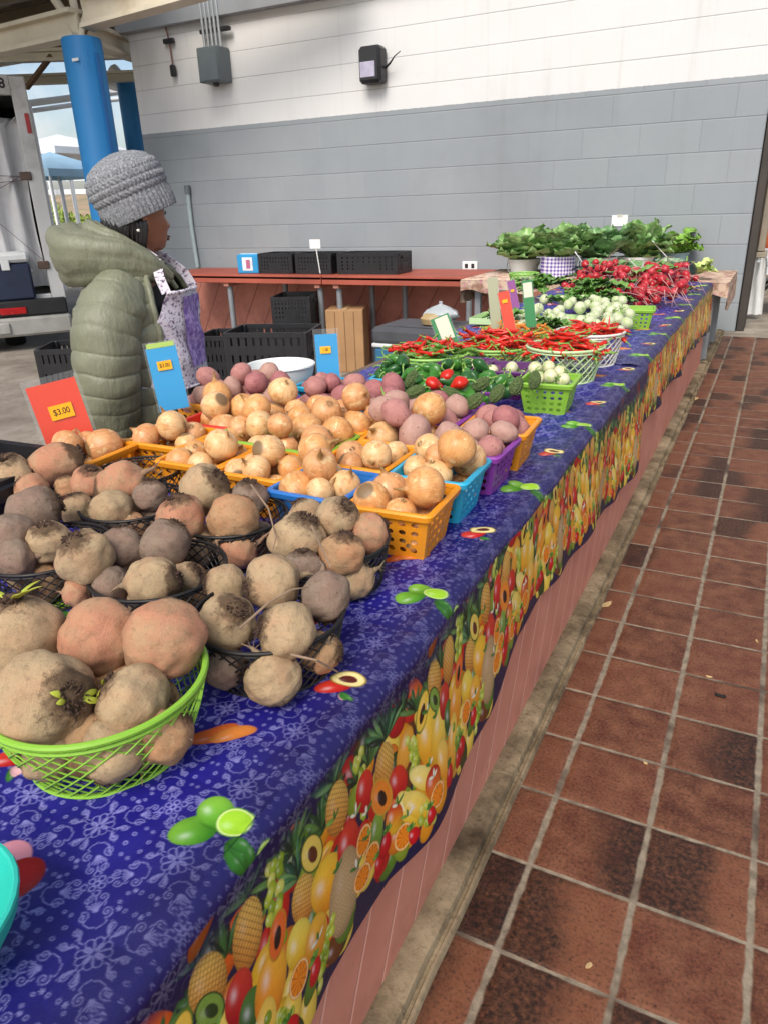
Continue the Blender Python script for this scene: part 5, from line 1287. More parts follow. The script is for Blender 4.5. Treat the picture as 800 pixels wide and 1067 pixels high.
# ------------------------------------------------------------------ price signs
ACR = NT('clear_acrylic'); ACR.b.inputs['Alpha'].default_value = .03; ACR.out(S('#dfe6e6'), .12, spec=.6); ACRM = ACR.m
CARDM = {n: simple('card_'+n, h_, .45, .06, 4, .03) for n, h_ in dict(orange='#e03808', blue='#0095d0', green='#15803f', white='#d9d9c4', pale='#a8ab8a', purple='#8f3f8e', lime='#a9c95a', yellow='#f2b01c').items()}
YEL = CARDM['yellow']
def price_sign(base, w_, h_, lean, roll, rz, card, label, price=None, sticker=(0, .62), strip=None, paper=None, foot=True):
    r = thing('price_sign', label, 'price sign', base, 0)
    r.matrix_world = Matrix.Translation(base) @ Matrix.Rotation(rz, 4, 'Z') @ Matrix.Rotation(lean, 4, 'X') @ Matrix.Rotation(roll, 4, 'Y')
    mb = MB(); mb.box((0, -.0022, h_/2), (w_, .0012, h_)); mb.box((0, .0028, h_/2), (w_, .0012, h_)); mb.box((-w_/2+.0008, .0003, h_/2), (.0016, .0038, h_)); mb.box((w_/2-.0008, .0003, h_/2), (.0016, .0038, h_)); mb.obj('acrylic_sleeve', ACRM, r)
    mb = MB(); mb.box((0, .0006, h_*.47), (w_*.88, .0010, h_*.90)); cd = mb.obj('colour_card', CARDM[card], r)
    if strip: mb = MB(); mb.box((0, -.0004, h_*.945), (w_*.8, .0008, h_*.07)); mb.obj('header_strip', CARDM[strip], r)
    if paper: mb = MB(); mb.box((w_*paper[0], -.0006, h_*paper[1]), (w_*paper[2], .0008, h_*paper[3])); pp = mb.obj('paper_slip', CARDM['white'], r)
    if price is not None:
        sw, sh_ = w_*.42, w_*.27; mb = MB(); mb.box((w_*sticker[0], -.0034, h_*sticker[1]), (sw, .0008, sh_)); st = mb.obj('price_sticker', YEL, r)
        if price: text_mesh('price_text', price, sh_*.60, INK, st, Matrix.Translation((w_*sticker[0], -.0040, h_*sticker[1])) @ FRONT @ Matrix.Diagonal((.82, 1, 1, 1)), .0002, .00012)
    return r
def sign_px(bx, by, bz, tx, ty, w_px, lean, card, label, face=None, **kw):
    """base centre at a pixel and height; the top centre leans to another pixel"""
    p = at_z(bx, by, bz); view = Vector((p.x, p.y, 0)).normalized(); rz = math.atan2(-view.x, view.y)+(face or 0); d = (p-EYE).dot(C_FWD)
    pt = at_plane(tx, ty, p, Vector((view.x, view.y, 0))); rgt = Vector((view.y, -view.x, 0)); a = (pt-p).dot(rgt); b = pt.z-p.z
    return price_sign(p, w_px*d/F, math.hypot(a, b), lean, math.atan2(a, b), rz, card, label, **kw)
sign_px(80, 474, .655, 50, 393, 54, -.10, 'orange', 'orange price card in a clear sleeve reading $3.00, by the onions at the left', price='$3.00', sticker=(.02, .56))
sign_px(183, 428, .700, 166, 356, 34, -.08, 'blue', 'blue price card with a lime top edge in front of the woman', price='$3.00', sticker=(0, .66), strip='lime')
sign_px(344, 412, .680, 339, 343, 26, -.08, 'blue', 'blue price card standing between the potatoes and the peppers', price='1.00', sticker=(-.05, .69))
sign_px(470, 364, .700, 456, 327, 22, -.1, 'green', 'green edged card with a white slip, leaning over the chili basket', paper=(.05, .58, .62, .62))
sign_px(532, 349, .720, 523, 300, 13, -.05, 'orange', 'narrow orange price card in the middle of the chilies', price='', sticker=(0, .72))
sign_px(517, 345, .700, 512, 284, 12, -.05, 'pale', 'narrow faded pale card behind the orange one in the chilies', paper=None)
sign_px(537, 322, .720, 531, 290, 9, -.05, 'purple', 'narrow purple card between the pale and the green ones', price='', sticker=(0, .6))
sign_px(553, 342, .720, 548, 288, 12, -.05, 'green', 'narrow green card with a pale middle, right of the purple one', paper=(0, .74, .74, .28))
# ------------------------------------------------------------------ peppers, bitter melons, chilies, eggplants
def skin(name, a, b, rough=.22, hue2=None, sc=3):
    t = NT(name); Q = t.shift(t.coord()); c = t.mix(t.noise(Q, sc, 4), S(a), S(b))
    if hue2: c = t.mix(t.fac(t.noise(Q, sc*.5, 2), .5, .72), c, S(hue2))
    return t.out(c, rough, t.bump(t.noise(Q, 14, 3), .12, .004), .5)
GRN = skin('pepper_green', '#2a5e22', '#4d8a33', .2); DGRN = skin('pepper_dark', '#1c4222', '#35692c', .2); REDC = skin('chili_red', '#b3160f', '#cf3018', .25); GRNC = skin('chili_green', '#3f6a22', '#668c2f', .28); ORC = skin('chili_orange', '#d4641c', '#e0902c', .3)
STEM = skin('veg_stem', '#5f8a38', '#8fb050', .5)
def lobed(seed, L=1.7, lobes=3, seg=26):
    rings = []; off = Vector((seed*1.7, 0, 0))
    for i in range(16):
        t = i/15; z = L*(t-.5); r = (math.sin(PI*min(1, .03+t*.95))**.55)*lerp(.55, 1.0, smooth(0, .6, t))
        rings.append([(r*math.cos(a)*(1+.08*math.cos(lobes*a))+.10*math.sin(z*1.5+seed), r*math.sin(a)*(1+.08*math.cos(lobes*a)), z+.08*mnoise.noise(Vector((math.cos(a), math.sin(a), z))+off)) for a in [2*PI*k/seg for k in range(seg)]])
    return MB().rings(rings)
def stem_mb(z, seed, l=.6, r=.09):
    rg = random.Random(seed); a = rg.uniform(0, 6.28); return MB().tube([(0, 0, z-.08), (.04, 0, z+l*.4), (l*.4*math.cos(a), l*.4*math.sin(a), z+l*.85), (l*.8*math.cos(a), l*.8*math.sin(a), z+l)], [r*2, r, r*.9, r*1.1], 7)
PEPS = []
for s_ in range(3):
    for mt in (GRN, DGRN):
        o = lobed(s_, (3.0, 4.0, 3.4)[s_]).obj('green_pepper', mt, ang=180); stem_mb((1.5, 2.0, 1.7)[s_], s_, 1.1, .13).obj('stem', STEM, o); tag(o, 'green pepper', 'pepper'); PEPS.append(o); drop_proto(o)
REDP = []
for s_ in range(2):
    o = lobed(s_+5, 2.7).obj('red_pepper', REDC, ang=180); stem_mb(1.35, s_, .9, .12).obj('stem', STEM, o); tag(o, 'red pepper', 'pepper'); REDP.append(o); drop_proto(o)
BIT = NT('bitter_melon_skin'); Q = BIT.shift(BIT.coord()); bc = BIT.mix(BIT.noise(Q, 3, 4), S('#4d6a36'), S('#83975c')); BIT.out(BIT.mix(BIT.fac(BIT.voro(Q, 6), .1, .5), S('#98a878'), bc), .5, BIT.bump(BIT.voro(Q, 7), .8, .02), .3)
BMEL = []
for s_ in range(2):
    rings = []
    for i in range(34):
        t = i/33; z = 2.9*(t-.5); r = math.sin(PI*min(1, .02+t*.96))**.5
        rings.append([(r*math.cos(a)*(1+.13*math.cos(9*a)*(.6+.4*math.sin(z*17+a*3)))+.12*math.cos(z*1.2), r*math.sin(a)*(1+.13*math.cos(9*a)*(.6+.4*math.sin(z*17+a*3))), z) for a in [2*PI*k/54 for k in range(54)]])
    o = MB().rings(rings).obj('bitter_melon', BIT.m, ang=180); stem_mb(1.6, s_, .5, .07).obj('stem', STEM, o); tag(o, 'bitter melon', 'bitter melon'); BMEL.append(o); drop_proto(o)
EGG = skin('eggplant_cream', '#c9c598', '#d8d6b4', .28, '#a3b46a', 2.2); EGP = skin('eggplant_purple', '#5a2c50', '#7d5272', .25)
CAL = skin('calyx_green', '#55753a', '#7c9550', .6)
EGGS = []
for mt in (EGG, EGG, EGP):
    o = lump_mesh(len(EGGS)+9, (1, 1, .92), .04, 24, 16).obj('round_eggplant', mt, ang=180)
    mb = MB(); mb.rings([[(r*math.cos(a)*(1+.35*math.cos(5*a)*(r > .3)), r*math.sin(a)*(1+.35*math.cos(5*a)*(r > .3)), z) for a in [2*PI*k/20 for k in range(20)]] for r, z in ((.5, .84), (.3, .94), (.14, .97), (.10, 1.25), (.09, 1.4))], cap0=False); mb.obj('calyx', CAL, o); tag(o, 'round eggplant', 'eggplant'); EGGS.append(o); drop_proto(o)
CHS = []
for s_ in range(5):
    for mt in (REDC, GRNC, ORC):
        mb = MB(); c_ = (.5, .9, -.6, .3, 1.2)[s_]; n = 12
        P_ = [Vector((c_*.35*(u-.5)**2*2+.06*math.sin(u*8+s_), .05*math.sin(u*11+s_*2), 2.0*(u-.5))) for u in [i/n for i in range(n+1)]]
        mb.tube(P_, [.145*(1-(i/n))**.6*(.85+.15*math.sin(i+s_))+.012 for i in range(n+1)], 9); o = mb.obj('chili_pepper', mt, ang=180)
        mb = MB(); d = (P_[0]-P_[1]).normalized(); mb.tube([P_[0]-d*.03, P_[0]+d*.08, P_[0]+d*.3, P_[0]+d*.55+Vector((.06, .05, 0))], [.13, .05, .035, .04], 6); mb.obj('stem', STEM, o); tag(o, 'chili', 'chili'); CHS.append((o, mt)); drop_proto(o)
bpy.context.view_layer.update()
chR, chG, chO = ([o for o, m_ in CHS if m_ == k] for k in (REDC, GRNC, ORC))
def heap(cx, cy, rx, ry, z0, zt, n, protos, size, what, group, seed, flat=.35, axis_jit=None, dome=.6, zfun=None):
    """things lying on a low mound; all of one heap look alike and share a label"""
    rg = random.Random(seed); res = []
    for i in range(n):
        q = math.sqrt(rg.random()); a = rg.uniform(0, 2*PI); u, v = q*math.cos(a), q*math.sin(a)
        z = lerp(z0, z0+(zt-z0)*(1-dome*q*q), rg.uniform(.55, 1.0)); p = Vector((cx+u*rx, cy+v*ry, z))
        s_ = rg.uniform(*size); o = dup(rg.choice(protos), TRS(p, rdir(rg, flat), rg.uniform(0, 6), s_), what, group); res.append((o, p))
    return res
# square baskets of peppers
GPE = 'green peppers in the square baskets'
square_basket(-.735, 1.885, 'purple', 'purple basket of green peppers next to the orange potato basket')
square_basket(-.905, 1.925, 'purple', 'purple basket of green peppers behind the sky blue potato basket')
square_basket(-.565, 2.20, 'lime', 'lime green square basket at the table edge by the green peppers', .06)
square_basket(-1.02, 2.11, 'sky', 'sky blue basket of peppers by the second blue price sign', .1)
heap(-.735, 1.885, .075, .072, TT+.06, TT+.155, 24, PEPS, (.015, .021), 'green pepper in the purple basket beside the orange potato basket', GPE, 1, .5)
heap(-.905, 1.93, .078, .072, TT+.06, TT+.155, 24, PEPS, (.015, .021), 'green pepper in the purple basket behind the sky blue potato basket', GPE, 2, .5)
heap(-1.02, 2.11, .08, .08, TT+.06, TT+.15, 24, PEPS, (.015, .021), 'green pepper in the sky blue basket by the second blue sign', GPE, 3, .5)
heap(-.80, 2.10, .17, .11, TT+.04, TT+.155, 46, PEPS, (.015, .021), 'green pepper in the loose heap behind the purple baskets', 'loose green peppers', 4, .5)
for (px, py, z, an, lab) in ((405, 420, .73, 120, 'red pepper among the green ones, front left'), (478, 400, .75, 20, 'red pepper lying on the green peppers, right of the middle'), (452, 400, .75, 160, 'red pepper lying on the green peppers, middle'), (465, 393, .755, 60, 'red pepper behind two others on the green peppers')):
    dup(REDP[px % 2], TRS(at_z(px, py, z), img_axis(an, .2), 1, .019), lab, 'red peppers among the green')
for (px, py, z, an, lab) in ((517, 410, .74, 55, 'bitter melon standing upright by the lime square basket'), (537, 402, .73, 65, 'bitter melon in the left side of the lime square basket'), (432, 408, .745, 20, 'warty bitter melon lying on the green peppers'), (428, 395, .735, 60, 'small bitter melon behind the peppers at the left'), (556, 396, .72, 80, 'bitter melon upright in the lime square basket'), (500, 400, .745, 30, 'bitter melon lying on the peppers, right of the red ones'), (470, 412, .74, 150, 'bitter melon lying across the front of the peppers'), (412, 402, .74, 110, 'bitter melon at the left end of the peppers'), (493, 418, .735, 40, 'bitter melon at the right front of the peppers')):
    dup(BMEL[px % 2], TRS(at_z(px, py, z), img_axis(an, .2), 1, (.017, .017, .019)), lab, 'bitter melons among the peppers')
rank_labels([(dup(EGGS[i % 2], TRS(at_z(px, py, z), rdir(random.Random(i)), i, .022), None, 'pale round eggplants in the lime basket'), at_z(px, py, z)) for i, (px, py, z) in enumerate(((557, 384, .725), (571, 383, .72), (583, 388, .715), (573, 392, .71), (560, 394, .70), (586, 396, .70)))], 'pale round eggplant', 'in the lime basket at the table edge')
square_basket(-.745, 2.33, 'plum', 'dark purple basket of round eggplants in the middle of the peppers', .1)
rg = random.Random(3); ps = settle(19, [.022]*19, sqR, SQ_H, rg)
rank_labels([(dup(EGGS[i % 3], TRS((-.745+q[0], 2.33+q[1], TT+q[2]), rdir(rg), i, .022), None, 'round eggplants in the dark purple basket'), Vector((-.745+q[0], 2.33+q[1], TT+q[2]))) for i, q in enumerate(ps)], 'round green white eggplant', 'in the dark purple basket', 7)
square_basket(-.90, 2.36, 'plum', 'dark purple basket of eggplants left of the other dark purple one', -.1)
ps = settle(17, [.022]*17, sqR, SQ_H, rg)
rank_labels([(dup(EGGS[i % 3], TRS((-.90+q[0], 2.36+q[1], TT+q[2]), rdir(rg), i, .022), None, 'round eggplants in the left dark purple basket'), Vector((-.90+q[0], 2.36+q[1], TT+q[2]))) for i, q in enumerate(ps)], 'round eggplant', 'in the left dark purple basket', 6)
# net baskets of chilies
net_basket(-1.075, 2.46, .105, .135, .098, 'green', 'pale green net basket of red and green chilies, by the blue cooler', n=26, rs=.0022, rrim=.005)
net_basket(-.625, 2.63, .105, .135, .12, 'pale', 'pale green net basket of red chilies at the table edge', n=24, rs=.0022, rrim=.005)
net_basket(-.605, 2.935, .10, .13, .125, 'white', 'white net basket of red chilies at the table edge', n=24, rs=.0022, rrim=.005)
net_basket(-.90, 2.68, .11, .14, .10, 'green', 'green net basket of red chilies in the middle of the table', n=24, rs=.0022, rrim=.005)
net_basket(-.93, 3.02, .11, .14, .105, 'orange', 'orange net basket of small orange peppers under the narrow signs', n=24, rs=.0022, rrim=.005)
GC = 'chilies heaped in the net baskets'
heap(-1.075, 2.46, .125, .125, TT+.06, TT+.135, 34, chG, (.05, .068), 'long green chili in the net basket by the blue cooler', GC+', green', 11, .12)
heap(-1.075, 2.48, .115, .115, TT+.09, TT+.15, 34, chR, (.046, .064), 'long red chili in the net basket by the blue cooler', GC+', by the cooler', 12, .12)
heap(-.625, 2.63, .125, .125, TT+.07, TT+.165, 60, chR, (.046, .066), 'red chili in the pale green net basket at the table edge', GC+', pale green basket', 13, .15)
heap(-.625, 2.63, .12, .12, TT+.06, TT+.14, 16, chG, (.046, .06), 'green chili in the pale green net basket at the table edge', GC+', pale green basket, green ones', 23, .15)
heap(-.605, 2.935, .12, .12, TT+.08, TT+.17, 52, chR, (.046, .066), 'red chili in the white net basket at the table edge', GC+', white basket', 14, .15)
heap(-.90, 2.68, .14, .13, TT+.07, TT+.155, 64, chR, (.046, .066), 'red chili in the green net basket in mid table', GC+', mid table', 15, .15)
heap(-.93, 3.02, .14, .13, TT+.06, TT+.15, 46, chO, (.03, .042), 'small orange pepper under the narrow signs', 'small orange peppers', 16, .2)
heap(-.65, 3.2, .10, .08, TT+.03, TT+.12, 24, chO, (.03, .042), 'small orange pepper behind the white net basket', 'small orange peppers behind the white basket', 17, .2)
# ------------------------------------------------------------------ leaves, turnips, radishes
def leaf_mat(name, a, b, vein):
    t = NT(name); Q = t.shift(t.coord()); c = t.mix(t.fac(t.noise(Q, 9, 4), .3, .7), S(a), S(b)); v = t.attr('vein')
    c = t.mix(t.math('MULTIPLY', t.sep(v)[0], .7), c, S(vein)); t.out(c, .45, t.bump(t.math('ADD', t.noise(Q, 45, 3), t.math('MULTIPLY', t.sep(v)[0], 2)), .35, .006), .35)
    t.b.inputs['Transmission Weight'].default_value = 0; return t.m
COLL = leaf_mat('collard_leaf', '#588648', '#8cb066', '#c4d6a6'); KALE = leaf_mat('kale_leaf', '#4d7c26', '#7fae3e', '#b9cf80'); RADL = leaf_mat('radish_leaf', '#3d6a2a', '#6d9a42', '#9fbf78'); COLL2 = leaf_mat('chard_leaf', '#4f7c4c', '#7da468', '#bad2a4')
def add_leaf(mb, base, d, up, L, W, curl, rg, wav=.12, cols=9, rows=12, veins=None):
    """a broad wavy leaf on a stalk"""
    d = d.normalized(); sd = d.cross(up).normalized(); nn = sd.cross(d).normalized(); ph = rg.uniform(0, 6); vs = []
    for i in range(rows):
        t = i/(rows-1); w_ = W*(math.sin(PI*min(.985, .06+t*.94))**.65)*(.75+.45*smooth(0, .5, t)); c_ = base+d*(L*t)-nn*(curl*L*t*t)+nn*.02*math.sin(t*5+ph)*L
        for k in range(cols):
            u = 2*k/(cols-1)-1; e = abs(u)
            off = nn*(W*(.28*e*e+wav*e*math.sin(t*17+ph+u*2)+.05*math.sin(t*24+e*9)))
            vs.append(c_+sd*(u*w_*(1+.10*math.sin(t*15+ph+u)))+off)
            if veins is not None: veins.append(1.0 if abs(u) < .12 else (.55 if abs(math.sin((t*6+e*1.4)*PI)) < .2 else 0.0))
    fs = [(i*cols+k, i*cols+k+1, (i+1)*cols+k+1, (i+1)*cols+k) for i in range(rows-1) for k in range(cols-1)]
    mb.add(vs, fs)
def leaves_obj(mb, veins, name, mat, parent):
    o = mb.obj(name, mat, parent, ang=180); at = o.data.attributes.new('vein', 'FLOAT_COLOR', 'POINT')
    veins += [0.0]*(len(mb.v)-len(veins)); at.data.foreach_set('color', np.repeat(np.array(veins, np.float32), 4)); return o
# turnips: pale bulbs, each loose, with green tops tied at the back
TUR = skin('turnip_white', '#b3b98e', '#ced2b6', .35, '#a7bd78', 2.0); TURS = []
for s_ in range(3):
    o = lump_mesh(20+s_, (1, 1, .9), .06, 22, 14).obj('turnip', TUR, ang=180); mb = MB(); rg = random.Random(s_)
    for i in range(5):
        a = i*1.3; mb.tube([(.12*math.cos(a), .12*math.sin(a), .8), (.2*math.cos(a), .2*math.sin(a), 1.25), (.5*math.cos(a), .5*math.sin(a), 1.7)], [.09, .07, .05], 6)
    mb.obj('stalks', STEM, o); mb = MB(); mb.tube([(0, 0, -.85), (.05, 0, -1.2), (.15, .05, -1.7)], [.12, .05, .01], 6); mb.obj('root_tail', TUR, o); tag(o, 'turnip', 'turnip'); TURS.append(o); drop_proto(o)
bpy.context.view_layer.update()
rg = random.Random(77)
trow = []
for i in range(110):
    px = rg.uniform(512, 655); py = rg.uniform(312, 346) if px > 560 else rg.uniform(322, 344)
    z = TT+.045+.055*(1-(py-312)/36)*1.2; p = at_z(px, py, z); s_ = rg.uniform(.023, .033)
    if all((p-q).length > .036 for q in trow): trow.append(p); dup(rg.choice(TURS), TRS(p, rdir(rg, .5), rg.uniform(0, 6), s_), 'pale green white turnip in the row between the chilies and the radishes', 'turnips heaped in a row')
r = thing('turnip_tray', 'low green trays under the row of turnips', 'tray', (-.98, 3.76, TT+.003))
mb = MB()
for x0 in (-.24, .10):
    mb.box((x0, 0, .02), (.30, .24, .006))
    for sy in (-1, 1): mb.box((x0, sy*.12, .035), (.30, .005, .03))
    for sx in (-1, 1): mb.box((x0+sx*.15, 0, .035), (.005, .235, .03))
mb.obj('tray', PL['pale'], r)
square_basket(-.575, 3.86, 'lime', 'lime green empty basket at the table edge after the turnips', .12)
def greens(name, label, cat, p, n, L, W, mat, seed, spread=.9, lift=.55, group=None, wav=.12, aim=None, stalk=None):
    rg = random.Random(seed); r = thing(name, label, cat, p, 0, group); mb = MB(); ve = []; ms = MB()
    for i in range(n):
        a = rg.uniform(0, 2*PI) if aim is None else aim+rg.gauss(0, .6); el = rg.uniform(lift*.5, lift*1.35); d = Vector((math.cos(a)*math.cos(el), math.sin(a)*math.cos(el), math.sin(el)))
        b = Vector((rg.gauss(0, .1), rg.gauss(0, .1), rg.uniform(0, .3)))*L*spread; l = L*rg.uniform(.7, 1.1); st = l*.25
        ms.tube([b, b+d*st*1.3], [.006, .004], 5); add_leaf(mb, b+d*st, d, Vector((-d.x*d.z, -d.y*d.z, 1.001-d.z*d.z)), l*.8, W*rg.uniform(.75, 1.15), rg.uniform(.05, .45), rg, wav, veins=ve)
    leaves_obj(mb, ve, 'leaves', mat, r); ms.obj('stalks', stalk or STEM, r); return r
RADR = skin('radish_red', '#9c1620', '#b8262f', .32, '#c24654', 3); RTAIL = skin('radish_tail', '#c58c8c', '#d9bcae', .5)
def radish_bunch(px, py, z, seed, label, n=11, aim=2.2, leafn=7):
    rg = random.Random(seed); p = at_z(px, py, z); r = thing('radish_bunch', label, 'radish bunch', p, 0, 'radish bunches heaped on the far cloth')
    for i in range(n):
        c_ = Vector((rg.uniform(-.12, .12), rg.uniform(-.11, .11), rg.uniform(-.02, .06))); s_ = rg.uniform(.020, .028)
        d = Vector((rg.gauss(.5, .5), rg.gauss(-.7, .5), rg.gauss(.0, .5))).normalized()
        mb = MB(); M = TRS(c_, -d, rg.uniform(0, 6), s_); mb.rings([[(rr2*math.cos(a), rr2*math.sin(a), zz2) for a in [2*PI*k/14 for k in range(14)]] for rr2, zz2 in ((.12, 1.15), (.5, .88), (.86, .48), (1, 0), (.9, -.42), (.6, -.78), (.25, -1.02), (.12, -1.2))], M=M); o = mb.obj('radish', RADR, r, ang=180)
        mb = MB(); a0 = c_+d*s_*1.1; b0 = d*.03+Vector((rg.uniform(-.015, .015), rg.uniform(-.02, .0), rg.uniform(-.02, .02))); mb.tube([a0, a0+b0, a0+b0*2.2+Vector((0, -.004, -.01)), a0+b0*3.1+Vector((.008, -.01, -.022))], [.0028, .0017, .0010, .0006], 5); mb.obj('root_tail', RTAIL, o)
    mb = MB(); ve = []
    for i in range(leafn):
        a = aim+rg.gauss(0, .6); el = rg.uniform(.0, .5); d = Vector((math.cos(a)*math.cos(el), math.sin(a)*math.cos(el), math.sin(el))); b = Vector((rg.uniform(-.05, .05), rg.uniform(-.05, .05), .01)); add_leaf(mb, b+d*.05, d, Vector((0, 0, 1)), rg.uniform(.10, .16), rg.uniform(.02, .032), rg.uniform(.1, .5), rg, .2, 5, 8, ve)
    leaves_obj(mb, ve, 'leaves', RADL, r)
for k, (px, py, z, lab) in enumerate(((640, 306, .70, 'left front bunch'), (668, 300, .70, 'front bunch in the middle'), (690, 306, .67, 'bunch nearest the table edge'), (655, 290, .75, 'bunch on top of the heap, left'), (680, 288, .73, 'bunch on top of the heap, right'), (704, 296, .66, 'rightmost bunch'), (606, 297, .71, 'bunch left of the loose greens'), (612, 308, .68, 'small bunch left front of the loose greens'), (625, 284, .76, 'back bunch under the collards'), (700, 284, .68, 'back bunch by the dark melon'), (650, 312, .66, 'low bunch behind the turnips'), (672, 313, .65, 'low bunch behind the lime basket'))):
    radish_bunch(px, py, z, 60+k, 'red radishes with pale root tails, '+lab, n=19)
for k, (px, py, z, lab, am) in enumerate(((565, 302, .68, 'bunch of leafy greens left of the radishes', 3.6), (580, 296, .70, 'bunch of leafy greens behind the turnips at the left', 4.2), (628, 300, .73, 'light green radish tops lying in the middle of the radish heap', 4.4), (622, 312, .69, 'light green leaves in front of the radish heap', 4.6))):
    greens('greens_bunch', lab, 'greens', at_z(px, py, z), 26, .17, .034, RADL, 80+k, .5, .3, 'loose bunches of greens', .2, am)
# far table with buckets of collards
FLOW = NT('flower_print'); P = FLOW.coord(); c = FLOW.mix(FLOW.fac(FLOW.noise(P, 16, 5, .6), .45, .6), S('#c4ab95'), S('#8d6a58')); c = FLOW.mix(FLOW.fac(FLOW.voro(P, 15), .28, .14), c, S('#b8808a')); FLOW.out(c, .75)
r = thing('trestle_table', 'table across the far end of the stall under a pinkish flower print cloth', 'table', (-1.33, 6.62, 0))
mb = MB(); mb.box((0, 0, .575), (2.0, .96, .03), bev=.004); mb.obj('tabletop', WOODP, r)
mb = MB(); mb.box((0, 0, .596), (2.10, 1.04, .008), bev=.003); W_ = 1.05
for sgn in (-1, 1):
    mb.rings([[(-W_+2*W_*i/60, sgn*(.522+.012*math.sin(i*1.3)*(1-z/.6)*2), z+(.015*math.sin(i*.7) if z < .55 else 0)) for i in range(61)] for z in (.592, .55, .505)], closed=False, cap0=False, cap1=False)
    mb.rings([[(sgn*(W_+.002+.02*math.sin(i*1.7)*(1-z/.6)*2), -.52+1.04*i/30, z) for i in range(31)] for z in (.592, .53, .46, .40)], closed=False, cap0=False, cap1=False)
mb.obj('cloth', FLOW.m, r, ang=180)
for sx in (-.93, .93):
    for sy in (-.4, .4):
        if sx < 0: mb = MB(); mb.box((sx, sy, (GZ+.56)/2), (.05, .05, .56-GZ)); mb.obj('leg', LEGG, r)
        else: mb = MB(); mb.box((sx, sy, .28), (.05, .05, .56)); mb.obj('leg', LEGG, r)
BUCK = simple('bucket_white', '#cfd4d2', .4, .06, 4, .03); BUCKB = simple('bucket_pale_blue', '#a9c8cf', .4, .1, 4, .03)
GING = NT('gingham'); P = GING.coord(); x, y, z = GING.sep(P)
def _st(q): return GING.math('GREATER_THAN', GING.math('FRACT', GING.math('ADD', GING.math('MULTIPLY', q, 34), 50)), .5)
ga = GING.math('MULTIPLY', GING.math('ADD', _st(GING.math('ADD', x, GING.math('MULTIPLY', y, .6))), _st(z)), .5); GING.out(GING.mix(ga, S('#dcdae4'), S('#5b3f96')), .75)
def bucket(px, py, R, H, label, mat, y=6.45, cloth_=False):
    p = at_z(px, py, .602); r = thing('bucket', label, 'bucket', (p.x, p.y, .602), 0, 'buckets on the far table')
    mb = MB(); mb.lathe([(R*.82, 0), (R, H), (R*1.05, H), (R*1.05, H-.02), (R*1.01, H-.022), (R*.82, .002)], 32, cap0=True, cap1=False); mb.lathe([(R*.97, H-.01), (R*.8, .01)], 32, cap0=False); mb.obj('pail', mat, r)
    if cloth_:
        mb = MB(); mb.rings([[((R*1.07+.004*math.sin(k*2.3+z*20))*math.cos(-2.6+2.2*k/24), (R*1.07+.004*math.sin(k*2.3+z*20))*math.sin(-2.6+2.2*k/24), H+.01-z-(.035*abs(math.sin(k*.4)) if z > .1 else 0)) for k in range(25)] for z in (0, .05, .1, .16)], closed=False, cap0=False, cap1=False); mb.obj('gingham_cloth', GING.m, r, ang=180)
    else: mb = MB(); mb.tube([(R*1.06*math.cos(a), R*1.06*math.sin(a)-.004, H-.03-.10*math.sin(a*-1)) for a in [PI+PI*k/14 for k in range(15)]], .004, 6); mb.obj('bail', STEEL, r)
    return p
for k, (px, py, R, H, lab, mt, cl, gl, gm, n_) in enumerate(((545, 284, .14, .12, 'white bucket at the left end of the collard row', BUCK, False, 'dark collard bunch in the leftmost bucket', COLL, 30), (582, 287, .15, .15, 'white bucket wrapped in purple gingham cloth', BUCK, True, 'broad collard bunch in the gingham wrapped bucket', COLL, 26),
        (622, 284, .15, .13, 'white bucket right of the gingham one', BUCK, False, 'tall dark collard bunch right of the gingham bucket', COLL2, 30), (660, 282, .15, .12, 'white bucket in the middle right of the collard row', BUCK, False, 'dark collard bunch with curled leaves, second from right', COLL, 30), (700, 277, .13, .12, 'pale blue bucket at the right end of the far table', BUCKB, False, 'bright green kale bunch in the pale blue bucket', KALE, 26))):
    p = bucket(px, py, R, H, lab, mt, cloth_=cl); greens('collard_bunch', gl, 'leafy greens', (p.x, p.y, .602+H-.06), n_+10, .34 if k < 4 else .27, .105 if k != 1 else .125, gm, 90+k, .42, .85, 'leaf bunches standing in buckets', .14 if k < 4 else .3)
p = at_z(640, 284, .62); greens('collard_bunch', 'dark collard leaves lying flat in front of the buckets', 'leafy greens', (p.x, p.y-.1, .66), 14, .26, .10, COLL2, 99, .4, .2, 'leaf bunches lying on the far table', .12, 4.5)
net_basket(at_z(541, 298, .61).x, at_z(541, 298, .61).y+.10, .09, .11, .09, 'green', 'small green net basket under the leftmost collards on the far table', n=18, rs=.004, rrim=.006, z=.602)
for k, (px, py, z, lab, am) in enumerate(((530, 336, .68, 'turnip greens at the left end of the turnip row', 2.5), (590, 318, .69, 'turnip greens behind the middle of the turnip row', 2.0), (640, 318, .68, 'turnip greens behind the right end of the turnip row', 1.6), (575, 340, .66, 'turnip greens at the front of the turnip row', 4.5))):
    greens('turnip_greens', lab, 'greens', at_z(px, py, z), 16, .13, .03, RADL, 140+k, .5, .3, 'turnip greens among the bulbs', .2, am)
for (b, t_, lab) in (((618, 290, .62), (599, 263), 'white stick leaning in front of the gingham bucket'), ((672, 288, .62), (655, 270), 'white stick leaning in the middle of the collards'), ((707, 282, .62), (680, 252), 'long white stick leaning by the kale bucket')):
    p = at_z(*b); q = at_y(t_[0], t_[1], p.y-.03); r = thing('marker_stick', lab, 'stick', p); mb = MB(); mb.bar((0, 0, 0), q-p, .022, .006, bev=.002); mb.obj('stick', STICK, r)
    mb = MB(); mb.bar((q-p)*.93, (q-p)*1.03, .028, .009, bev=.002); mb.obj('tip', PAPER, r)
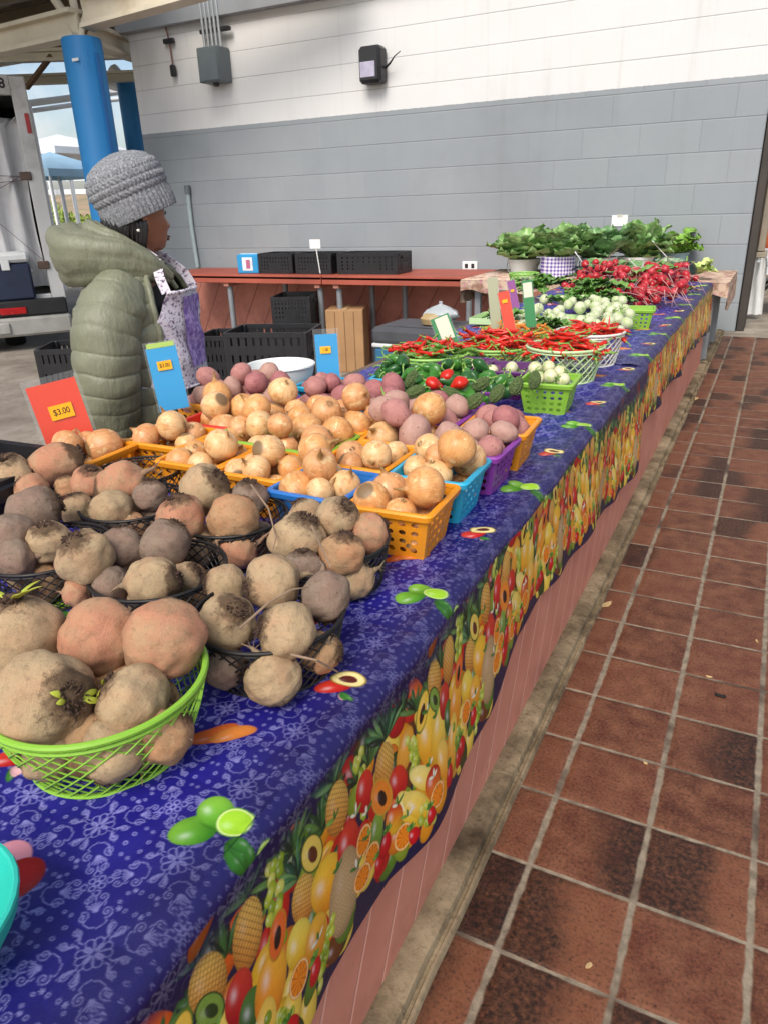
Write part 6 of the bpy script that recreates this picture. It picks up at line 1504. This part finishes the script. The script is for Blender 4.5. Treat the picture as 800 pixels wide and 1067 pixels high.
MEL = skin('dark_melon', '#131c16', '#22301f', .3); p = at_z(713, 284, .67); o = lump_mesh(31, (1, 1.15, 1.0), .03).obj('dark_melon', MEL, ang=180); o.matrix_world = TRS(p, (0, 0, 1), 0, .085); tag(o, 'dark round melon at the far right end of the stall', 'melon')
stem_mb(1.0, 3, .3, .06).obj('stem', STEM, o)
CAB = leaf_mat('cabbage_leaf', '#7d9a78', '#a9bd9c', '#cfdcc0'); greens('cabbage', 'pale grey green cabbage beside the dark melon', 'cabbage', at_z(696, 283, .66), 22, .12, .085, CAB, 120, .2, .9, None, .10)
LET = leaf_mat('lettuce_leaf', '#a3bd52', '#c6d884', '#e4ecc0'); greens('lettuce', 'pale yellow green lettuce right of the dark melon', 'lettuce', at_z(726, 286, .64), 20, .13, .05, LET, 121, .3, .7, None, .25)
greens('dry_husks', 'dry straw coloured husks at the far edge of the blue cloth', 'husks', at_z(712, 303, .625), 18, .13, .022, leaf_mat('husk_leaf', '#a3905c', '#c4b27c', '#d9cca0'), 122, .6, .15, None, .2, 2.0)
# teal bowl at the bottom left corner, a fallen leaf and bits on the tiles
p = at_z(-97, 975, .66); r = thing('teal_bowl', 'teal plastic bowl just entering the photo at the lower left corner', 'bowl', (p.x, p.y, TT+.002))
mb = MB(); mb.lathe([(.05, 0), (.085, .06), (.088, .075), (.084, .076), (.080, .062), (.046, .006)], 36, cap1=True); mb.obj('bowl', PL['teal'], r); mb = MB(); mb.tube([(.086*math.cos(a*PI/18), .086*math.sin(a*PI/18), .076) for a in range(36)], .003, 6, closed=True); mb.obj('rim', PL['teal'], r)
DRY = simple('dry_leaf', '#b79a6c', .8, .25, 40, .2)
for px, py, s_, lab in ((631, 630, .014, 'pale dry leaf on the tiles beside the kerb'), (613, 1006, .005, 'tiny pale scrap on the tiles near the camera'), (750, 725, .011, 'dark scrap lying on a tile in mid walkway'), (738, 705, .005, 'tiny pale scrap beside the dark one'), (672, 795, .004, 'small crumb on a grout line'), (788, 668, .005, 'pale scrap on the tiles at the right edge'), (721, 416, .03, 'white pebble at the kerb joint far along the stall')):
    p = at_z(px, py, .002); mb = MB(); rg = random.Random(px); ring = [(s_*(1+.3*rg.uniform(-1, 1))*math.cos(a)*1.4, s_*.7*(1+.3*rg.uniform(-1, 1))*math.sin(a), 0) for a in [k*PI/4 for k in range(8)]]
    mb.rings([ring, [(x*1.02, y*1.02, .0015+abs(x)*.25) for x, y, z in ring], [(x*.5, y*.5, .0025+abs(x)*.1) for x, y, z in ring]]); o = mb.obj('fallen_scrap', DRY if 'dark' not in lab or 'pale' in lab else INK); o.location = (p.x, p.y, .001); o.rotation_euler = (0, 0, px % 6); tag(o, lab, 'scrap')
# ------------------------------------------------------------------ the woman behind the stall (local +X = the way she looks, -Y = her right side, nearest the camera)
PB = at_y(140, 240, 1.75); PD = Vector((PB.x, PB.y, 0)).normalized(); PR = math.atan2(-PD.x, PD.y)
def lz(z): return z-GZ
SKIN = NT('skin'); Q = SKIN.coord(); c = SKIN.mix(SKIN.noise(Q, 9, 4), S('#8c5840'), S('#a36d52')); SKIN = SKIN.out(c, .45, SKIN.bump(SKIN.noise(Q, 160, 3), .08, .002), .4, sss=.12)
SHIRT = simple('black_shirt', '#17161a', .8, .3, 10, .2)
JACK = NT('olive_nylon'); Q = JACK.coord(); c = JACK.mix(JACK.noise(Q, 6, 4), S('#6a6b58'), S('#82846d'))
JACK.out(c, .5, JACK.bump(JACK.math('ADD', JACK.noise(JACK.scale(Q, (60, 60, 14)), 1.1, 4, .6), JACK.math('MULTIPLY', JACK.noise(Q, 16, 4, .55), .9)), .5, .009), .45)
HAIR = simple('black_hair', '#120e0d', .5, .3, 60, .4)
WOOL = NT('grey_wool'); Q = WOOL.coord(); c = WOOL.mix(WOOL.fac(WOOL.noise(Q, 160, 4, .7), .35, .7), S('#5c5e63'), S('#a3a5a8')); WOOL.out(c, .95, WOOL.bump(WOOL.noise(Q, 220, 3), .6, .004), .1)
TROU = simple('black_trousers', '#141417', .75, .3, 9, .2)
APR = NT('apron_print'); Q = APR.coord(); v1 = APR.fac(APR.noise(Q, 105, 4, .65), .53, .60); v2 = APR.fac(APR.voro(Q, 48), .30, .18)
c = APR.mix(v1, S('#d6cfd8'), S('#5d5068')); c = APR.mix(APR.math('MULTIPLY', v2, .7), c, S('#8a6d8c')); APR.out(c, .8, APR.bump(APR.noise(Q, 30, 4), .3, .006))
PURP = NT('purple_trim'); Q = PURP.coord(); PURP.out(PURP.mix(PURP.fac(PURP.noise(Q, 60, 4), .4, .6), S('#6a4f96'), S('#a58fc4')), .75)
def sect(tab, seg=48, bulge=None, a0=0.0, a1=2*PI, open_=False):
    """stack of horizontal sections: (z, front x, back x, half width[, y centre])"""
    rings = []
    for row in tab:
        z, xf, xb, w_ = row[:4]; yc = row[4] if len(row) > 4 else 0
        cx = (xf+xb)/2; ring = []
        for k in range(seg+1 if open_ else seg):
            a = a0+(a1-a0)*k/seg; ca, sa = math.cos(a), math.sin(a); ex = .85
            x = cx+(xf-cx)*math.copysign(abs(ca)**ex, ca); y = yc+w_*math.copysign(abs(sa)**ex, sa); b = bulge(a, z) if bulge else 0
            ring.append((x+ca*b, y+sa*b, lz(z)))
        rings.append(ring)
    return rings
def fine(tab, n):
    zs = [r[0] for r in tab]; out = []
    for i in range(n):
        z = lerp(zs[0], zs[-1], i/(n-1)); s_ = 1 if zs[-1] > zs[0] else -1; t_ = [(s_*r[0],)+tuple(r[1:]) for r in tab]
        out.append((z,)+tuple(interp([(r[0], r[j]) for r in t_], s_*z) for j in range(1, len(tab[0]))))
    return out
bm_ = MB()
def rot(p, deg, cx=0.0): a = math.radians(deg); x, y = p[0]-cx, p[1]; return (cx+x*math.cos(a)-y*math.sin(a), x*math.sin(a)+y*math.cos(a), p[2])
HR = lambda p: rot(p, 27, .012)
TR = lambda p: rot(p, -27, -.03)
MH = Matrix.Translation((.012, 0, 0)) @ Matrix.Rotation(math.radians(27), 4, 'Z') @ Matrix.Translation((-.012, 0, 0))
HEAD = [(1.096, .074, .0, .022), (1.104, .086, -.03, .040), (1.125, .096, -.052, .055), (1.15, .100, -.068, .063), (1.175, .101, -.080, .068), (1.205, .099, -.087, .071), (1.24, .104, -.09, .073), (1.28, .098, -.086, .070), (1.31, .080, -.066, .058), (1.332, .04, -.03, .03)]
rings = []
for (z, xf, xb, w_) in fine(HEAD, 60):
    ring = []
    for k in range(64):
        a = 2*PI*k/64; aa = a if a < PI else a-2*PI; cx = (xf+xb)/2; x = cx+(xf-cx)*math.cos(a); y = w_*math.sin(a)
        g = lambda za, sz, ta, st, m_: m_*math.exp(-((z-za)/sz)**2-((aa-ta)/st)**2)
        b = g(1.166, .012, 0, .15, .017)+g(1.185, .018, 0, .12, .009)+g(1.160, .008, .16, .10, .008)+g(1.160, .008, -.16, .10, .008)+g(1.139, .006, 0, .30, .007)+g(1.127, .006, 0, .26, .006)-g(1.133, .0022, 0, .32, .005)+g(1.106, .010, 0, .35, .006)
        b += g(1.203, .012, .42, .16, -.009)+g(1.203, .012, -.42, .16, -.009)+g(1.172, .018, .62, .28, .006)+g(1.172, .018, -.62, .28, .006)+g(1.222, .008, .42, .26, .004)+g(1.222, .008, -.42, .26, .004)
        ring.append(HR((x+math.cos(a)*b, y+math.sin(a)*b, lz(z))))
    rings.append(ring)
bm_.rings(rings)
for s_ in (-1, 1):      # ears
    bm_.tube([HR(q) for q in ((.008, s_*.070, lz(1.158)), (.0, s_*.078, lz(1.170)), (-.006, s_*.081, lz(1.188)), (-.002, s_*.078, lz(1.204)), (.010, s_*.072, lz(1.200)))], [.006, .009, .010, .009, .006], 8)
bm_.tube([(-.035, 0, lz(.98)), (-.022, 0, lz(1.04)), (.002, 0, lz(1.10)), (.012, 0, lz(1.14))], [.066, .052, .049, .046], 20)
bm_.rings(sect(fine([(.40, .10, -.15, .165), (.55, .09, -.14, .155), (.70, .085, -.135, .145), (.85, .09, -.14, .165), (.95, .075, -.13, .175), (1.0, .04, -.11, .14), (1.03, .02, -.085, .08)], 24), 40))
LEG = [((-.03, .085), (-.02, .09, .1))]
for s_ in (-1, 1):
    bm_.tube([(-.03, s_*.085, lz(.44)), (-.02, s_*.09, lz(.20)), (-.02, s_*.09, lz(0.0)), (-.03, s_*.092, lz(-.22)), (-.04, s_*.095, lz(-.38))], [.095, .085, .058, .055, .038], 16)
    bm_.tube([(-.07, s_*.095, lz(-.41)), (-.02, s_*.1, lz(-.405)), (.07, s_*.105, lz(-.415)), (.13, s_*.11, lz(-.43))], [.035, .042, .035, .02], 12)
ARM = {-1: [(-.06, -.16, .975), (-.105, -.20, .87), (-.125, -.215, .76), (-.13, -.205, .66), (-.12, -.195, .575)], 1: [(-.05, .16, .975), (-.06, .20, .86), (-.05, .205, .76), (-.02, .20, .66), (.01, .19, .575)]}
for s_ in (-1, 1):
    P_ = [Vector((x, y, lz(z))) for x, y, z in ARM[s_]]; bm_.tube(P_, [.058, .05, .044, .038, .028], 14)
    d = (P_[-1]-P_[-2]).normalized(); w0 = P_[-1]; side = d.cross(Vector((0, 1, 0)) if s_ < 0 else Vector((0, 0, 1))).normalized(); nn = d.cross(side).normalized()
    palm = []
    for t_, hw, hh in ((0, .026, .020), (.03, .036, .018), (.06, .040, .016), (.085, .038, .013)):
        c_ = w0+d*t_; palm.append([c_+side*hw*math.cos(q*PI/6)+nn*hh*math.sin(q*PI/6) for q in range(12)])
    bm_.rings(palm)
    for f_, (off, ln) in enumerate(((-.028, .062), (-.010, .072), (.010, .068), (.027, .054))):
        b = w0+d*.078+side*off; bm_.tube([b, b+d*ln*.45+nn*.006, b+d*ln*.75+nn*.018, b+d*ln*.92+nn*.032], [.0095, .009, .0082, .0065], 10)
    b = w0+d*.025-side*.028; bm_.tube([b, b+d*.025-side*.022+nn*.008, b+d*.05-side*.026+nn*.018], [.012, .0105, .008], 10)
tmp = bm_.obj('body_source', SKIN, None, ang=180); md = tmp.modifiers.new('join', 'REMESH'); md.mode = 'VOXEL'; md.voxel_size = .0045; md.use_smooth_shade = True
sm_ = tmp.modifiers.new('soft', 'SMOOTH'); sm_.factor = .5; sm_.iterations = 3
me = bpy.data.meshes.new_from_object(tmp.evaluated_get(bpy.context.evaluated_depsgraph_get())); bpy.data.objects.remove(tmp)
me.materials.clear(); me.materials.append(SKIN); me.materials.append(SHIRT)
mi = []
for p_ in me.polygons:
    x, y, z = p_.center; z += GZ
    skin_ = z > 1.0 or (y < 0 and z < .575 and y < -.165 and x < -.06) or (z < .60 and y > .165 and x > -.03)
    mi.append(0 if skin_ else 1)
me.polygons.foreach_set('material_index', mi); finish(me, 180)
woman = bpy.data.objects.new('person', me); COL.objects.link(woman); woman.location = (PB.x, PB.y, GZ); woman.rotation_euler = (0, 0, PR)
tag(woman, 'woman in grey knit hat and olive puffer jacket, standing behind the stall', 'person')
MW = Matrix.Identity(4)
for s_ in (-1, 1):
    mb = MB(); mb.lathe([(.0105*math.sin(PI*i/8)+.0001, -.0105*math.cos(PI*i/8)) for i in range(9)], 14, M=MH @ Matrix.Translation((.081, s_*.030, lz(1.203))), cap0=False, cap1=False); e_ = mb.obj('eye', simple('eye_white', '#857c74', .2, .05, 8, 0), woman, ang=180)
    mb = MB(); mb.lathe([(.0001, .0022), (.004, .0016), (.0055, 0)], 12, M=MH @ Matrix.Translation((.0910, s_*.0325, lz(1.203))) @ Matrix.Rotation(PI/2, 4, 'Y'), cap0=False); mb.obj('iris', simple('iris_brown', '#1d100a', .15, .1, 8, 0), e_)
    mb = MB(); mb.tube([HR(q) for q in ((.092, s_*.018, lz(1.222)), (.092, s_*.034, lz(1.227)), (.080, s_*.050, lz(1.223)))], [.002, .003, .0015], 6); mb.obj('eyebrow', HAIR, woman)
mb = MB(); mb.tube([HR(q) for q in ((.1045, -.018, lz(1.1335)), (.1075, -.008, lz(1.135)), (.109, 0, lz(1.1345)), (.1075, .008, lz(1.135)), (.1045, .018, lz(1.1335)))], [.0015, .003, .0034, .003, .0015], 8)
mb.tube([HR(q) for q in ((.103, -.015, lz(1.129)), (.107, 0, lz(1.1265)), (.103, .015, lz(1.129)))], [.0015, .0038, .0015], 8); mb.obj('lips', simple('lip_colour', '#7b3b34', .4, .1, 8, .05), woman)
# beanie: fold-up ribbed cuff, then knitted bands
HC = Vector((.027, 0, lz(1.203))); ua = Vector((-.34, 0, .94)).normalized(); ux = Vector((.94, 0, .34)).normalized(); uy = Vector((0, 1, 0))
def hat_rings(hs, seg, fn): return [[HC+ua*h+ux*(fn(h, a)*math.cos(a))+uy*(fn(h, a)*.93*math.sin(a)) for a in [2*PI*k/seg for k in range(seg)]] for h in hs]
def cuff(h, a): return .1065+.005*math.sin(PI*min(1, max(0, (h+.012)/.066)))**.5+.0022*math.cos(46*a)
BODY = [(.045, .107), (.06, .1125), (.085, .1155), (.11, .112), (.13, .101), (.147, .083), (.158, .062), (.166, .036), (.170, .010)]
def crown_(h, a):
    r = interp(BODY, h); fade = 1-smooth(.135, .165, h); band = (h-.05)/.0205; ph = band-math.floor(band); row = int(math.floor(band))
    rid = .0035*math.sin(PI*ph)**.6
    kn = .0030*math.cos((60 if row % 2 else 40)*a+(h*260 if row % 2 == 0 else 0))*(.6 if row % 2 == 0 else 1.0)*math.sin(PI*ph)
    return r+(rid+kn)*fade+(1-fade)*.0045*math.cos(14*a)*(r/.08)-.002
mb = MB(); mb.rings(hat_rings([.046+.124*i/70 for i in range(71)], 360, crown_), cap0=False)
bean = mb.obj('beanie', WOOL.m, woman, ang=180)
mb = MB(); mb.rings(hat_rings([-.012, -.011]+[-.010+.062*i/26 for i in range(27)]+[.054, .054], 368, lambda h, a: cuff(h, a)-(.006 if h in (-.012,) else 0)-(.007 if h == .054 else 0)), cap0=False, cap1=False)
mb.rings(hat_rings([-.012, .05], 64, lambda h, a: .1005), cap0=False, cap1=False); mb.obj('cuff', WOOL.m, bean, ang=180)
# hair: cap at the back, loose strands and a low tied tail
mb = MB(); rg = random.Random(8)
mb.rings([[(lerp(.02, -.004, (1.2-z)/.12)+ (r)*math.cos(a), r*.86*math.sin(a), lz(z)+.004*math.sin(a*17)) for a in [PI*.5+PI*k/30 for k in range(31)]] for z, r in ((1.23, .098), (1.20, .100), (1.16, .094), (1.12, .080), (1.09, .064), (1.075, .055))], closed=False, cap0=False, cap1=False)
for i in range(150):
    a = PI*.5+PI*rg.random(); r0 = .098+rg.uniform(-.003, .003); p0 = Vector((.015+r0*math.cos(a), r0*.86*math.sin(a), lz(1.205))); p1 = Vector((-.01+.075*math.cos(a), .072*math.sin(a), lz(1.12+rg.uniform(-.02, .02)))); p2 = Vector((-.02+.05*math.cos(a), -.02+.05*math.sin(a), lz(1.065+rg.uniform(-.02, .02)))); mb.tube([p0, (p0+p1)/2+Vector((-.004, 0, 0)), p1, p2], [.003, .0036, .0034, .0014], 6)
for i in range(34):
    x = rg.uniform(.006, .036); mb.tube([(x, -.082, lz(1.20)), (x+.004, -.088, lz(1.17)), (x-.004, -.084, lz(1.13)), (x-.014, -.078, lz(1.085+rg.uniform(-.015, .02)))], [.002, .0022, .002, .0008], 6)
mb.obj('hair', HAIR, woman, ang=180)
mb = MB(); mb.lathe([(.0055*math.sin(PI*i/8)+.0001, -.0055*math.cos(PI*i/8)) for i in range(9)], 12, M=Matrix.Translation((.012, -.085, lz(1.158))), cap0=False, cap1=False); mb.obj('earring', simple('earring_pearl', '#dcd8cf', .2, .05, 8, 0), woman)
# puffer jacket, open at the front
def quilt(pitch, amp, z0=0.0): return lambda a, z: amp*abs(math.sin(PI*(z-z0+.010*math.sin(a*3)+.004*math.sin(a*11))/pitch))**.30+.004*mnoise.noise(Vector((a*6, z*22, 1)))
JT = [(.47, .118, -.165, .185), (.60, .122, -.170, .190), (.75, .128, -.178, .195), (.88, .128, -.182, .205), (.95, .118, -.175, .205), (1.0, .098, -.145, .175), (1.03, .08, -.115, .135), (1.055, .062, -.085, .095)]
mb = MB(); jr = sect(fine(JT, 230), 150, quilt(.056, .009), .66, 2*PI-.66, True); jr = [[TR(q) for q in r_] for r_ in jr]; mb.rings(jr, closed=False, cap0=False, cap1=False)
inn = [[(x*.93-.004, y*.93, z) for x, y, z in r_] for r_ in jr[::10]]; mb.rings(inn, closed=False, cap0=False, cap1=False)
for e_ in (0, -1):
    mb.tube([r_[e_] for r_ in jr[::6]], .010, 8)
mb.tube(jr[0], .011, 8)
jacket = mb.obj('jacket', JACK.m, woman, ang=180)
def sleeve(path, rad):
    P_ = []; R_ = []; n = 190
    L = [0]
    for a, b in zip(path, path[1:]): L.append(L[-1]+(Vector(b)-Vector(a)).length)
    pts = []
    for i in range(n):
        s_ = L[-1]*i/(n-1); x = [interp([(l, p[j]) for l, p in zip(L, path)], s_) for j in range(3)]; pts.append(Vector((x[0], x[1], lz(x[2])))); R_.append(interp(list(zip(L, rad)), s_)*(.935+.075*abs(math.sin(PI*s_/.054))**.30))
    for _ in range(30):
        pts = [pts[0]]+[(pts[i-1]+pts[i]*2+pts[i+1])/4 for i in range(1, n-1)]+[pts[-1]]
    seg = 56; mb = MB(); mb.tube(pts, R_, seg)
    mb.v = [tuple(Vector(v)+Vector((mnoise.noise(Vector(v)*14), mnoise.noise(Vector(v)*14+Vector((9, 0, 0))), mnoise.noise(Vector(v)*14+Vector((0, 9, 0)))))*.010) for v in mb.v]
    return mb.obj('sleeve', JACK.m, jacket, ang=180)
sleeve([(-.055, -.125, 1.015), (-.085, -.175, .965), (-.118, -.205, .88), (-.132, -.212, .78), (-.140, -.205, .68), (-.138, -.198, .60), (-.130, -.195, .575)], [.062, .088, .098, .094, .082, .066, .058])
sleeve([(-.045, .125, 1.015), (-.055, .18, .95), (-.06, .205, .86), (-.05, .21, .77), (-.025, .205, .68), (.005, .192, .59)], [.062, .088, .095, .088, .072, .056])
# hood lying in folds round the neck
mb = MB()
def fold(path, rads, flat, seed, n=110, seg=48):
    L = [0]
    for a, b in zip(path, path[1:]): L.append(L[-1]+(Vector(b)-Vector(a)).length)
    pts = []; R_ = []
    for i in range(n):
        s_ = L[-1]*i/(n-1); pts.append(Vector([interp([(l, p[j]) for l, p in zip(L, path)], s_) for j in range(3)])); R_.append(interp(list(zip(L, rads)), s_))
    for _ in range(10): pts = [pts[0]]+[(pts[i-1]+pts[i]*2+pts[i+1])/4 for i in range(1, n-1)]+[pts[-1]]
    rings = []
    for i, p_ in enumerate(pts):
        t_ = (pts[min(i+1, n-1)]-pts[max(i-1, 0)]).normalized(); out_ = t_.cross(Vector((0, 0, 1))).normalized(); up_ = out_.cross(t_).normalized(); ring = []
        for k in range(seg):
            a = 2*PI*k/seg; q = Vector((i*.072, math.cos(a)*1.2, math.sin(a)*1.2+seed)); w1 = mnoise.noise(Vector((i*.035, seed, 0)))*2.4; w2 = mnoise.noise(Vector((i*.05, seed+7, 0)))*3; r_ = R_[i]*(.97+.13*mnoise.noise(q*.8)+.075*math.sin(3*a+w1+i*.02)+.055*(1-abs(math.sin(3.5*a+w2-i*.03)))**2.0*-1.6+.03*mnoise.noise(Vector((i*.30, a*2, seed))))
            v = p_+out_*r_*math.cos(a)*flat+up_*r_*math.sin(a); ring.append((v.x, v.y, lz(v.z)))
        rings.append(ring)
    mb.rings(rings)
fold([(.085, -.078, 1.02), (.03, -.105, 1.055), (-.06, -.115, 1.085), (-.145, -.085, 1.095), (-.185, -.0, 1.10), (-.15, .09, 1.095), (-.06, .125, 1.08), (.05, .115, 1.045), (.10, .085, 1.0)], [.018, .040, .062, .082, .092, .084, .062, .042, .02], .80, 1)
fold([(.07, -.070, 1.06), (.0, -.092, 1.10), (-.07, -.085, 1.135), (-.115, -.03, 1.15), (-.115, .04, 1.15), (-.06, .09, 1.13), (.03, .095, 1.09), (.08, .075, 1.05)], [.010, .022, .034, .044, .044, .034, .024, .012], .75, 5)
mb.obj('hood', JACK.m, jacket, ang=180)
mb = MB(); mb.tube([(.098, -.052, lz(.99)), (.072, -.074, lz(1.035)), (.03, -.088, lz(1.085)), (-.01, -.090, lz(1.12))], [.007, .009, .009, .006], 8); mb.obj('hood_edge', simple('hood_lining', '#8a8c72', .5, .15, 10, .1), jacket)
# apron
def shell(a_of, zs, xf, w_, xb=-.1, off=0.0, seg=40):
    rings = []
    for z in zs:
        A = a_of(z); ring = []
        for k in range(seg+1):
            a = -A+2*A*k/seg; b = off+.004*math.sin(a*9+z*30)+.003*math.sin(z*60+a*4); x = lerp(xb, xf, .5)+(xf-xb)/2*math.cos(a); ring.append((x+math.cos(a)*b, w_*math.sin(a)+math.sin(a)*b, lz(z))); ring[-1] = TR(ring[-1])
        rings.append(ring)
    return rings
zs = [.70+.285*i/30 for i in range(31)]; Aof = lambda z: interp([(.70, 1.75), (.80, 1.35), (.90, .95), (.985, .60)], z)
mb = MB(); o1 = shell(Aof, zs, .152, .185); mb.rings(o1, closed=False, cap0=False, cap1=False); mb.tube(o1[-1], .006, 6); mb.tube(o1[0], .004, 6); apron = mb.obj('apron', APR.m, woman, ang=180)
mb = MB(); mb.rings(shell(lambda z: .30, [.76+.21*i/16 for i in range(17)], .152, .185, off=.008, seg=14), closed=False, cap0=False, cap1=False); mb.obj('purple_trim', PURP.m, apron, ang=180)
for s_ in (-1, 1):
    mb = MB(); pts = [Vector((.125, s_*.098, lz(.985))), Vector((.105, s_*.088, lz(1.03))), Vector((.065, s_*.070, lz(1.075))), Vector((.015, s_*.060, lz(1.10))), Vector((-.04, s_*.045, lz(1.09)))]
    pts[:2] = [Vector(TR(q)) for q in pts[:2]]; pts[2] = Vector(rot(pts[2], -12))
    for a, b in zip(pts, pts[1:]): mb.bar(a, b, .028, .006, up=(0, s_, .4), bev=.001)
    mb.obj('strap', APR.m, apron)
mb = MB()
for s_ in (-1, 1):
    mb.tube([(-.03, s_*.085, lz(.46)), (-.02, s_*.092, lz(.20)), (-.02, s_*.092, lz(0.0)), (-.035, s_*.094, lz(-.25)), (-.04, s_*.096, lz(-.385))], [.105, .098, .074, .07, .066], 20)
mb.rings(sect(fine([(.40, .105, -.155, .172), (.50, .102, -.152, .168), (.69, .105, -.15, .165)], 10), 40)); mb.obj('trousers', TROU, woman, ang=60)
for s_ in (-1, 1):
    mb = MB(); mb.rings([[(x+l*math.cos(a), s_*(.095+.02*(x+.1))+w_*math.sin(a), lz(z)) for a in [2*PI*k/20 for k in range(20)]] for x, l, w_, z in ((.03, .125, .048, -.447), (.03, .128, .050, -.42), (.01, .10, .046, -.385), (-.03, .055, .045, -.35), (-.04, .05, .045, -.32))]); mb.obj('shoe', SHIRT, woman)
purge_protos()
